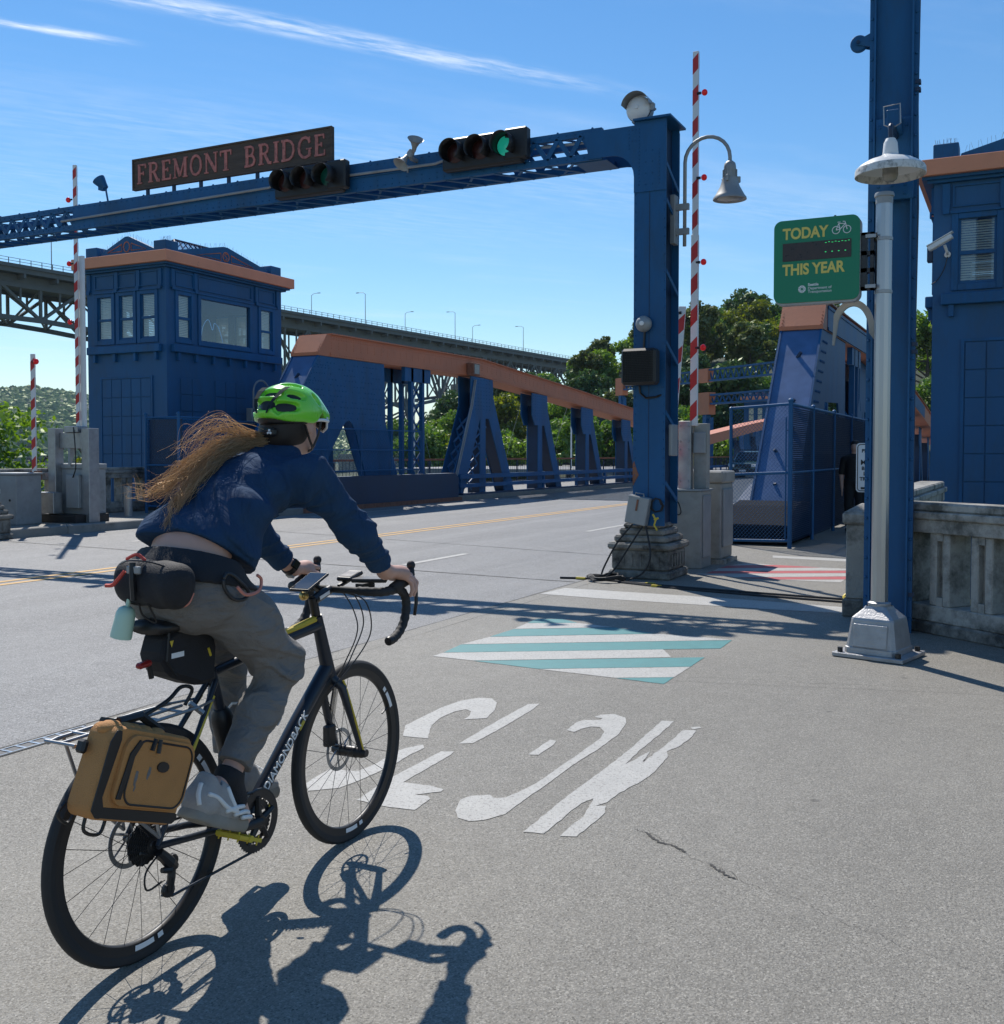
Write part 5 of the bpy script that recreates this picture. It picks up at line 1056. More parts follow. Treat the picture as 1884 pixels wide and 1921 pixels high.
m_ = MB(); P = rrect(-1.25,-.972,1.127,1.523,.026); m_.path([(x,9.3388,z) for x,z in P], .0035, 4, closed=True); m_.build('border', 'black', ps)
for t_, z, s_, xx in (('PEDS',1.455,.042,-1.217),('BIKES',1.408,.042,-1.182),('MUST',1.350,.060,-1.226),('BEHIND',1.305,.042,-1.217),('LINE',1.260,.042,-1.202),('TRAFFIC',1.215,.042,-1.232),('AT',1.172,.042,-1.176)):
    text_mesh(t_, s_, 'black', ps, (xx, 9.3382, z), (1,0,0), (0,0,1), bold=.0012)
MB().box(-1.222,-1.17,9.3375,9.3386,1.140,1.158).build('arrow', 'black', ps); MB().tube((-1.05,9.36,0),(-1.05,9.36,1.6),.018,n=8).build('stake', 'steel', ps)

# ---------------------------------------------------------------- concrete balustrades
def balustrade(p0, p1, zb, H, lab, th=.26, unit=.40, name='balustrade', op=.20):
    p0 = Vector(p0+(0,)); p1 = Vector(p1+(0,)); d = (p1-p0); ln = d.length; d.normalize(); n_ = Vector((-d.y, d.x, 0)); T = thing(name, tuple((p0+p1)/2+Z*zb), lab, 'balustrade')
    def blk(nm, s0, s1, o0, o1, z0, z1, m='conc', bev=.008): return MB().obox(p0+d*(s0+s1)/2+n_*(o0+o1)/2+Z*(z0+z1)/2, d, n_, Z, s1-s0, o1-o0, z1-z0).build(nm, m, T, bevel=bev)
    blk('plinth', 0, ln, -.03, th+.03, zb, zb+.10, 'concdk', .015); blk('base_rail', .001, ln-.001, 0, th, zb+.10, zb+.23)
    blk('top_rail', .001, ln-.001, -.02, th+.02, zb+H-.24, zb+H-.13); blk('coping', 0, ln, -.05, th+.05, zb+H-.13, zb+H-.07, bev=.01); blk('coping', .0, ln, -.015, th+.015, zb+H-.07, zb+H, bev=.015)
    n = int(ln/unit)
    for i in range(n):
        s0 = i*unit+(ln-n*unit)/2
        w = unit-op; sl_ = .06
        blk('baluster', s0, s0+(w-sl_)/2, .01, th-.01, zb+.23, zb+H-.24); blk('baluster', s0+(w+sl_)/2, s0+w, .01, th-.01, zb+.23, zb+H-.24)
        blk('baluster_core', s0+(w-sl_)/2, s0+(w+sl_)/2, .07, th-.07, zb+.23, zb+H-.24, bev=0); blk('slot_head', s0+(w-sl_)/2+.0005, s0+(w+sl_)/2-.0005, .012, .0695, zb+H-.30, zb+H-.2402, bev=0); blk('slot_foot', s0+(w-sl_)/2+.0005, s0+(w+sl_)/2-.0005, .012, .0695, zb+.2302, zb+.30, bev=0)
    return T
balustrade((-1.10,9.34), (2.6,6.35), 0., 1.05, 'grey concrete balustrade with dark stains running out of frame at right')
balustrade((-.93,10.1), (-.87,14.2), 0., 1.10, 'short concrete parapet between the tall post and right tower', .26)
balustrade((-18.2,19.35), (-18.2,6.0), .15, 1.0, 'concrete balustrade along the far pavement below the left tower', .26, .62, op=.30)
pp = thing('pillar', (-1.22, 9.75, 0), 'square concrete pillar with worn cap left of the aluminium pole', 'pillar')
MB().box(-1.40,-1.10,9.57,9.93,0,.16).build('plinth', 'concdk', pp, bevel=.012); MB().box(-1.375,-1.11,9.60,9.90,.16,.82).build('shaft', 'conc', pp, bevel=.01); MB().box(-1.405,-1.08,9.57,9.94,.82,.93).build('cap', 'conc', pp, bevel=.02)
MB().add([(-1.39,9.585,.93),(-1.10,9.585,.93),(-1.10,9.92,.93),(-1.39,9.92,.93),(-1.27,9.7,1.0),(-1.2,9.7,1.0),(-1.2,9.8,1.0),(-1.27,9.8,1.0)], [(0,1,5,4),(1,2,6,5),(2,3,7,6),(3,0,4,7),(4,5,6,7)]).build('cap_top', 'conc', pp)

# ---------------------------------------------------------------- fences
def mesh_panel(p0, p1, z0, z1, T, sp=.062, r=.0026, mt='blue'):
    p0 = Vector(p0+(0,)); p1 = Vector(p1+(0,)); L_ = (p1-p0).length; d = (p1-p0).normalized(); H = z1-z0; m_ = MB()
    for sgn in (1,-1):
        k = -H
        while k < L_:
            a0 = max(0, k); a1 = min(L_, k+H)
            if a1-a0 > .02:
                za, zb = (a0-k, a1-k)
                if sgn < 0: za, zb = H-za, H-zb
                m_.path([p0+d*a0+Z*(z0+za), p0+d*a1+Z*(z0+zb)], r, 3, cap=False)
            k += sp
    return m_.build('wire_mesh', mt, T, stuff=True, fix=False)
def post(x, y, h, T, r=.035, z0=0):
    MB().tube((x,y,z0),(x,y,h),r,n=10).build('post', 'blue', T, smooth=True); MB().lathe([(r+.008,0),(r+.008,.03),(.0,.055)], (x,y,h), Z, 10).build('post_cap', 'blue', T, smooth=True)
rf_ = thing('chain_link_fence', (-3.6, 16.1, 0), 'blue chain-link fence panel in front of the right truss foot', 'fence')
post(-3.13,16.1,2.24,rf_,.034); post(-4.10,16.35,2.14,rf_,.026)
for z in (2.2,1.16,.12): MB().tube((-4.10,16.35,z-.04),(-3.13,16.1,z),.022,n=8).build('rail', 'blue', rf_)
mesh_panel((-4.10,16.35), (-3.13,16.1), .1, 2.18, rf_)
MB().tube((-3.20,16.12,.15),(-3.20,16.12,2.0),.012,n=6).build('stretcher_bar', 'blue', rf_)
sf = thing('slatted_fence', (-3.13, 20, 0), 'long blue slatted fence running back beside the covered footway', 'fence')
for y in (18.0,20.2,22.4,24.6): post(-3.13,y,2.22,sf,.03)
MB().tube((-3.13,16.1,2.2),(-3.13,24.6,2.2),.024,n=8).build('rail', 'blue', sf); MB().tube((-3.13,16.1,1.16),(-3.13,24.6,1.16),.02,n=8).build('rail', 'blue', sf)
m_ = MB()
for i in range(66): m_.box(-3.150,-3.146,16.16,24.6,.12+i*.031,.12+i*.031+.021)
m_.build('slat', 'bluedk', sf, stuff=True)  # slats darkened so their colour holds the footway's shade
MB().box(-3.185,-3.18,18.05,24.6,.05,2.15).build('backing_sheet', 'bluedk', sf)  # added dark sheet standing in for the deep shade behind the slats
mesh_panel((-3.12,16.12), (-3.12,24.6), .1, 2.18, sf, .07, .0022, 'bluedk')  # wires darkened too, shade painted into their colour
bs_ = thing('black_shroud', (-3.7, 17.6, 0), 'dark rounded guard plate low in front of the right truss foot', 'guard')
MB().px([(16.5,.02),(18.7,.02),(18.7,.60),(17.7,.66),(17.2,.60),(16.5,.32)], -4.3, -3.22).build('plate', 'mattblack', bs_, bevel=.02)
MB().box(-3.42,-3.28,18.0,18.1,.3,1.35).build('frame', 'blue', bs_)
lf = thing('chain_link_fence', (-16.7, 17, .15), 'blue mesh fence corner in front of the left tower behind the rider', 'fence')
for (x,y) in ((-17.2,17.0),(-16.2,16.95),(-16.15,18.4)): post(x,y,2.3,lf,.035,.15)
for a_p,b_p in (((-17.2,17.0),(-16.2,16.95)),((-16.2,16.95),(-16.15,18.4)),((-17.2,17.0),(-17.2,24))):
    for z in (2.24,1.2,.3): MB().tube((a_p[0],a_p[1],z),(b_p[0],b_p[1],z),.02,n=8).build('rail', 'blue', lf)
    mesh_panel(a_p, b_p, .3, 2.22, lf, .075)
MB().box(-17.24,-17.235,17.1,24,.3,2.2).build('backing_sheet', 'blue', lf)
MB().box(-17.15,-16.2,17.06,17.065,.25,2.2).build('backing_sheet', 'bluedk', lf)
rr = thing('pipe_railing', (-16.1, 24, .9), 'thin blue pipe railing in front of the left truss plates', 'railing')
for z in (1.0,1.55,2.1): MB().tube((-15.75,20.2,z),(-15.75,26.3,z),.018,n=6).build('rail', 'blue', rr)
for y in (20.2,21.7,23.2,24.7,26.3): MB().tube((-15.75,y,.86),(-15.75,y,2.1),.018,n=6).build('post', 'blue', rr)
mesh_panel((-15.75,20.2), (-15.75,26.3), .9, 2.1, rr, .12)
# camera on the right tower
cv = thing('security_camera', (-1.26, 19.2, 4.85), 'white security camera tilted on the corner of the right tower', 'camera')
ax_ = Vector((.82,-.1,.42)).normalized(); sd_ = ax_.cross(Z).normalized(); up_ = sd_.cross(ax_)
MB().obox((-1.27,19.1,5.0), ax_, sd_, up_, .42,.12,.09).build('body', 'white', cv, bevel=.015); MB().obox(Vector((-1.27,19.1,5.0))+up_*.052+ax_*.02, ax_, sd_, up_, .46,.14,.012).build('sunshield', 'white', cv); MB().path([(-1.2,19.12,4.95),(-1.17,19.2,4.86),(-1.17,19.38,4.84)], .025, 8).build('arm', 'white', cv); MB().lathe([(0,.02),(.05,.02),(.055,0)], (-1.17,19.385,4.84), (0,-1,0), 12).build('wall_plate', 'white', cv)
MB().path(bez([(-1.17,19.36,4.80),(-1.22,19.36,4.6),(-1.32,19.36,4.42),(-1.42,19.36,4.35)]), .008, 5).build('cable', 'black', cv)
put(MB().box(-1.50,-1.40,19.42,19.6,4.75,5.05).build('wall_box', 'bluedk', bevel=.01), 'small dark box on the edge of the right tower behind the camera', 'electrical box')
# ---------------------------------------------------------------- high-level bridge far behind
AT = Vector((.0757,.9971,0)); AN = Vector((.9971,-.0757,0)); A0 = Vector((-183.2,231.9,0))
def ap(s, o, z): return A0+AT*s+AN*o+Vector((0,0,z))
hb = thing('high_bridge', tuple(ap(0,-8,0)), 'high green-grey steel deck bridge crossing far behind the left tower', 'bridge')
def abox(nm, s0, s1, o0, o1, z0, z1, m='steelpaint', par=None): return MB().obox(ap((s0+s1)/2,(o0+o1)/2,(z0+z1)/2), AT, AN, Z, s1-s0, o1-o0, z1-z0).build(nm, m, par or hb)
def abar(nm, p, q, w, h): return MB().bar(ap(*p), ap(*q), w, h).build(nm, 'steelpaint', hb)
S0, S1 = -150, 330
abox('deck', S0, S1, -17, 0, 39.6, 41.1); abox('fascia', S0, S1, -.4, .35, 40.6, 41.35); abox('underdeck', S0, S1, -14.5, -2.4, 37.9, 39.58)
m_ = MB()
for i in range(int((S1-S0)/2.6)):
    s = S0+i*2.6; m_.obox(ap(s,0.05,41.95), AT, AN, Z, .12,.12,1.2); m_.obox(ap(s,-16.9,41.95), AT, AN, Z, .12,.12,1.2)
for z in (42.5,41.9): m_.obox(ap((S0+S1)/2,.05,z), AT, AN, Z, S1-S0,.09,.09); m_.obox(ap((S0+S1)/2,-16.9,z), AT, AN, Z, S1-S0,.09,.09)
m_.build('railing', 'steelpaint', hb, stuff=True)
for i in range(int((S1-S0)/7.9)): abox('floor_bracket', S0+i*7.9, S0+i*7.9+.5, -16.5, .1, 38.6, 39.58)
def zb(s):
    u = abs(s-60); d = 22-15*min(1,u/130)**.62 if u < 130 else 7
    return 37.4-d
PL = 9.6; nP = int((S1-S0)/PL)
for off in (-2.6, -14.2):
    for i in range(nP):
        a = S0+i*PL; b_ = a+PL
        if b_ > 200: break
        abar('bottom_chord', (a,off,zb(a)), (b_,off,zb(b_)), .9, 1.0); abar('top_chord', (a,off,37.4), (b_,off,37.4), .8, .9)
        abar('truss_post', (a,off,zb(a)), (a,off,37.4), .6, .5)
        if i % 2: abar('truss_diagonal', (a,off,37.4), (b_,off,zb(b_)), .75, .6)
        else: abar('truss_diagonal', (a,off,zb(a)), (b_,off,37.4), .75, .6)
        abar('sub_post', (a+PL/2,off,(zb(a)+37.4)/2), (a+PL/2,off,37.4), .4, .35)
        if off == -2.6: abar('sway_brace', (a,-2.6,zb(a)), (a,-14.2,37), .35, .35); abar('sway_brace', (a,-14.2,zb(a)), (a,-2.6,37), .35, .35); abar('lateral_brace', (a,-2.6,zb(a)), (b_,-14.2,zb(b_)), .35, .35)
for off in (-2.6,-14.2):
    o2 = off+(3 if off > -8 else -3)
    for ds in (-6,6):
        abar('tower_leg', (60+ds*.25,off,zb(60)+.5), (60+ds,o2,-4), 1.3, 1.2)
    for k in range(4):
        f0, f1 = k/4, (k+1)/4; z0 = zb(60)*(1-f0)-4*f0; z1 = zb(60)*(1-f1)-4*f1
        abar('tower_brace', (60-6*(.25+.75*f0),off,z0), (60+6*(.25+.75*f1),off,z1), .5, .5); abar('tower_brace', (60+6*(.25+.75*f0),off,z0), (60-6*(.25+.75*f1),off,z1), .5, .5)
        abar('tower_strut', (60-6*(.25+.75*f1),off,z1), (60+6*(.25+.75*f1),off,z1), .5, .5)
for k in range(4):
    f0, f1 = k/4, (k+1)/4; z0 = zb(60)*(1-f0)-4*f0; z1 = zb(60)*(1-f1)-4*f1
    for ds in (-1,1): abar('tower_brace', (60+ds*6*(.25+.75*f0),-2.6+3*f0,z0), (60+ds*6*(.25+.75*f1),-14.2-3*f1,z1), .5, .5); abar('tower_brace', (60+ds*6*(.25+.75*f0),-14.2-3*f0,z0), (60+ds*6*(.25+.75*f1),-2.6+3*f1,z1), .5, .5)
abox('footing', 50, 70, -22, 6, -9, 1.5, 'conc')
for s in (108, 150):
    for o in (-15.5,-4): abox('pier_column', s, s+5, o, o+3.4, -9, 25, 'conc')
    n = 12; P = [(-12.1+8.1*k/n, 19.5+3.6*math.sin(math.pi*k/n)) for k in range(n+1)]
    MB().prism([(-12.1,25),(-4,25)]+[(q[0],q[1]) for q in P[::-1]], lambda o,z: tuple(ap(s,o,z)), lambda o,z: tuple(ap(s+5,o,z))).build('pier_arch', 'conc', hb)
    abox('pier_cap', s-.4, s+5.4, -16, 0, 25, 27.5, 'conc'); 
    for o in (-14.2,-2.6): abox('pier_post', s+2, s+3, o-.5, o+.5, 27.5, 37, 'steelpaint')
k = 0
for s, o in ((-72,-.3),(37,-.3),(31,-16.6),(87,-.3),(80,-16.6),(135,-.3),(124,-16.6)):
    nm = ['leftmost, above the barrier arm', 'near rail, just right of the tower', 'far rail, just right of the tower', 'near rail, above the chord lamp', 'far rail, above the chord lamp', 'near rail, nearest the woods', 'far rail, nearest the woods'][k]; k += 1
    t = thing('street_lamp', tuple(ap(s,o,41.1)), 'thin grey lamp standard on the high bridge, '+nm, 'street lamp', 'lamp standards on the high bridge')
    MB().tube(ap(s,o,41.1), ap(s,o,50.6), .12, .08, 6).build('pole', 'greymetal', t); sg = -1 if o > -8 else 1
    MB().path([ap(s,o,50.5), ap(s,o+sg*.8,51.0), ap(s,o+sg*2.6,51.1)], .07, 5).build('arm', 'greymetal', t); MB().obox(ap(s,o+sg*3.0,51.08), AT, AN, Z, .35,1.0,.2).build('head', 'greymetal', t)
# ---------------------------------------------------------------- skewed far gantries and the far tower
FD = Vector((.788,-.616,0))
def fargantry(p, ln, z0, z1, lab):
    p = Vector(p); t = thing('far_gantry', tuple(p), lab, 'gantry')
    for zz in (z0, z1): MB().bar(p+Z*zz, p+FD*ln+Z*zz, .5, .16).build('chord', 'blue', t)
    n = int(ln/.8)
    for i in range(n):
        a = p+FD*ln*i/n; b_ = p+FD*ln*(i+.5)/n; c = p+FD*ln*(i+1)/n
        MB().bar(a+Z*z0, b_+Z*z1, .1, .1).build('lacing_bar', 'blue', t); MB().bar(b_+Z*z1, c+Z*z0, .1, .1).build('lacing_bar', 'blue', t)
    MB().obox(p-FD*.2+Z*(z1-.7), FD, FD.cross(Z), Z, 1.5,.7,1.9).build('end_box', 'orange', t); MB().obox(p-FD*.2+Z*(z1-1.65)/2, FD, FD.cross(Z), Z, .5,.5,z1-1.65).build('post', 'blue', t)
    m_ = MB(); lattice(m_, p-FD*.55+Z*.2, p-FD*.55+Z*(z1-1.9), .9, FD, (0,1,0), 6, .1, .06); m_.build('post_lacing', 'blue', t); MB().obox(p+FD*.5+Z*(z1-1.9)/2, FD, FD.cross(Z), Z, .12,.3,z1-1.9).build('post_leg', 'blue', t)
    return t
fargantry((-24.2,88.5,0), 16, 5.75, 6.5, 'far blue lattice gantry with salmon box at its left end, nearer of two')
f2 = fargantry((-39.6,109.5,0), 30, 8.55, 9.6, 'far blue lattice gantry with salmon centre plate, higher and farther of two')
MB().obox(Vector((-39.6,109.5,9.1))+FD*15, FD, FD.cross(Z), Z, 1.9,.7,1.3).build('centre_plate', 'orange', f2)
ft = copy_tree(TL, (0, 71.2, 0)); ft['label'] = 'far blue control tower with salmon cornice glimpsed past the right truss'
# ---------------------------------------------------------------- trees
def crown(name, seed, n, rad, hgt, leaf, mname, clumps=26, shape='round'):
    r_ = np.random.default_rng(seed); V = []; F = []
    cs_ = []
    for k in range(clumps):
        if shape == 'cone':
            z = r_.uniform(0,1)**1.2; rr = rad*(1-z)*r_.uniform(.3,1); a = r_.uniform(0,6.28); cs_.append((rr*math.cos(a), rr*math.sin(a), z*hgt, .22*rad*(1.25-z)))
        else:
            d = r_.normal(size=3); d /= np.linalg.norm(d); q = r_.uniform(.35,.92); d[2] = d[2] if d[2] > -.55 else -d[2]
            w = rad*(1+.18*math.sin(3*math.atan2(d[1],d[0])+seed)); cs_.append((d[0]*w*q, d[1]*w*q, hgt*.5+d[2]*hgt*.5*q, rad*r_.uniform(.2,.36)))
    wts = np.array([c[3]**2 for c in cs_]); wts /= wts.sum(); idx = r_.choice(len(cs_), n, p=wts)
    for i in range(n):
        cx_, cy_, cz_, cr = cs_[idx[i]]; d = r_.normal(size=3); d /= np.linalg.norm(d); q = cr*r_.uniform(.55,1.12)
        p = np.array((cx_,cy_,cz_))+d*q*np.array((1,1,.75))
        nn = d*.6+r_.normal(size=3)*.6+np.array((0,0,.35)); nn /= np.linalg.norm(nn)
        u = np.cross(nn, r_.normal(size=3)); u /= np.linalg.norm(u); v = np.cross(nn, u); s = leaf*r_.uniform(.6,1.35)
        b_ = len(V); V += [tuple(p-u*s-v*s*.2), tuple(p+v*s*.55-u*.1*s), tuple(p+u*s+v*s*.15), tuple(p-v*s*.55+u*.1*s)]; F.append((b_,b_+1,b_+2,b_+3))
    me = bpy.data.meshes.new(name); me.from_pydata(V, [], F); me.materials.append(M[mname]); return me
def trunk(name, seed, h, r, rad, limbs=7):
    r_ = random.Random(seed); m_ = MB(); P = [Vector((0,0,-.6))]
    for k in range(1,6): P.append(Vector((r_.uniform(-.05,.05)*h*.4*k/5, r_.uniform(-.05,.05)*h*.4*k/5, h*k/5)))
    m_.path(P, [r*1.25,r,r*.85,r*.65,r*.42,r*.15], 7)
    for k in range(limbs):
        t = r_.uniform(.35,.85); b_ = Vector(lerp(P[int(t*5)], P[min(5,int(t*5)+1)], t*5-int(t*5))); a = r_.uniform(0,6.28); l_ = rad*r_.uniform(.6,.95)
        e = b_+Vector((math.cos(a)*l_, math.sin(a)*l_, l_*r_.uniform(.35,.9))); md = (b_+e)/2+Vector((0,0,-.12*l_))
        m_.path([b_,md,e], [r*.4,r*.26,r*.08], 5)
        for q in range(2): e2 = md+Vector((r_.uniform(-1,1),r_.uniform(-1,1),r_.uniform(.2,1)))*l_*.5; m_.path([md,e2], [r*.18,r*.05], 4)
    me = bpy.data.meshes.new(name); me.from_pydata(m_.v, [], m_.f); me.materials.append(M['bark']); return me
KIND = []
for k, (n, rad, hgt, leaf, mn, shp, trh, adj) in enumerate(((5200,5.2,9.5,.33,'leafA','round',.8,'rounded mid-green'),(5200,5.0,9.0,.31,'leafB','round',.8,'fresh bright green'),(5600,5.6,11.0,.35,'leafC','round',1.2,'dark broad-crowned'),(4600,3.4,12.5,.32,'leafD','round',1.2,'tall narrow olive-green'),(2600,3.3,14.0,.32,'leafC','cone',2.,'dark pointed conifer'),(5000,5.0,9.0,.32,'leafE','round',.8,'light yellowish-green'),(5400,5.6,10.0,.34,'leafA','round',.8,'spreading green'))):
    KIND.append((crown('crown', 11+k, n, rad, hgt, leaf, mn, 30 if shp == 'round' else 60, shp), trunk('trunk', k, trh+hgt*.6, .3, rad*.8), trh, adj))
ORD = ['first','second','third','fourth','fifth','sixth','seventh','eighth','ninth','tenth','eleventh','twelfth','thirteenth','fourteenth','fifteenth','sixteenth','seventeenth','eighteenth','nineteenth','twentieth','twenty-first','twenty-second','twenty-third']
def tree(x, y, z, kind, sc, lab, rot, group='trees on the wooded slope'):
    cm, tm, trh, adj = KIND[kind]; t = thing('tree', (x,y,z), lab, 'tree', group); t.rotation_euler.z = rot; t.scale = (sc,sc,sc*random.uniform(.9,1.12))
    for nm, me, zz in (('crown',cm,trh),('trunk',tm,0)):
        o = bpy.data.objects.new(nm, me); C.objects.link(o); o.parent = t; o.location = (0,0,zz)
rw_ = random.Random(5)
for r_i, (Y, st) in enumerate(((122,8),(134,8),(146,8),(159,8.5),(173,9),(188,9.5),(204,10),(221,10.5),(240,11))):
    x0, x1 = -.64*Y, -.15*Y; n = int((x1-x0)/st); 
    for i in range(n):
        x = x0+(i+.5)*(x1-x0)/n+rw_.uniform(-2,2); y = Y+rw_.uniform(-3,3); ang = x/y
        if ang < -.60 and r_i > 2: continue
        kd = rw_.choice([0,0,1,1,2,3,5,6,2,4] if r_i > 1 else [0,1,1,5,6,0])
        adj = KIND[kd][3]; sc = rw_.uniform(.8,1.15)*(1.0 if r_i < 4 else 1.1)*(.86 if ang < -.50 else .92 if ang < -.44 else 1)
        tree(x, y, hz(x,y)-.3, kd, sc, f'{adj} tree on the far slope, {ORD[r_i]} row up, {ORD[i]} from the left', rw_.uniform(0,6.28))
for k, (x,y,kd,sc,lab) in enumerate(((-67,236,2,1.35,'very large dark tree crowning the hilltop left of the tall barrier arm'),(-57,240,2,1.5,'largest dark tree crowning the hilltop right of the tall barrier arm'),(-48,238,0,1.3,'large green tree on the hilltop beside the salmon end cap'),(-76,236,3,1.25,'tall olive tree on the hilltop behind the gantry post'),(-11.6,150,0,1.1,'green tree glimpsed between tall post and right tower'),(-13,172,1,1.3,'bright tree glimpsed between tall post and right tower, farther back'))):
    tree(x,y,hz(x,y)-.3,kd,sc,lab,k*1.3)
struct('bank', MB().pz([(-110,14.01),(-23,14.01),(-24,40),(-40,62),(-110,70)], -9.2, -5.2), 'earth')
cm = crown('crown', 77, 5200, 3.6, 7.0, .15, 'leafB', 44); tm = trunk('trunk', 78, 6.5, .22, 3.2, 14)
cm2 = crown('crown', 79, 3600, 2.2, 4.2, .14, 'leafE', 30); cm3 = crown('crown', 80, 2600, 1.7, 3.2, .13, 'leafD', 24)
for (x,y,z,c_,lab,sc) in ((-39.6,30.5,-5.2,cm,'leafy green tree at the left edge behind the short barrier arm',.96),(-35.6,33.5,-5.2,cm2,'small yellow-green tree just right of the short barrier arm',1.2),(-31.5,33.5,-5.2,cm3,'bushy olive tree glimpsed behind the raised barrier machine',1.25),(-43.5,29.5,-5.2,cm,'leafy tree cut off by the left edge of the picture',.95)):
    t = thing('tree', (x,y,z), lab, 'tree'); t.scale = (sc,sc,sc)
    for nm, me, zz in (('crown',c_,2.0),('trunk',tm,0)):
        o = bpy.data.objects.new(nm, me); C.objects.link(o); o.parent = t; o.location = (0,0,zz)
# ---------------------------------------------------------------- boats
for k, (x,y,h,lab) in enumerate(((-66,108,11,'white sailing boat moored behind the truss, leftmost mast'),(-57,104,10,'white sailing boat moored behind the A-frame leg'),(-50,106,12,'white sailing boat moored behind the middle truss posts'),(-43,102,10,'white sailing boat moored behind the right truss posts'))):
    t = thing('sailboat', (x,y,-9), lab, 'boat', 'moored sailing boats')
    m_ = MB(); n = 8
    for zz, w, l_ in ((-9.1,1.0,4.2),(-7.8,1.5,5.2)):
        for i in range(n+1): f = i/n*2-1; m_.v.append((x+f*l_, y-w*(1-abs(f)**2.4), zz))
        for i in range(n+1): f = 1-i/n*2; m_.v.append((x+f*l_, y+w*(1-abs(f)**2.4), zz))
    q = 2*(n+1); m_.f = [(i,(i+1)%q,q+(i+1)%q,q+i) for i in range(q)]+[tuple(range(q,2*q))]; m_.build('hull', 'white', t)
    MB().box(x-1.6,x+1.2,y-.8,y+.8,-7.8,-7.1).build('cabin', 'white', t, bevel=.15); MB().tube((x+.4,y,-7.8),(x+.4,y,h-2),.11,.07,6).build('mast', 'white', t); MB().tube((x+.4,y,-6.4),(x-3.4,y,-6.3),.07,n=6).build('boom', 'white', t)
    m_ = MB(); m_.tube((x+.4,y,h-2.2),(x+5,y,-7.8),.02,n=3); m_.tube((x+.4,y,h-2.2),(x-5,y,-7.8),.02,n=3); m_.build('stay', 'greymetal', t)
# ---------------------------------------------------------------- car
def car(x, y, lab):
    T = thing('parked_car' if 0 else 'car', (x,y,0), lab, 'car'); M['carpaint'] = mat('dark_green_car_paint', (.015,.06,.06), .25, coat=.6, var=.04)
    lo = [(0,.36),(.12,.30),(.6,.28),(3.9,.28),(4.35,.34),(4.4,.8),(4.35,1.0),(1.25,1.02),(.95,1.0),(.12,.92),(.02,.75)]
    MB().px([(y+a,z) for a,z in lo], x-.88, x+.88).build('body', 'carpaint', T, bevel=.05)
    up = [(1.15,1.0),(1.75,1.58),(1.95,1.63),(4.0,1.63),(4.3,1.02)]; m_ = MB()
    A = [Vector((x-.84,y+a,z)) if z < 1.1 else Vector((x-.70,y+a,z)) for a,z in up]; B = [Vector((x+.84,y+a,z)) if z < 1.1 else Vector((x+.70,y+a,z)) for a,z in up]; n = len(up)
    m_.add(A+B, [tuple(reversed(range(n))), tuple(range(n,2*n))]+[(i,(i+1)%n,n+(i+1)%n,n+i) for i in range(n)]); m_.build('cabin', 'carpaint', T, bevel=.03)
    d = Vector((0,.60,.58)).normalized(); nrm = Vector((0,-.58,.6)).normalized()
    MB().add([Vector((x-.74,y+1.18,1.05))+nrm*.012, Vector((x+.74,y+1.18,1.05))+nrm*.012, Vector((x+.64,y+1.70,1.555))+nrm*.012, Vector((x-.64,y+1.70,1.555))+nrm*.012], [(0,1,2,3)]).build('windscreen', 'lens', T)
    for s in (-1,1):
        for a0,a1,b0,b1 in ((1.55,2.55,1.95,2.55),(2.65,3.5,2.65,3.5),(3.6,4.12,3.6,3.92)):
            MB().add([(x+s*.838,y+a0,1.06),(x+s*.838,y+a1,1.06),(x+s*.722,y+b1,1.54),(x+s*.722,y+b0,1.54)], [(0,1,2,3)]).build('side_window', 'lens', T)
        for yy in (.85,3.45):
            w = MB().lathe([(.0,.10),(.19,.10),(.2,.12),(.32,.12),(.34,.08),(.34,-.1),(.0,-.1)], (x+s*.80,y+yy,.34), (s,0,0), 20).build('wheel', 'rubber', T, smooth=True); MB().lathe([(0,.125),(.06,.125),(.2,.115)], (x+s*.80,y+yy,.34), (s,0,0), 16).build('rim', 'steel', w)
        MB().box(x+s*.66-.16,x+s*.66+.16,y-.012,y+.05,.68,.84).build('headlight', 'signwhite', T, bevel=.02); MB().box(x+s*.98-.09,x+s*.98+.09,y+1.35,y+1.5,1.0,1.14).build('mirror', 'carpaint', T, bevel=.02)
    MB().box(x-.45,x+.45,y-.015,y+.05,.66,.84).build('grille', 'black', T); MB().box(x-.85,x+.85,y-.07,y+.06,.36,.58).build('bumper', 'black', T, bevel=.03); MB().box(x-.2,x+.2,y-.085,y-.072,.42,.53).build('number_plate', 'signwhite', T)
    m_ = MB()
    for s in (-.6,.6): m_.tube((x+s,y+2.0,1.69),(x+s,y+3.9,1.69),.02,n=6)
    for yy in (2.1,3.0,3.8): m_.tube((x-.6,y+yy,1.7),(x+.6,y+yy,1.7),.02,n=6)
    m_.build('roof_rack', 'black', T)
car(-14.6, 61, 'dark green estate car driving towards the viewer, seen through the mesh fence')
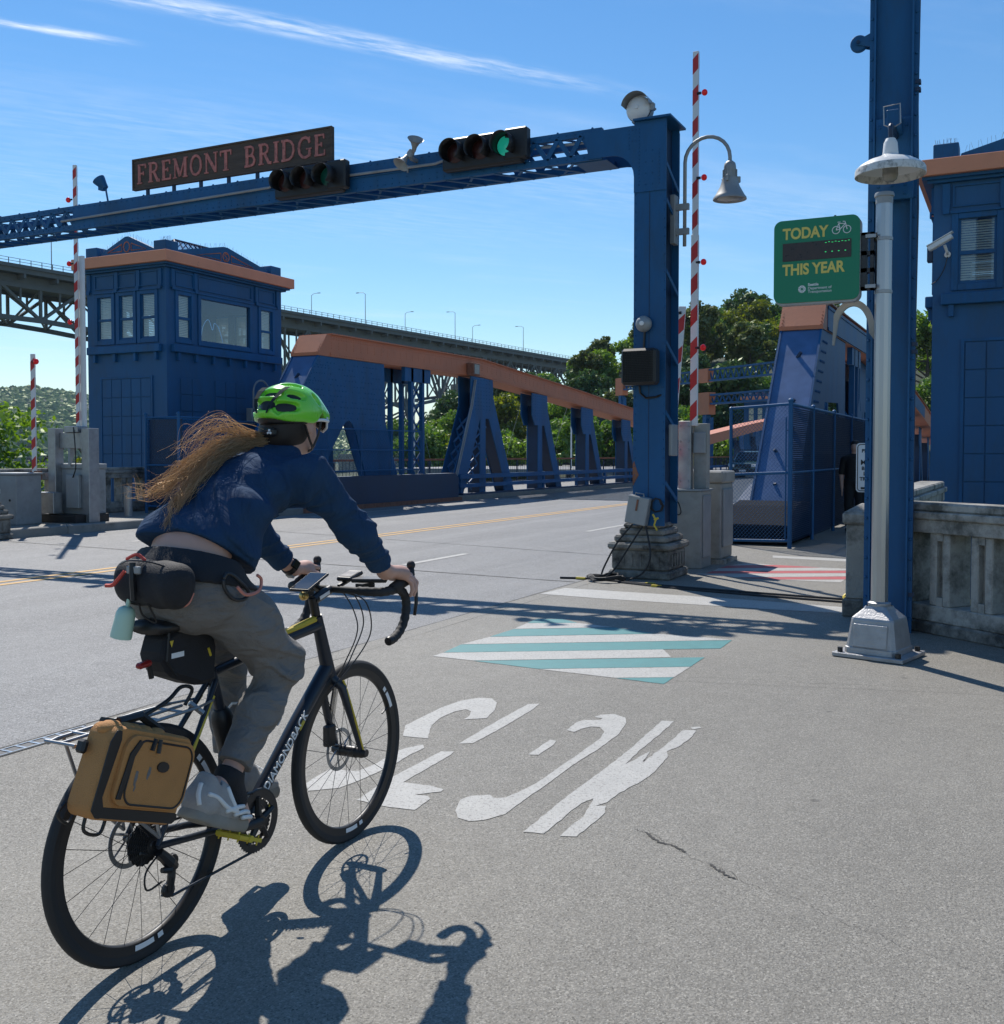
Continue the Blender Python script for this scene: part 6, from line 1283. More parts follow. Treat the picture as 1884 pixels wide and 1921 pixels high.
# ---------------------------------------------------------------- bicycle
BX = -2.225
def b3(dx, y, z): return (BX+dx, y, z)
bk = thing('bicycle', (BX, 2.68, 0), 'dark navy drop-bar bicycle with yellow accents ridden across the pavement', 'bicycle')
RW = .335; HR = (2.165, RW); HF = (3.19, RW); BBp = (2.61, .262)
def tubes(nm, segs, m='frame', n=12, par=None):
    m_ = MB()
    for P, r in segs: m_.path([b3(*p) for p in P], r, n)
    return m_.build(nm, m, par or bk, smooth=True)
tubes('seat_tube', [([(0,BBp[0],BBp[1]),(0,2.455,.775)], [.019,.0165])]); tubes('down_tube', [([(0,BBp[0]+.01,BBp[1]+.01),(0,2.86,.50),(0,3.055,.675)], [.024,.026,.027])])
tubes('top_tube', [([(0,2.458,.765),(0,2.75,.805),(0,3.005,.835)], [.014,.016,.022])]); tubes('head_tube', [([(0,2.992,.868),(0,3.015,.80),(0,3.062,.655)], [.021,.022,.026])])
tubes('seat_stay', [([(.014,2.462,.745),(.05,2.30,.54),(.062,HR[0],HR[1])], [.009,.008,.008])]); tubes('seat_stay', [([(-.014,2.462,.745),(-.05,2.30,.54),(-.062,HR[0],HR[1])], [.009,.008,.008])])
tubes('chain_stay', [([(.025,BBp[0]-.02,BBp[1]),(.055,2.40,.30),(.065,HR[0],HR[1])], [.014,.011,.010])]); tubes('chain_stay', [([(-.025,BBp[0]-.02,BBp[1]),(-.055,2.40,.30),(-.065,HR[0],HR[1])], [.014,.011,.010])])
fk = tubes('fork', [([(0,3.058,.665),(0,3.075,.635)], .024), ([(0,3.07,.64),(.045,3.082,.60),(.056,3.135,.46),(.056,HF[0],HF[1])], [.018,.017,.013,.010]), ([(0,3.07,.64),(-.045,3.082,.60),(-.056,3.135,.46),(-.056,HF[0],HF[1])], [.018,.017,.013,.010])])
MB().path([b3(.0575,3.09,.595),b3(.0685,3.135,.462),b3(.0675,3.185,.345)], [.0045,.0045,.003], 6).path([b3(.05,3.083,.625),b3(.058,3.088,.602)], .004, 6).build('yellow_line', 'yellow', fk)
MB().path([b3(-.0,3.11,.60),b3(-.055,3.155,.46),b3(-.056,3.185,.36)], [.012,.013,.01], 8).build('pale_inner_blade', 'chrome', fk)
MB().lathe([(0,-.072),(.014,-.072),(.02,-.06),(.02,.06),(.014,.078),(0,.078)], b3(0,*HF), (1,0,0), 14).build('axle', 'darksteel', fk, smooth=True)
def wheel(c, nm, side):
    w = thing('w', b3(0,*c), '', ''); bpy.data.objects.remove(w)
    prof = lambda R0, pts: [(R0+a, b_) for a, b_ in pts]
    ty = MB().lathe(prof(RW, [(-.030,.0135),(-.022,.0165),(-.010,.017),(-.003,.0115),(0,.004),(0,-.004),(-.003,-.0115),(-.010,-.017),(-.022,-.0165),(-.030,-.0135)]), b3(0,*c), (1,0,0), 72).build(nm, 'rubber', bk, smooth=True)
    MB().lathe(prof(RW, [(-.030,.0132),(-.034,.0125),(-.056,.010),(-.060,.004),(-.060,-.004),(-.056,-.010),(-.034,-.0125),(-.030,-.0132)]), b3(0,*c), (1,0,0), 72).build('rim', 'black', ty, smooth=True)
    for a0, a1 in ((22,36),(38,42),(262,276),(279,283)):
        for sd in (1,):
            m_ = MB(); n = 8
            for k in range(n+1):
                a = R(a0+(a1-a0)*k/n)
                for rr, xx in ((RW-.037,.0135),(RW-.052,.0122)): m_.v.append((BX+sd*xx, c[0]+rr*math.cos(a), c[1]+rr*math.sin(a)))
            m_.f = [(2*k,2*k+1,2*k+3,2*k+2) for k in range(n)]; m_.build('decal', 'signwhite', ty)
    MB().lathe([(0,-.05),(.012,-.05),(.022,-.036),(.022,-.030),(.014,-.026),(.014,.026),(.022,.030),(.022,.036),(.012,.05),(0,.05)], b3(0,*c), (1,0,0), 16).build('hub', 'darksteel', ty, smooth=True)
    m_ = MB()
    for k in range(24):
        sd = 1 if k % 2 else -1; a = k*2*math.pi/24; off = (.55 if (k//2) % 2 else -.55)
        m_.path([(BX+sd*.032, c[0]+.021*math.cos(a+off*2.4), c[1]+.021*math.sin(a+off*2.4)), (BX+sd*.003, c[0]+(RW-.058)*math.cos(a), c[1]+(RW-.058)*math.sin(a))], .0011, 4)
    m_.build('spokes', 'darksteel', ty, stuff=True)
    MB().tube((BX+.004,c[0]+(RW-.06)*math.cos(.4),c[1]+(RW-.06)*math.sin(.4)),(BX+.004,c[0]+(RW-.10)*math.cos(.4),c[1]+(RW-.10)*math.sin(.4)),.0035,n=6).build('valve', 'black', ty)
    # brake disc on the left
    m_ = MB(); n = 40
    for rr in (.080,.066):
        for xx in (-.046,-.044): m_.v += [(BX+xx, c[0]+rr*math.cos(2*math.pi*k/n), c[1]+rr*math.sin(2*math.pi*k/n)) for k in range(n)]
    for k in range(n):
        k2 = (k+1) % n; m_.f += [(k,k2,2*n+k2,2*n+k),(n+k,n+k2,3*n+k2,3*n+k),(k,k2,n+k2,n+k)]
    for k in range(6): a = k*1.047; m_.path([(BX-.045,c[0]+.02*math.cos(a),c[1]+.02*math.sin(a)),(BX-.045,c[0]+.068*math.cos(a+.5),c[1]+.068*math.sin(a+.5))], .004, 4)
    m_.build('brake_disc', 'steel', ty)
    return ty
rwl = wheel(HR, 'rear_wheel', 1); fwl = wheel(HF, 'front_wheel', 1)
MB().obox(b3(-.05,3.135,.40), (1,0,0), (0,1,0), (0,0,1), .03,.05,.08).build('brake_caliper', 'black', bk, bevel=.006); MB().obox(b3(-.05,2.24,.39), (1,0,0), (0,.8,.5), (0,-.5,.8), .03,.08,.04).build('brake_caliper', 'black', bk, bevel=.006)
# drivetrain
m_ = MB()
for k in range(10):
    rr = .024+.0042*k; xx = .046-.0038*k; n = 20
    P = []
    for i in range(n*2): q = rr+(.004 if i % 2 else 0); a = math.pi*i/n; P.append((HR[0]+q*math.cos(a), HR[1]+q*math.sin(a)))
    m_.px(P, BX+xx-.0009, BX+xx+.0009)
m_.build('cassette', 'darksteel', bk)
def gear(nm, rr, x, nteeth, hole, m):
    m_ = MB(); P = []
    for i in range(nteeth*2): q = rr+(.0035 if i % 2 else -.002); a = math.pi*i/nteeth; P.append((q*math.cos(a), q*math.sin(a)))
    n = len(P); Q = [(hole*math.cos(math.pi*i/nteeth), hole*math.sin(math.pi*i/nteeth)) for i in range(n)]
    for xx in (x-.0015, x+.0015): m_.v += [(BX+xx, BBp[0]+a, BBp[1]+b_) for a,b_ in P]+[(BX+xx, BBp[0]+a, BBp[1]+b_) for a,b_ in Q]
    for i in range(n):
        j_ = (i+1) % n; m_.f += [(i,j_,n+j_,n+i),(2*n+i,2*n+j_,3*n+j_,3*n+i),(i,j_,2*n+j_,2*n+i),(n+i,n+j_,3*n+j_,3*n+i)]
    return m_.build(nm, m, bk)
gear('chainring', .098, .047, 48, .072, 'darksteel'); gear('chainring', .070, .040, 34, .052, 'darksteel')
ca2 = math.atan2(.018, -.172); PR = (BBp[0]+.172*math.cos(ca2), BBp[1]+.172*math.sin(ca2)); PL_ = (BBp[0]-.172*math.cos(ca2), BBp[1]-.172*math.sin(ca2))
MB().path([b3(.058,*BBp), b3(.068,*PR)], [.017,.012], 10).lathe([(0,.066),(.02,.066),(.022,.03),(0,.03)], b3(0,*BBp), (1,0,0), 16).build('crank_arm', 'black', bk, smooth=True); MB().path([b3(-.050,*BBp), b3(-.066,*PL_)], [.017,.012], 10).build('crank_arm', 'black', bk, smooth=True)
m_ = MB()
for k in range(5): a = k*1.2566+.3; m_.path([b3(.052,BBp[0],BBp[1]), b3(.049,BBp[0]+.078*math.cos(a),BBp[1]+.078*math.sin(a))], [.014,.008], 6)
m_.build('spider', 'black', bk)
def pedal(p, s):
    d = Vector((0,.915,-.40)); u = Vector((0,.40,.915)); c = Vector(b3(s*.118, p[0], p[1]))
    pb = MB(); pb.obox(c+d*.047, (1,0,0), d, u, .095,.012,.012); pb.obox(c-d*.047, (1,0,0), d, u, .095,.012,.012); pb.obox(c+Vector((.043,0,0)), (1,0,0), d, u, .010,.09,.010); pb.obox(c-Vector((.043,0,0)), (1,0,0), d, u, .012,.09,.02); pb.tube(c-Vector((.05,0,0)), c+Vector((.05,0,0)), .011, n=8); pb.obox(c, (1,0,0), d, u, .02,.09,.016)
    for i in (-1,1):
        for j_ in (-1,0,1): pb.tube(c+d*.047*i+Vector((.036*j_,0,0))-u*.016, c+d*.047*i+Vector((.036*j_,0,0))+u*.014, .0025, n=5)
    pb.build('pedal', 'yellow', bk)
pedal(PR, 1); pedal(PL_, -1)
def loop(P, r, nm, m, n=5): return MB().path([b3(*p) for p in P], r, n).build(nm, m, bk)
# chain: upper run, lower run through the derailleur
jk = (2.22,.185); ju = (2.235,.265)
ch = []; 
for a in range(100,-80,-12): ch.append((.045, BBp[0]+.100*math.cos(R(a)), BBp[1]+.100*math.sin(R(a))))
lo = []
P = [(.040,HR[0]+.0,HR[1]+.05)]+ch+[(.040,jk[0]+.02,jk[1]-.025),(.040,jk[0]-.02,jk[1]-.012),(.040,ju[0]+.02,ju[1]-.01),(.040,HR[0]+.03,HR[1]-.04),(.040,HR[0]-.045,HR[1]-.01)]
loop(P, .0042, 'chain', 'darksteel', 6)
dr_ = MB().path([b3(.06,2.17,.315),b3(.066,2.205,.275),b3(.062,2.228,.255)], [.014,.019,.014], 8).path([b3(.052,2.232,.268),b3(.054,2.224,.225),b3(.052,2.22,.182)], [.010,.012,.009], 8).path([b3(.066,2.175,.262),b3(.070,2.205,.255)], [.008,.012], 8)
for q in (jk, ju): dr_.lathe([(0,.008),(.020,.008),(.022,0),(.020,-.008),(0,-.008)], b3(.044,*q), (1,0,0), 14)
dr_.build('derailleur', 'black', bk, bevel=0); MB().path(bez([b3(*p) for p in [(.06,2.17,.31),(.065,2.115,.275),(.065,2.12,.225),(.06,2.19,.228)]], 6), .003, 5).build('shift_cable', 'black', bk)
# seatpost, saddle
tubes('seat_post', [([(0,2.458,.765),(0,2.405,.925)], .0135)], 'black')
sd = MB(); prof = [(2.19,.072,.962,.03),(2.215,.078,.964,.034),(2.27,.072,.960,.032),(2.33,.045,.952,.026),(2.40,.024,.948,.022),(2.45,.019,.946,.02),(2.475,.010,.944,.014)]
for y,w,z,h in prof:
    for k in range(14):
        a = 2*math.pi*k/14; sd.v.append(b3(w*math.cos(a), y, z-h*.45+(h*.55*math.sin(a) if math.sin(a) > 0 else h*.8*math.sin(a))))
for i in range(len(prof)-1):
    for k in range(14): sd.f.append((i*14+k, i*14+(k+1)%14, (i+1)*14+(k+1)%14, (i+1)*14+k))
sd.f += [tuple(range(13,-1,-1)), tuple(range((len(prof)-1)*14, len(prof)*14))]; sd.build('saddle', 'black', bk, smooth='all')
loop([(.022,2.24,.945),(.022,2.30,.925),(.022,2.42,.925),(.022,2.46,.94)], .0035, 'saddle_rail', 'steel'); loop([(-.022,2.24,.945),(-.022,2.30,.925),(-.022,2.42,.925),(-.022,2.46,.94)], .0035, 'saddle_rail', 'steel')
# stem, bars
tubes('steerer', [([(0,2.99,.87),(0,2.972,.935)], .0165)], 'black'); st_ = tubes('stem', [([(0,2.972,.925),(0,3.075,.952)], [.019,.016])], 'black')
MB().obox(b3(.0175,3.02,.939), (1,0,0), (0,.965,.26), (0,-.26,.965), .002,.06,.012).build('stem_mark', 'signwhite', st_)
for s in (1,-1):
    P = [(0,3.08,.953),(s*.10,3.08,.953),(s*.165,3.085,.952),(s*.198,3.115,.950),(s*.207,3.165,.951),(s*.210,3.205,.950),(s*.214,3.238,.925),(s*.217,3.245,.885),(s*.219,3.228,.835),(s*.220,3.195,.80),(s*.222,3.155,.782),(s*.223,3.125,.776)]
    Q = bez([b3(*p) for p in P], 6); hbm = MB(); n_q = len(Q); hbm.path(Q, [(.013 if i < 8 else .0165+.0012*math.sin(i*1.9)) for i in range(n_q)], 12); hbm.build('handlebar', 'black' if 0 else 'rubber', bk, smooth='all')
    MB().lathe([(0,.008),(.015,.006),(.017,0),(.017,-.01)], b3(s*.223,3.118,.7755), (0,-1,-.15), 12).build('bar_end', 'black', bk, smooth=True)
    hd = MB().path([b3(*p) for p in [(s*.209,3.165,.955),(s*.210,3.21,.968),(s*.211,3.255,.978),(s*.212,3.28,1.000),(s*.212,3.285,1.022)]], [.020,.021,.021,.019,.013], 12); hd.ball(b3(s*.212,3.287,1.030), (.016,.017,.017), 12, 8); hd.build('brake_hood', 'rubber', bk, smooth='all')
    MB().path([b3(*p) for p in [(s*.213,3.278,.985),(s*.222,3.305,.945),(s*.226,3.300,.89),(s*.228,3.285,.845)]], [.010,.008,.007,.006], 8).build('brake_lever', 'black', bk, smooth='all')
for k, (P) in enumerate(([(.03,3.08,.945),(.05,3.15,.93),(.06,3.20,.82),(.04,3.15,.70),(.03,3.085,.62)], [(.06,3.08,.945),(.09,3.17,.90),(.09,3.20,.78),(.05,3.12,.66),(.03,3.03,.60)], [(-.05,3.08,.945),(-.03,3.19,.93),(.02,3.22,.80),(.02,3.14,.68),(.025,3.06,.62)])): MB().path(bez([b3(*p) for p in P], 8), .0026, 5).build('cable', 'black', bk)
yl = MB(); yl.path([b3(0,2.80,.8335),b3(0,2.90,.8455),b3(0,2.985,.857)], [.010,.0135,.014], 8); yl.build('yellow_patch', 'yellow', bk, smooth=True)
m_ = MB(); 
for a0,a1 in ((.25,.72),): P0 = lerp((.0185,BBp[0],BBp[1]),(.0165,2.455,.775),a0); P1 = lerp((.0185,BBp[0],BBp[1]),(.0165,2.455,.775),a1); m_.path([b3(P0[0]-.002,P0[1]-.006,P0[2]),b3(P1[0]-.002,P1[1]-.006,P1[2])], [.010,.008], 6)
for s in (1,-1): m_.path([b3(s*.024,2.438,.70),b3(s*.055,2.30,.545)], .0065, 6)
m_.build('yellow_flash', 'yellow', bk)
bu = Vector((0,3.055-BBp[0]-.01,.675-BBp[1]-.01)).normalized()
text_mesh('DIAMONDBACK', .040, 'signwhite', bk, (BX+.0262, BBp[0]+.075, BBp[1]+.070-.0), tuple(bu), tuple(Vector((1,0,0)).cross(bu)*1.0), ext=.0012, xs=1.02, bold=.0006)
MB().path([b3(.022,2.86,.495),b3(.022,2.885,.52)], .008, 6).build('yellow_mark', 'yellow', bk)
loop([(.0,2.77,.53),(.0,2.79,.55)], .006, 'bottle_boss', 'steel')
bc = MB().lathe([(0,0),(.034,.0),(.036,.01),(.036,.12),(.030,.14),(.020,.155),(0,.158)], b3(0,2.54,.50), (0,-.30,.95), 18); bc.build('pump_bottle', 'black', bk, smooth=True)
# rear rack
rk = MB()
for s in (1,-1):
    rk.path([b3(s*.055,2.34,.690),b3(s*.058,2.2,.690),b3(s*.058,1.93,.685),b3(s*.045,1.89,.684)], .005, 6); rk.path([b3(s*.068,2.165,.36),b3(s*.066,2.14,.5),b3(s*.058,2.10,.686)], .005, 6); rk.path([b3(s*.068,2.165,.36),b3(s*.066,2.02,.5),b3(s*.058,1.95,.684)], .005, 6); rk.path([b3(s*.055,2.34,.690),b3(s*.03,2.43,.69)], .004, 6)
for y in (1.89,1.98,2.08,2.18,2.28): rk.path([b3(-.056,y,.689),b3(.056,y,.689)], .0045, 6)
rk.path([b3(0,1.89,.688),b3(0,2.33,.692)], .0045, 6); rk.build('rear_rack', 'steel', bk, smooth=True)
MB().path(bez([b3(*p) for p in [(.03,2.02,.70),(.05,2.12,.712),(.05,2.22,.735),(.045,2.28,.762),(.04,2.33,.745),(.03,2.31,.70)]], 6), .006, 6).build('bungee_cord', 'black', bk, smooth='all')
loop([(.02,2.34,.70),(.045,2.37,.665)], .009, 'rack_clamp', 'steel')
# computer and lamp on the bars
ph = thing('phone', b3(-.02,2.99,.985), 'black phone lying flat on the handlebar mount', 'phone'); pd_ = Vector((-.12,.95,.28)).normalized(); ps_ = pd_.cross(Z).normalized(); pu_ = ps_.cross(pd_)
MB().obox(b3(-.035,3.00,.985), ps_, pd_, pu_, .078,.155,.010).build('case', 'black', ph, bevel=.003); MB().obox(Vector(b3(-.035,3.00,.985))+pu_*.0056, ps_, pd_, pu_, .068,.142,.0012).build('screen', 'lens', ph); MB().tube(b3(-.03,3.05,.955), b3(-.03,3.01,.979), .012, n=8).build('mount', 'black', ph)
gp = thing('bike_computer', b3(.03,3.15,1.0), 'small black bike computer with grey screen ahead of the stem', 'bike computer'); MB().obox(b3(.035,3.15,.995), (1,0,0), (0,.97,.22), (0,-.22,.97), .062,.09,.016).build('case', 'black', gp, bevel=.005); MB().obox(Vector(b3(.035,3.15,.995))+Vector((0,-.22,.97))*.0088, (1,0,0), (0,.97,.22), (0,-.22,.97), .048,.06,.001).build('screen', 'display', gp); MB().path([b3(.035,3.08,.965),b3(.035,3.15,.982)], .008, 6).build('arm', 'black', gp)
pb_ = thing('battery_pack', b3(.12,3.13,.97), 'dark flat battery pack strapped beside the right bar top', 'battery'); MB().obox(b3(.115,3.16,.985), (.9,.42,0), (-.42,.9,.1), (0,-.1,1), .13,.055,.014).build('case', 'darksteel', pb_, bevel=.004); MB().obox(b3(.115,3.13,.967), (1,0,0), (0,1,0), (0,0,1), .03,.08,.02).build('strap', 'black', pb_)
be = thing('bike_bell', b3(-.10,3.07,.92), 'small brass bicycle bell under the left bar top', 'bell'); MB().lathe([(0,.018),(.010,.017),(.017,.008),(.018,-.004)], b3(-.105,3.06,.925), (0,-1,-.1), 14).build('dome', mat('brass', (.55,.40,.15), .3, .9), be, smooth='all'); MB().path([b3(-.105,3.06,.925), b3(-.105,3.08,.945)], .007, 6).build('clamp', 'black', be)
# saddle bag with tail light
sb = thing('saddle_bag', b3(0,2.32,.85), 'black wedge saddle bag hanging under the seat', 'bag')
P = [(2.225,.925),(2.20,.86),(2.235,.80),(2.36,.748),(2.425,.752),(2.435,.86),(2.41,.93),(2.33,.95)]
MB().px(P, BX-.052, BX+.052).build('body', 'fabric', sb, bevel=.016)
MB().path([b3(.054,2.226,.93),b3(.055,2.215,.85),b3(.055,2.25,.80)], .004, 5).build('piping', 'black', sb)
MB().add([b3(.0535,2.228,.905),b3(.0535,2.244,.905),b3(.0535,2.236,.885)], [(0,1,2)]).build('badge', 'yellow', sb); MB().box(BX+.0525,BX+.0535,2.235,2.285,.853,.868).build('reflective_tab', 'signwhite', sb)
MB().path([b3(.054,2.385,.86),b3(.054,2.395,.835)], .004, 5).build('pull_tab', 'yellow', sb)
tl = thing('tail_light', b3(0,2.18,.85), 'small red tail light clipped to the saddle bag', 'light'); MB().obox(b3(.012,2.17,.845), (1,0,0), (0,.95,.1), (0,-.1,.95), .024,.052,.018).build('lens', 'taillens', tl, bevel=.006); MB().path([b3(.01,2.19,.84),b3(.01,2.20,.80)], .008, 6).build('clip', 'black', tl)
# pannier
pn = thing('pannier', b3(.12,2.02,.60), 'tan canvas pannier with black trim hanging on the rear rack', 'bag')
pa = Vector((0,.937,-.35)); pu = Vector((.04,.35,.937)).normalized(); pn_ = pa.cross(pu).normalized(); pc_ = Vector(b3(.128,2.002,.596))
def pq(a, b_, o=0.): return pc_+pa*a*.9+pu*b_+pn_*o
def rr2(w, h, r, n=5): return rrect(-w, w, -h, h, r, n)
m_ = MB(); lay = [(-.034,.94),(-.028,1.0),(.035,1.0),(.050,.985),(.058,.95)]; base = rr2(.172,.118,.035)
for o, s in lay: m_.v += [tuple(pq(a*s*(1.0 if b_ < 0 else .97), b_*s, o+.006*math.cos(a*8))) for a,b_ in base]
nb = len(base)
for i in range(len(lay)-1):
    for k in range(nb): m_.f.append((i*nb+k, i*nb+(k+1)%nb, (i+1)*nb+(k+1)%nb, (i+1)*nb+k))
m_.f += [tuple(range(nb)), tuple(range((len(lay)-1)*nb, len(lay)*nb))]; m_.build('body', 'tan', pn, smooth=True)
def flat(poly, o, nm, m, th=.004): MB().prism(poly, lambda a,b: tuple(pq(a,b,o)), lambda a,b: tuple(pq(a,b,o+th))).build(nm, m, pn, bevel=.001)
flat([(-.172,.075),(-.158,.105),(-.140,.106),(-.133,.085),(-.145,-.06),(-.132,-.083),(.155,-.083),(.168,-.085),(.172,-.10),(.155,-.112),(-.15,-.112),(-.172,-.095)], .0565, 'trim', 'black')
pk = rrect(-.122,.165,-.076,.102,.04); flat(pk, .060, 'pocket', 'tan', .012)
MB().path([pq(a*1.0,b_,.0725) for a,b_ in rrect(-.085,.155,-.070,.092,.038)], .003, 5, closed=True).build('zip', 'black', pn); flat([(-.112,-.06),(-.094,-.06),(-.086,.045),(-.066,.085),(-.080,.092),(-.104,.055)], .0722, 'zip_flap', 'black', .005)
MB().prism([(.04+.024*math.cos(k*.52), .032+.014*math.sin(k*.52)) for k in range(12)], lambda a,b: tuple(pq(a,b,.0722)), lambda a,b: tuple(pq(a,b,.076))).build('badge', 'black', pn)
MB().path([pq(-.02,.10,.074),pq(-.025,.07,.076)], .006, 5).path([pq(.0,.10,.074),pq(.003,.065,.076)], .006, 5).build('zip_pull', 'black', pn)
for a, b_, w in ((-.055,-.005,.022),(-.01,.012,.018),(-.05,-.028,.010)): MB().prism([(a+w*.35*math.cos(k)+w*.4*random.uniform(-.3,.3), b_+w*math.sin(k)) for k in range(6)], lambda p,q: tuple(pq(p,q,.0722)), lambda p,q: tuple(pq(p,q,.0727))).build('stain', 'trouser', pn)
m_ = MB()
for k in range(5): m_.ball(pq(-.14+k*.042,.108,.012+.008*math.sin(k*2)), (.032,.032,.018), 10, 7)
m_.build('roll_top', 'tan', pn, smooth='all'); MB().path([pq(-.10,.125,.0),pq(-.02,.15,.0),pq(.08,.12,.0)], .012, 6).path([pq(-.13,.12,-.03),pq(.1,.125,-.04)], .01, 6).build('strap', 'black', pn)
MB().path(bez([pq(-.10,-.115,-.02),pq(-.09,-.155,-.02),pq(-.03,-.16,-.02),pq(-.02,-.115,-.02)],6), .005, 5).path(bez([pq(-.175,-.09,-.03),pq(-.19,-.12,-.03),pq(-.15,-.14,-.03),pq(-.13,-.115,-.03)],6), .005, 5).build('elastic_loop', 'black', pn)
MB().obox(pq(-.185,.05,-.02), pa, pu, pn_, .02,.035,.03).build('hook', 'black', pn, bevel=.006)
# ---------------------------------------------------------------- implicit-surface figures
class SDF:
    def __init__(s, lo, hi, h):
        s.lo = np.array(lo, np.float32); s.h = h; s.n = np.ceil((np.array(hi)-s.lo)/h).astype(int)+1
        s.d = np.full(s.n, .2, np.float32)
    def grid(s, a, b):
        i0 = np.clip(((np.array(a)-s.lo)/s.h).astype(int), 0, s.n-2); i1 = np.clip(((np.array(b)-s.lo)/s.h).astype(int)+2, i0+1, s.n)
        ax = [s.lo[k]+s.h*np.arange(i0[k], i1[k], dtype=np.float32) for k in range(3)]
        return tuple(slice(i0[k], i1[k]) for k in range(3)), np.meshgrid(*ax, indexing='ij', sparse=True)
    def merge(s, sl, e, k, op):
        d = s.d[sl]
        if op == 'add':
            if k > 0: hh = np.maximum(k-np.abs(d-e), 0)/k; r = np.minimum(d, e)-hh*hh*k*.25
            else: r = np.minimum(d, e)
        else:
            e = -e
            if k > 0: hh = np.maximum(k-np.abs(d-e), 0)/k; r = np.maximum(d, e)+hh*hh*k*.25
            else: r = np.maximum(d, e)
        s.d[sl] = r
    def cone(s, a, b, ra, rb, k=.03, xs=1., op='add', flat=None):
        a = np.array(a, np.float32); b = np.array(b, np.float32); m = max(ra, rb)*max(1, xs)+.08
        sl, (x, y, z) = s.grid(np.minimum(a, b)-m, np.maximum(a, b)+m); v = b-a
        X = (x-a[0])/xs; vx = v[0]/xs; L2 = vx*vx+v[1]**2+v[2]**2+1e-9
        t = np.clip((X*vx+(y-a[1])*v[1]+(z-a[2])*v[2])/L2, 0, 1)
        e = np.sqrt((X-t*vx)**2+(y-a[1]-t*v[1])**2+(z-a[2]-t*v[2])**2)-(ra+(rb-ra)*t)
        s.merge(sl, e.astype(np.float32), k, op); return s
    def ell(s, c, r, k=.03, rx=0., rz=0., op='add', ret=False):
        m = max(r)+.08; c = np.array(c); sl, (x, y, z) = s.grid(c-m, c+m)
        x = x-c[0]; y = y-c[1]; z = z-c[2]
        if rz: cc, ss = math.cos(rz), math.sin(rz); x, y = x*cc+y*ss, -x*ss+y*cc
        if rx: cc, ss = math.cos(rx), math.sin(rx); y, z = y*cc+z*ss, -y*ss+z*cc
        k0 = np.sqrt((x/r[0])**2+(y/r[1])**2+(z/r[2])**2)+1e-6; k1 = np.sqrt((x/r[0]**2)**2+(y/r[1]**2)**2+(z/r[2]**2)**2)+1e-6
        s.merge(sl, (k0*(k0-1)/k1).astype(np.float32), k, op); return s
    def chain(s, pts, rs, k=.02, **kw):
        for i in range(len(pts)-1): s.cone(pts[i], pts[i+1], rs[i], rs[i+1], k, **kw)
        return s
    def full(s): return np.meshgrid(*[s.lo[k]+s.h*np.arange(s.n[k], dtype=np.float32) for k in range(3)], indexing='ij', sparse=True)
    def cut(s, p, n, k=0.):
        x, y, z = s.full(); n = np.array(n)/np.linalg.norm(n); s.d = np.maximum(s.d, ((x-p[0])*n[0]+(y-p[1])*n[1]+(z-p[2])*n[2]).astype(np.float32)); return s
    def warp(s, f): x, y, z = s.full(); s.d = s.d+f(x, y, z).astype(np.float32); return s
    def mesh(s, name, m, parent, smooth_it=1):
        d = s.d; d[0], d[-1], d[:,0], d[:,-1], d[:,:,0], d[:,:,-1] = (.1,)*6
        nx, ny, nz = d.shape; neg = d < 0
        c8 = sum(neg[i:nx-1+i, j:ny-1+j, k:nz-1+k].astype(np.int8) for i in (0,1) for j in (0,1) for k in (0,1))
        cells = np.argwhere((c8 > 0) & (c8 < 8)); idx = np.full((nx-1,ny-1,nz-1), -1, np.int64); idx[tuple(cells.T)] = np.arange(len(cells))
        acc = np.zeros((len(cells),3)); cnt = np.zeros(len(cells)); co = [(i,j,k) for i in (0,1) for j in (0,1) for k in (0,1)]
        val = {c: d[cells[:,0]+c[0], cells[:,1]+c[1], cells[:,2]+c[2]] for c in co}
        for a in co:
            for ax in range(3):
                if a[ax]: continue
                b = list(a); b[ax] = 1; b = tuple(b); va, vb = val[a], val[b]; mk = (va < 0) != (vb < 0); t = va[mk]/(va[mk]-vb[mk])
                p = np.tile(np.array(a, float), (mk.sum(),1)); p[:,ax] += t; acc[mk] += p; cnt[mk] += 1
        V = (cells+acc/cnt[:,None])*s.h+s.lo
        F = []
        for ax in range(3):
            o = [k for k in range(3) if k != ax]
            A = neg.take(range(0,d.shape[ax]-1), ax); B = neg.take(range(1,d.shape[ax]), ax); ch = np.argwhere(A != B)
            ok = (ch[:,o[0]] > 0) & (ch[:,o[1]] > 0) & (ch[:,o[0]] < idx.shape[o[0]]) & (ch[:,o[1]] < idx.shape[o[1]]); ch = ch[ok]
            q = []
            for da, db in ((1,1),(0,1),(0,0),(1,0)):
                c = ch.copy(); c[:,o[0]] -= da; c[:,o[1]] -= db; q.append(idx[tuple(c.T)])
            q = np.stack(q, 1); fl = A[tuple(ch.T)] if ax != 1 else ~A[tuple(ch.T)]
            q[~fl] = q[~fl][:,::-1]; F.append(q)
        F = np.concatenate(F)
        # light laplacian smoothing
        for _ in range(smooth_it):
            sv_ = np.zeros_like(V); ct = np.zeros(len(V))
            for i in range(4):
                a, b = F[:,i], F[:,(i+1) % 4]; np.add.at(sv_, a, V[b]); np.add.at(ct, a, 1); np.add.at(sv_, b, V[a]); np.add.at(ct, b, 1)
            V = .5*V+0.5*sv_/np.maximum(ct,1)[:,None]
        org = np.array(wl(parent)) if parent is not None else np.zeros(3)
        me = bpy.data.meshes.new(name); me.from_pydata((V-org).tolist(), [], F.tolist()); me.materials.append(M[m] if isinstance(m, str) else m)
        for p in me.polygons: p.use_smooth = True
        o = bpy.data.objects.new(name, me); C.objects.link(o)
        if parent is not None: o.parent = parent
        WL[o.name] = Vector(org); return o
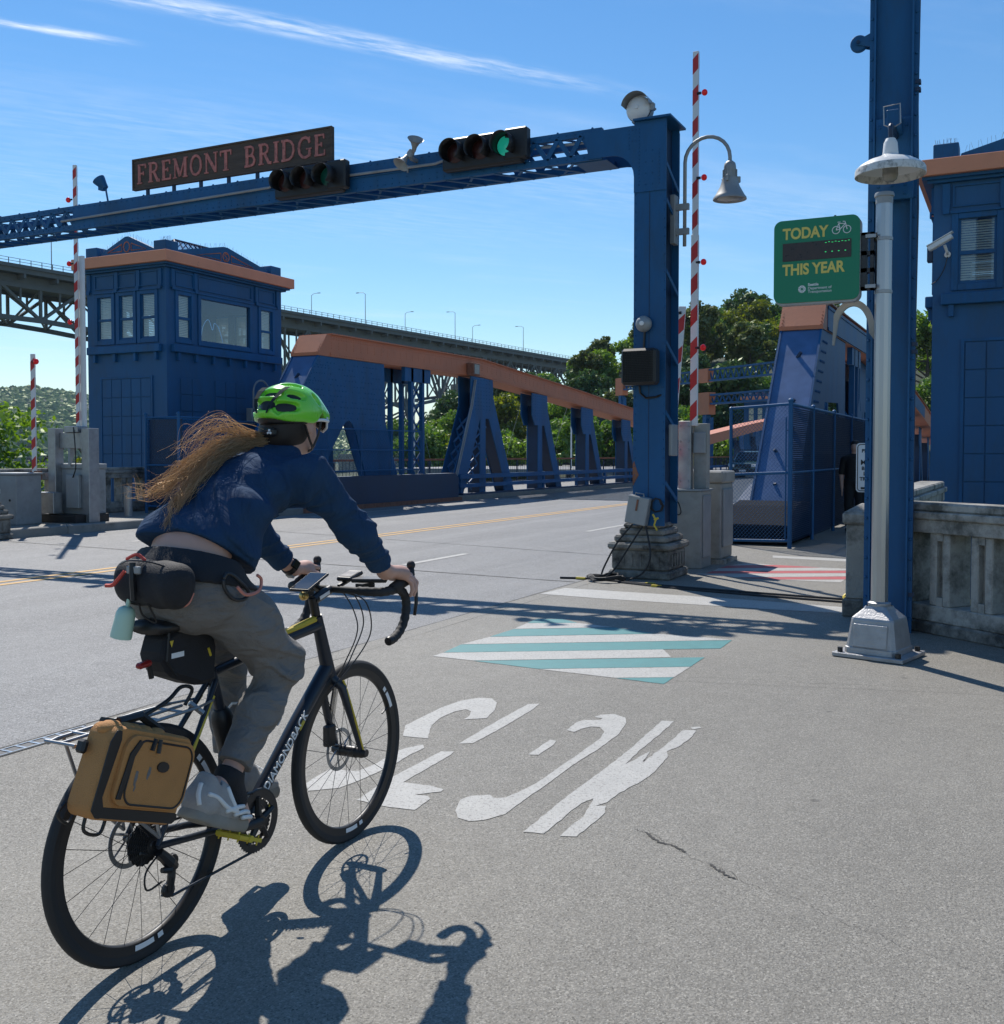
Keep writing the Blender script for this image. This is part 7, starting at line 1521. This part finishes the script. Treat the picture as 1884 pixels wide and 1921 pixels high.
# ---------------------------------------------------------------- cyclist
pe = thing('person', b3(0,2.35,0), 'cyclist in navy cropped top and grey trousers leaning over the handlebars', 'person')
hipR, hipL = b3(.085,2.345,1.035), b3(-.085,2.345,1.035)
knR, knL = b3(.125,2.640,.772), b3(-.12,2.652,.775)
anR, anL = b3(.118,2.395,.475), b3(-.115,2.672,.375)
shR, shL = b3(.165,2.735,1.365), b3(-.165,2.775,1.365)
elR, elL = b3(.235,2.915,1.175), b3(-.235,2.955,1.145)
wrR, wrL = b3(.205,3.125,1.022), b3(-.205,3.125,1.012)
TOR = [b3(0,2.34,1.06), b3(0,2.375,1.15), b3(0,2.49,1.245), b3(0,2.63,1.325), b3(0,2.745,1.365)]
HC = b3(.012,2.845,1.555)
bd = SDF((BX-.36,1.98,.22), (BX+.36,3.40,1.74), .0056)
bd.chain(TOR, [.092,.082,.078,.076,.050], .05, xs=1.40); bd.ell(b3(0,2.325,1.03), (.150,.115,.10), .05)
bd.cone(shR, shL, .038, .038, .03)
bd.chain([b3(0,2.745,1.39), b3(.004,2.80,1.45), b3(.008,2.835,1.50)], [.058,.050,.050], .03)
bd.ell(HC, (.074,.096,.108), .02); bd.ell(b3(.012,2.892,1.488), (.052,.055,.050), .03); bd.ell(b3(.012,2.925,1.47), (.022,.022,.020), .02)
bd.ell(b3(.012,2.945,1.522), (.012,.020,.022), .012); bd.cone(b3(.012,2.94,1.545), b3(.012,2.957,1.520), .008, .011, .01)     # nose
bd.ell(b3(.012,2.938,1.492), (.022,.010,.006), .006); bd.ell(b3(.012,2.943,1.497), (.018,.006,.003), .004, op='sub')                # mouth
for s in (1,-1): bd.ell(b3(.012+s*.076,2.842,1.538), (.011,.021,.032), .012, rx=.2); bd.ell(b3(.012+s*.088,2.846,1.540), (.006,.010,.018), .006, op='sub')
for s, sh, el, wr in ((1,shR,elR,wrR),(-1,shL,elL,wrL)):
    bd.chain([sh,el,wr], [.038,.034,.026], .02)
    # palm, fingers, thumb laid over the brake hood
    P = lambda dx,y,z: b3(s*dx, y, z)
    bd.cone(wr, P(.212,3.215,1.012), .024, .024, .02, xs=1.35); bd.cone(P(.196,3.205,1.008), P(.232,3.210,1.004), .018, .017, .02)
    fing = [[(.190,3.222,1.012),(.196,3.268,1.004),(.214,3.296,.984),(.226,3.300,.960)], [(.206,3.226,1.012),(.220,3.266,.998),(.236,3.286,.968),(.236,3.282,.936)], [(.220,3.220,1.006),(.238,3.252,.986),(.246,3.264,.954),(.242,3.258,.924)], [(.232,3.206,.998),(.248,3.230,.975),(.250,3.238,.948),(.244,3.232,.926)]]
    for f in fing: bd.chain([P(*q) for q in f], [.0098,.0092,.0086,.0076], .006)
    bd.chain([P(.188,3.170,1.002),P(.178,3.205,.992),P(.180,3.240,.982),P(.186,3.258,.976)], [.013,.0115,.010,.0085], .012)
for hp, kn, an in ((hipR,knR,anR),(hipL,knL,anL)): bd.chain([hp,kn], [.078,.050], .04); bd.chain([kn,an], [.045,.032], .03)
bd.cone(anR, b3(.118,2.45,.335), .030, .03, .02); bd.cone(anR, b3(.118,2.29,.435), .028, .025, .02); bd.cone(anL, b3(-.115,2.80,.30), .03, .028, .02)
body = bd.mesh('body', 'skin', pe); del bd
# shirt
def wr_(x, y, z, a=.0035): return a*(np.sin(26*y+20*z+3*np.sin(14*x))*.7+np.sin(17*x-34*z+2.5*np.sin(16*y))*.6)
sh = SDF((BX-.38,2.05,.95), (BX+.38,3.20,1.56), .0055)
sh.chain([b3(0,2.40,1.17), b3(0,2.50,1.25), b3(0,2.63,1.328), b3(0,2.745,1.372)], [.100,.102,.097,.074], .06, xs=1.44)
sh.ell(b3(-.005,2.385,1.190), (.146,.094,.080), .06, rx=.5); sh.ell(b3(.04,2.47,1.135), (.125,.085,.085), .06, rx=-.5); sh.cone(b3(.07,2.47,1.105), b3(.05,2.55,1.085), .05, .035, .05)
sh.ell(b3(-.10,2.345,1.205), (.055,.08,.055), .04, rx=.5)
sh.cone(shR, shL, .068, .068, .06); sh.chain([b3(0,2.745,1.39), b3(.004,2.785,1.430)], [.078,.066], .04)
for s_, e_, w_ in ((shR,elR,wrR),(shL,elL,wrL)):
    m_e = tuple(np.array(e_)*.26+np.array(w_)*.74); sh.chain([s_,e_,m_e], [.068,.052,.044], .05)
    q_ = np.array(e_); v_1 = np.array(m_e)-q_; v_1 /= np.linalg.norm(v_1)
    sh.cone(tuple(np.array(m_e)-v_1*.02), tuple(np.array(m_e)+v_1*.015), .047, .047, .01)
sh.warp(wr_)
def fold(x, y, z):      # folds fanning from the armpits and a tucked crease over the ribs
    d1 = np.sqrt((x-(BX+.13))**2+(y-2.70)**2+(z-1.24)**2); a1 = np.arctan2(z-1.24, y-2.70); d2 = np.sqrt((x-BX+.05)**2+(y-2.42)**2+(z-1.22)**2); a2 = np.arctan2(z-1.30, y-2.55)
    return .006*np.sin(9*a1+8*x)*np.exp(-(d1/.17)**2)*np.clip(d1/.05,0,1)+.005*np.sin(30*(x-BX)+22*(y-2.4))*np.exp(-(d2/.13)**2)
sh.warp(fold)
def crease(x, y, z):
    g = lambda t: np.clip(np.sin(t), .35, 1)-.62
    ar = np.clip((y-2.78)*7, 0, 1); bk_ = np.clip((2.62-y)*5, 0, 1)
    return -.011*ar*g(46*(z+.75*y)+9*np.sin(20*z)+10*(x-BX)*np.sign(x-BX))-.013*bk_*g(40*(x-BX)+26*(y+z)+3*np.sin(18*x+11*z))-.009*g(30*y-24*z+20*x+2*np.sin(25*x))*np.exp(-((y-2.68)/.12)**2)
sh.warp(crease)
x, y, z = sh.full(); hem = -((y-2.33)*.50+(z-1.185)*.866)+.012*np.sin(16*(x-BX)+1.0)+.03*np.clip((x-BX)/.15,-1,1)**2*0
hem = np.where((y < 2.9) & (z < 1.32) & (np.abs(x-BX) < .205), hem, -1.); sh.d = np.maximum(sh.d, hem.astype(np.float32))
for e_, w_ in ((elR,wrR),(elL,wrL)):
    v_1 = np.array(w_)-np.array(e_); ln_ = np.linalg.norm(v_1); v_1 /= ln_; p_ = np.array(e_)+v_1*ln_*.74
    near = (np.abs(x-p_[0]) < .10) & (y > p_[1]-.08) & (y < 3.2); c_ = (x-p_[0])*v_1[0]+(y-p_[1])*v_1[1]+(z-p_[2])*v_1[2]; sh.d = np.where(near, np.maximum(sh.d, c_), sh.d).astype(np.float32)
shirt = sh.mesh('top', 'cloth_blue', pe); del sh
# trousers
tr = SDF((BX-.30,2.02,.36), (BX+.30,2.86,1.20), .0055)
tr.ell(b3(.008,2.322,1.035), (.160,.130,.118), .06, rx=-.25); tr.cone(b3(0,2.34,1.08), b3(0,2.365,1.125), .112, .106, .04, xs=1.38)
tr.chain([hipR, b3(.11,2.50,.915), knR], [.106,.090,.069], .05); tr.chain([knR, b3(.122,2.53,.64), b3(.119,2.42,.505)], [.067,.062,.055], .035)
tr.chain([hipL, b3(-.105,2.50,.915), knL], [.106,.090,.069], .05); tr.chain([knL, b3(-.118,2.67,.58), b3(-.116,2.672,.44)], [.066,.062,.056], .035)
def wt(x, y, z):
    dk = np.sqrt((y-2.60)**2+(z-.76)**2); dh = np.sqrt((y-2.42)**2+(z-1.02)**2)
    return wr_(x,y,z,.0025)+.006*np.sin(60*(z+.35*(y-2.4)))*np.exp(-(dk/.13)**2)+.006*np.sin(55*(y*.8+z*.7))*np.exp(-(dh/.14)**2)+.004*np.sin(48*z-20*y)*np.clip((.72-z)*5,0,1)
tr.warp(wt)
def tcrease(x, y, z):
    g = lambda t: np.clip(np.sin(t), .3, 1)-.6
    dk = np.exp(-(((y-2.58)**2+(z-.745)**2)/.018)); dh = np.exp(-(((y-2.46)**2+(z-1.01)**2)/.02)); lo_ = np.clip((.70-z)*6, 0, 1)
    return -.017*dk*g(75*(z+.25*y)+5*np.sin(25*x))-.016*dh*g(52*(y*.85+z*.6)+4*np.sin(20*x))-.009*lo_*g(50*z-18*y+7*np.sin(16*z+20*x))
tr.warp(tcrease)
tr.cut(b3(0,2.36,1.118), (0,.35,.94))
x, y, z = tr.full(); cR = -((y-2.415)*.66+(z-.512)*.75); cL = -(z-.455)
tr.d = np.where((x > BX) & (z < .60), np.maximum(tr.d, cR), np.where((x <= BX) & (z < .58), np.maximum(tr.d, cL), tr.d)).astype(np.float32)
tr.ell(b3(-.05,2.615,.57), (.001,.001,.001), 0.)
trousers = tr.mesh('trousers', 'trouser', pe); del tr
MB().path([b3(-.060+.018*math.cos(k*.7), 2.625+.026*math.sin(k*.7)+.006*math.sin(k*3), .605+.030*math.cos(k*.7+.5)) for k in range(9)], .004, 5, closed=True).build('torn_patch', 'shoestripe', trousers)
# socks and shoes
sk = SDF((BX+.04,2.28,.36), (BX+.20,2.52,.58), .005); sk.chain([b3(.118,2.415,.50), anR, b3(.118,2.42,.40)], [.041,.040,.04], .02); sk.cut(b3(.118,2.408,.492), (0,.66,.75)); sk.mesh('sock', 'fabric', pe)
sk = SDF((BX-.20,2.58,.26), (BX-.04,2.80,.50), .005); sk.chain([b3(-.115,2.672,.44), anL, b3(-.115,2.70,.31)], [.041,.040,.04], .02); sk.mesh('sock', 'fabric', pe)
def shoe(heel, d, s):
    """heel: point under the heel; d: (y,z) sole direction"""
    d = Vector((0,d[0],d[1])).normalized(); u = Vector((0,-d.z,d.y)); h = Vector(heel); q = lambda a, b_, c=0.: tuple(h+d*a+u*b_+Vector((c,0,0)))
    lo = np.array(h)-.12; hi = np.array(h)+.36; lo[0] = h.x-.09; hi[0] = h.x+.09; lo[2] = min(h.z, h.z+d.z*.3)-.06; hi[2] = max(h.z, h.z+d.z*.3)+.20
    sf_ = SDF(lo, hi, .0045)
    sf_.cone(q(.035,.062), q(.13,.058), .040, .040, .02); sf_.cone(q(.13,.055), q(.235,.040,-s*.006), .040, .030, .025, xs=1.15); sf_.cone(q(.04,.05), q(.052,.118), .040, .036, .03); sf_.cone(q(.06,.07), q(.115,.105), .040, .030, .03)
    sf_.cone(q(.062,.16), q(.070,.10), .031, .029, .008, op='sub')
    o = sf_.mesh('shoe', 'shoe', pe)
    so_ = SDF(lo, hi, .0045); so_.chain([q(.03,.014), q(.13,.014), q(.235,.020,-s*.006)], [.043,.040,.038], .02, xs=1.05)
    x, y, z = so_.full(); bb_ = (y-h.y)*u.y+(z-h.z)*u.z; so_.d = np.maximum(so_.d, np.abs(bb_-.019-.012*np.exp(-(((y-h.y)*d.y+(z-h.z)*d.z)/.06)**2))-.021).astype(np.float32); so_.mesh('sole', 'sole', o)
    m_ = MB()
    for P in ([(.02,.085,.038),(.06,.080,.0425),(.11,.060,.044),(.16,.052,.045)], [(.16,.052,.045),(.125,.09,.037),(.11,.115,.026)], [(.11,.048,.0445),(.16,.066,.043),(.20,.072,.030)], [(.15,.044,.0455),(.20,.058,.040),(.235,.058,.026)], [(.19,.040,.043),(.23,.046,.037),(.255,.046,.024)], [(.005,.05,.03),(.0,.08,.02),(.005,.11,.015)]):
        m_.path(bez([q(a,b_,s*(c+.004)) for a,b_,c in P],4), .007, 6)
    m_.build('overlay', 'shoestripe', o, smooth='all')
    m_ = MB()
    for k in range(5): m_.path([q(.115+k*.022,.125-k*.009,-.018),q(.118+k*.022,.131-k*.0095,0),q(.115+k*.022,.125-k*.009,.018)], .0035, 5)
    m_.build('lace', 'shoestripe', o); return o
shoe(b3(.122,2.205,.402), (.912,-.41), 1); shoe(b3(-.120,2.630,.282), (.985,-.17), -1)
# hair
hr = MB(); hk = random.Random(3)
def strand(P, r, kink):
    Q = bez([b3(*p) for p in P], 7); n = len(Q); ph = hk.uniform(0,6.28); fr_ = hk.uniform(.3,.65)
    Q = [q+Vector((math.sin(ph+i*fr_), math.cos(ph*1.3+i*fr_*.8), math.sin(ph*.7+i*fr_*1.1)))*kink*(i/n)**.6 for i, q in enumerate(Q)]
    hr.path(Q, [r*(1-.75*(i/n)) for i in range(n)], 3, cap=False)
def J(p, a): return tuple(v+hk.gauss(0, a) for v in p)
for k in range(600):
    t = hk.random(); rt_ = J((hk.uniform(-.06,.03), 2.765, 1.486), .010)
    lk = hk.randrange(9); lo_r = random.Random(lk); ox, oz, oy = lo_r.uniform(-.03,.03), lo_r.uniform(-.016,.018), lo_r.uniform(-.02,.02)      # strands gather in locks
    if t < .60:      # main windblown mass
        top = hk.random()
        P = [rt_, J((-.04+ox*.4,2.70,1.476+.018*top+oz*.3), .008), J((-.06+ox,2.60+oy,1.446+.034*top+oz), .009), J((-.075+ox,2.50+oy,1.402+.022*top+oz*1.1), .011), J((-.085+ox,2.425+oy,1.362+.018*top+oz), .014)]
        if hk.random() < .45: P.append(J((-.10+ox,2.36+oy,1.328+oz*.7), .016))
        if hk.random() < .15: P.append(J((-.105,2.31,1.33), .018))
    elif t < .92:    # lower lock falling on the back
        P = [rt_, J((-.03,2.70,1.476), .010), J((-.04,2.60,1.452), .010), J((-.042+ox*.5,2.51,1.408), .012), J((-.034+ox*.5,2.42,1.352), .011), J((-.025+ox*.4,2.345,1.292), .009)]
        if hk.random() < .6: P.append(J((-.018,2.300,1.228), .006))
    else:            # flyaway curls over the top
        P = [rt_, J((-.04,2.68,1.50), .016), J((-.06,2.58,1.528), .020), J((-.07,2.50,1.50), .026), J((-.08,2.45,1.45), .028)]
    strand(P, hk.uniform(.0006,.0014), hk.uniform(.004,.016))
for k in range(14): strand([(-.09,2.42,1.36), J((-.10,2.345,1.318), .01), J((-.115,2.29,1.322), .012), J((-.12,2.262,1.35), .014)], .0011, .008)
hair = hr.build('hair', 'hair', pe, smooth='all', fix=False)
hs = SDF((BX-.12,2.70,1.42), (BX+.14,2.93,1.66), .005); hs.ell(b3(.010,2.822,1.545), (.079,.090,.098), .01); hs.ell(b3(-.005,2.775,1.495), (.058,.045,.050), .04); hs.cut(b3(.01,2.872,1.5), (0,.95,-.30)); hs.cut(b3(0,2.82,1.462), (0,.5,-.87)); hs.mesh('hair_cap', 'hairdk', pe)
# sunglasses, watch
gl_ = MB()
gl_.path(bez([b3(.012+.084,2.852,1.553), b3(.012+.086,2.90,1.556), b3(.012+.078,2.945,1.553)], 5), [.006]*11, 6); gl_.path(bez([b3(.012-.084,2.852,1.553), b3(.012-.086,2.90,1.556), b3(.012-.078,2.945,1.553)], 5), [.006]*11, 6)
fr2 = [(-.078,.012),(-.05,.018),(0,.016),(.05,.018),(.078,.012),(.072,-.022),(.045,-.034),(.012,-.016),(-.012,-.016),(-.045,-.034),(-.072,-.022)]
def gsurf(a, b_): return b3(.012+a, 2.972-5.2*a*a, 1.552+b_)
gl_.path([gsurf(*p) for p in fr2], .0045, 6, closed=True); sg_ = gl_.build('sunglasses', 'white', pe, smooth='all')
n_f = len(fr2); MB().add([gsurf(*p) for p in fr2]+[gsurf(0,0)], [(i,(i+1)%n_f,n_f) for i in range(n_f)]).build('lens', 'lens', sg_)
wv = (Vector(wrL)-Vector(elL)).normalized(); wc_ = Vector(elL)+(Vector(wrL)-Vector(elL))*.93
wt_ = MB().lathe([(.030,-.010),(.0335,-.010),(.0335,.010),(.030,.010),(.030,-.010)], wc_, wv, 20).build('watch', 'black', pe, smooth=True); sd3 = wv.cross(Z).normalized(); MB().obox(wc_+sd3*.030+Z*.010, sd3, wv, sd3.cross(wv), .012,.034,.034).build('watch_face', 'lens', wt_, bevel=.003); MB().obox(wc_-Z*.034-wv*.0, sd3, wv, sd3.cross(wv), .03,.018,.012).build('buckle', 'greymetal', wt_)
# ---------------------------------------------------------------- helmet
he = thing('helmet', b3(.01,2.845,1.60), 'lime green vented cycling helmet with dark stripes on the rider', 'helmet')
hm = SDF((BX-.15,2.64,1.44), (BX+.17,3.06,1.74), .0042); hc = b3(.010,2.838,1.578)
hm.ell(hc, (.100,.145,.103), 0.); hm.ell(b3(.010,2.955,1.572), (.066,.058,.030), .04, rx=-.15)
HV = [((.063,-.076,.062),(.084,-.036,.053),.012), ((.052,-.119,.018),(.084,-.074,.017),.013), ((.020,-.048,.092),(.046,-.010,.088),.009), ((.080,.030,.055),(.092,.045,.036),.009), ((.006,-.110,.064),(.028,-.104,.064),.013), ((.008,-.137,.027),(.024,-.134,.029),.016), ((.040,.070,.075),(.044,.10,.055),.011), ((.010,.03,.098),(.012,.08,.085),.010)]
for s in (1,-1):
    for p_, q_, r_ in HV:
        p1, q1 = [tuple(hc[i]+(v[i]*(s if i == 0 else 1)*.985) for i in range(3)) for v in (p_, q_)]
        hm.cone(p1, q1, r_*1.42, r_*1.2, .002, op='sub')
    p1 = tuple(hc[i]+(s*.040,-.128,.010)[i] for i in range(3)); hm.cone(p1, (p1[0]+s*.008, p1[1]+.006, p1[2]-.012), .009, .008, .002, op='sub')
x, y, z = hm.full(); lowz = 1.546+.012*np.exp(-((y-2.70)/.03)**2)-.004*np.clip((y-2.80)/.05,0,1)+.038*np.exp(-((y-2.905)/.030)**2)+.016*np.clip((y-2.93)/.04,0,1)-.012*np.exp(-((x-BX-.01)/.05)**2)*np.exp(-((y-2.69)/.04)**2)*0
hm.d = np.maximum(hm.d, lowz-z).astype(np.float32)
hm.ell(b3(.010,2.838,1.560), (.083,.126,.105), .004, op='sub')
shell = hm.mesh('shell', 'helmet', he, 1); del hm
li = SDF((BX-.13,2.66,1.46), (BX+.15,3.02,1.71), .006); li.ell(b3(.010,2.838,1.568), (.088,.130,.104), 0.); x, y, z = li.full(); li.d = np.maximum(li.d, (1.538+.038*np.exp(-((y-2.905)/.030)**2)+.016*np.clip((y-2.93)/.04,0,1)-z)).astype(np.float32); li.ell(b3(.010,2.838,1.555), (.076,.104,.104), .004, op='sub'); li.mesh('liner', 'black', he)
def surf(px_, py_, pz_, o=.002):
    c = Vector(hc); v = Vector((px_,py_,pz_)); r = (.100,.145,.103); k = 1/math.sqrt(sum((v[i]/r[i])**2 for i in range(3))); return c+v*k*(1+o/ .11)
for s in (1,-1):
    st_p = [surf(s*.046,-.066,.078), surf(s*.042,-.090,.064), surf(s*.036,-.121,.04), surf(s*.027,-.136,.018), surf(s*.019,-.143,-.005)]
    ms = MB()
    for p, w in zip(st_p, (.012,.011,.008,.0055,.003)): ms.v += [tuple(p+Vector((w,0,w*.3))), tuple(p-Vector((w,0,-w*.3)))]
    c_o = Vector(hc)
    ms.v = [tuple(c_o+(Vector(v)-c_o)*1.016) for v in ms.v]; ms.f = [(2*i,2*i+1,2*i+3,2*i+2) for i in range(4)]; ms.build('stripe', 'darkteal', he)
MB().obox(b3(.025,2.715,1.512), (.95,-.1,0), (.1,.95,0), (0,0,1), .05,.03,.03).build('fit_dial', 'black', he, bevel=.008)
m_ = MB()
for k in range(3): a = 1.57+k*2.094; m_.obox(Vector(b3(.038,2.697,1.512))+Vector((.95*.006*math.cos(a),-.1,.006*math.sin(a)))*1.0+Vector((0,.098,0)), (.95*math.cos(a),0,math.sin(a)), (.1,.99,0), (-math.sin(a),0,math.cos(a)), .007,.003,.006)
m_.build('dial_mark', 'signwhite', he)
for s in (1,-1):
    MB().path(bez([b3(.012+s*.088,2.805,1.535), b3(.012+s*.082,2.835,1.49), b3(.012+s*.066,2.870,1.458), b3(.012,2.91,1.445)], 6), .0042, 5).path(bez([b3(.012+s*.086,2.895,1.56), b3(.012+s*.080,2.888,1.51), b3(.012+s*.066,2.872,1.46)], 6), .0042, 5).build('strap', 'black', he)
# ---------------------------------------------------------------- hip pack
hpk = thing('hip_pack', b3(-.02,2.22,1.09), 'black hip pack with red cord worn at the lower back', 'bag')
bgs = SDF((BX-.22,2.05,.96), (BX+.20,2.40,1.20), .005)
bgs.cone(b3(-.115,2.185,1.088), b3(.070,2.165,1.086), .050, .052, .02); bgs.cone(b3(-.115,2.178,1.052), b3(.065,2.160,1.050), .044, .046, .03)
bgs.warp(lambda x,y,z: .002*np.sin(70*x+40*z)); bgs.mesh('pouch', 'fabric', hpk)
bl = SDF((BX-.24,2.12,.98), (BX+.24,2.62,1.22), .0055); bl.ell(b3(.008,2.322,1.035), (.168,.138,.126), .0, rx=-.25); bl.cone(b3(0,2.34,1.08), b3(0,2.365,1.125), .120, .114, .04, xs=1.38); bl.chain([hipR, b3(.11,2.50,.915)], [.113,.097], .05); bl.chain([hipL, b3(-.105,2.50,.915)], [.113,.097], .05)
bl.cut(b3(0,2.355,1.138), (0,.35,.94)); bl.cut(b3(0,2.33,1.060), (0,-.22,-.97)); bl.mesh('waist_belt', 'fabric', hpk)
MB().path(bez([b3(-.12,2.185,1.125), b3(-.06,2.162,1.140), b3(.02,2.165,1.138), b3(.085,2.195,1.115)], 6), .0022, 5).build('zip', 'black', hpk)
MB().path(bez([b3(-.10,2.19,1.14), b3(-.06,2.19,1.155), b3(-.03,2.19,1.14)], 5), .005, 5).path(bez([b3(-.075,2.158,1.11), b3(-.095,2.150,1.085), b3(-.11,2.145,1.07), b3(-.13,2.14,1.068)], 5), .006, 5).build('cord', 'ochre', hpk)
MB().path(bez([b3(.04,2.175,1.035), b3(.07,2.19,1.015), b3(.10,2.215,1.02), b3(.105,2.235,1.05)], 6), .004, 5).path(bez([b3(.180,2.33,1.06), b3(.186,2.36,1.035), b3(.184,2.42,1.04), b3(.176,2.44,1.07), b3(.178,2.42,1.085)], 6), .005, 5).build('cord', 'cord', hpk)
MB().path([b3(-.045,2.158,1.135),b3(-.04,2.152,1.09),b3(-.04,2.156,1.03)], .009, 6).build('strap', 'black', hpk); MB().obox(b3(-.04,2.158,1.115), (1,0,0), (0,1,0), (0,0,1), .05,.012,.022).build('buckle', 'greymetal', hpk, bevel=.003)
MB().path(bez([b3(-.03,2.165,1.02),b3(-.03,2.18,.985),b3(0,2.20,.965),b3(.0,2.17,1.02)],5), .003, 5).build('elastic', 'black', hpk)
cr = thing('carabiner', b3(.18,2.30,1.06), 'black carabiner clipped at the right hip', 'carabiner')
MB().path(bez([b3(.183,2.285,1.085),b3(.186,2.30,1.10),b3(.190,2.33,1.085),b3(.194,2.375,1.045),b3(.193,2.375,1.025),b3(.190,2.35,1.018),b3(.187,2.315,1.028),b3(.184,2.288,1.06),b3(.183,2.285,1.085)], 4), .0055, 6).build('loop', 'darksteel', cr, smooth='all')
bt = thing('bottle', b3(-.06,2.13,1.0), 'pale mint bottle dangling below the hip pack', 'bottle'); ba = Vector((-.20,-.10,-1)).normalized(); b0 = Vector(b3(-.075,2.155,1.040))
MB().lathe([(0,0),(.012,.001),(.022,.008),(.027,.022),(.028,.05),(.030,.085),(.0295,.092),(0,.092)], b0, ba, 20).build('body', 'mint', bt, smooth=True); MB().path([b0-ba*.0, b0-ba*.02, b3(-.07,2.165,1.07)], .006, 6).build('strap', 'mint', bt)
for o_ in hpk.children:
    if not o_.name.startswith('waist_belt'): o_.location += Vector((.055, .018 if o_.name.startswith('pouch') else -.024, .002))
for o_ in bt.children: o_.location += Vector((.042, .0, -.030))
for o_ in cr.children: o_.location += Vector((.020, .0, .0))
# ---------------------------------------------------------------- pedestrian in the shade
pp_ = thing('person', (-2.75,20.2,0), 'person in black clothes standing in the shade of the footway, half hidden', 'person'); q3 = lambda dx,y,z: (-2.75+dx, 20.2+y, z)
w = SDF((-3.15,19.85,0), (-2.35,20.6,1.78), .012)
w.ell(q3(0,0,1.57), (.075,.09,.11), .02); w.cone(q3(0,0,1.38), q3(0,0,1.48), .055, .05, .03); w.cone(q3(0,0,.95), q3(0,0,1.34), .105, .11, .05, xs=1.4); w.cone(q3(-.17,0,1.34), q3(.17,0,1.34), .05, .05, .05)
for s in (1,-1):
    w.chain([q3(s*.19,0,1.33), q3(s*.24,.02,1.06), q3(s*.22,-.06,.84)], [.05,.042,.03], .03); w.cone(q3(s*.22,-.06,.84), q3(s*.215,-.07,.73), .03, .022, .02, xs=.8)
    for k in range(4): w.cone(q3(s*.215,-.095+.022*k,.75), q3(s*.212,-.10+.022*k,.665), .010, .008, .004)
    w.chain([q3(s*.09,0,.93), q3(s*.10,-.02,.50), q3(s*.10,.02,.09)], [.085,.055,.04], .03); w.cone(q3(s*.10,.05,.05), q3(s*.10,-.13,.04), .04, .035, .03)
w.mesh('body', 'skin', pp_)
w = SDF((-3.15,19.85,.8), (-2.35,20.6,1.5), .012); w.cone(q3(0,0,.95), q3(0,0,1.34), .125, .125, .05, xs=1.4); w.cone(q3(-.17,0,1.34), q3(.17,0,1.34), .065, .065, .05)
for s in (1,-1): w.chain([q3(s*.19,0,1.33), q3(s*.235,.015,1.10)], [.07,.06], .03)
w.mesh('shirt', 'fabric', pp_)
w = SDF((-3.0,19.85,.0), (-2.5,20.6,1.1), .012); w.ell(q3(0,0,.95), (.17,.13,.13), .04)
for s in (1,-1): w.chain([q3(s*.09,0,.93), q3(s*.10,-.02,.50), q3(s*.10,.02,.12)], [.105,.08,.07], .03)
w.cut(q3(0,0,.10), (0,0,-1)); w.mesh('trousers', 'fabric', pp_)
w = SDF((-3.0,19.85,-.02), (-2.5,20.6,.2), .01)
for s in (1,-1): w.cone(q3(s*.10,.05,.05), q3(s*.10,-.14,.045), .052, .045, .0)
w.mesh('shoes', 'black', pp_); MB().ball(q3(0,.02,1.61), (.085,.10,.095), 14, 9).build('hair', 'hairdk', pp_, smooth='all')
# ---------------------------------------------------------------- haze
hzm = bpy.data.materials.new('pale_haze'); hzm.use_nodes = True; n = hzm.node_tree.nodes; l = hzm.node_tree.links; n.clear()
pv = n.new('ShaderNodeVolumePrincipled'); pv.inputs['Color'].default_value = (.62,.78,1,1); pv.inputs['Density'].default_value = .00007; pv.inputs['Anisotropy'].default_value = .0
ou = n.new('ShaderNodeOutputMaterial'); l.new(pv.outputs[0], ou.inputs['Volume'])
hz_o = MB().box(-2950, 2950, -350, 3250, -10.5, 150).build('haze', hzm, stuff=True)
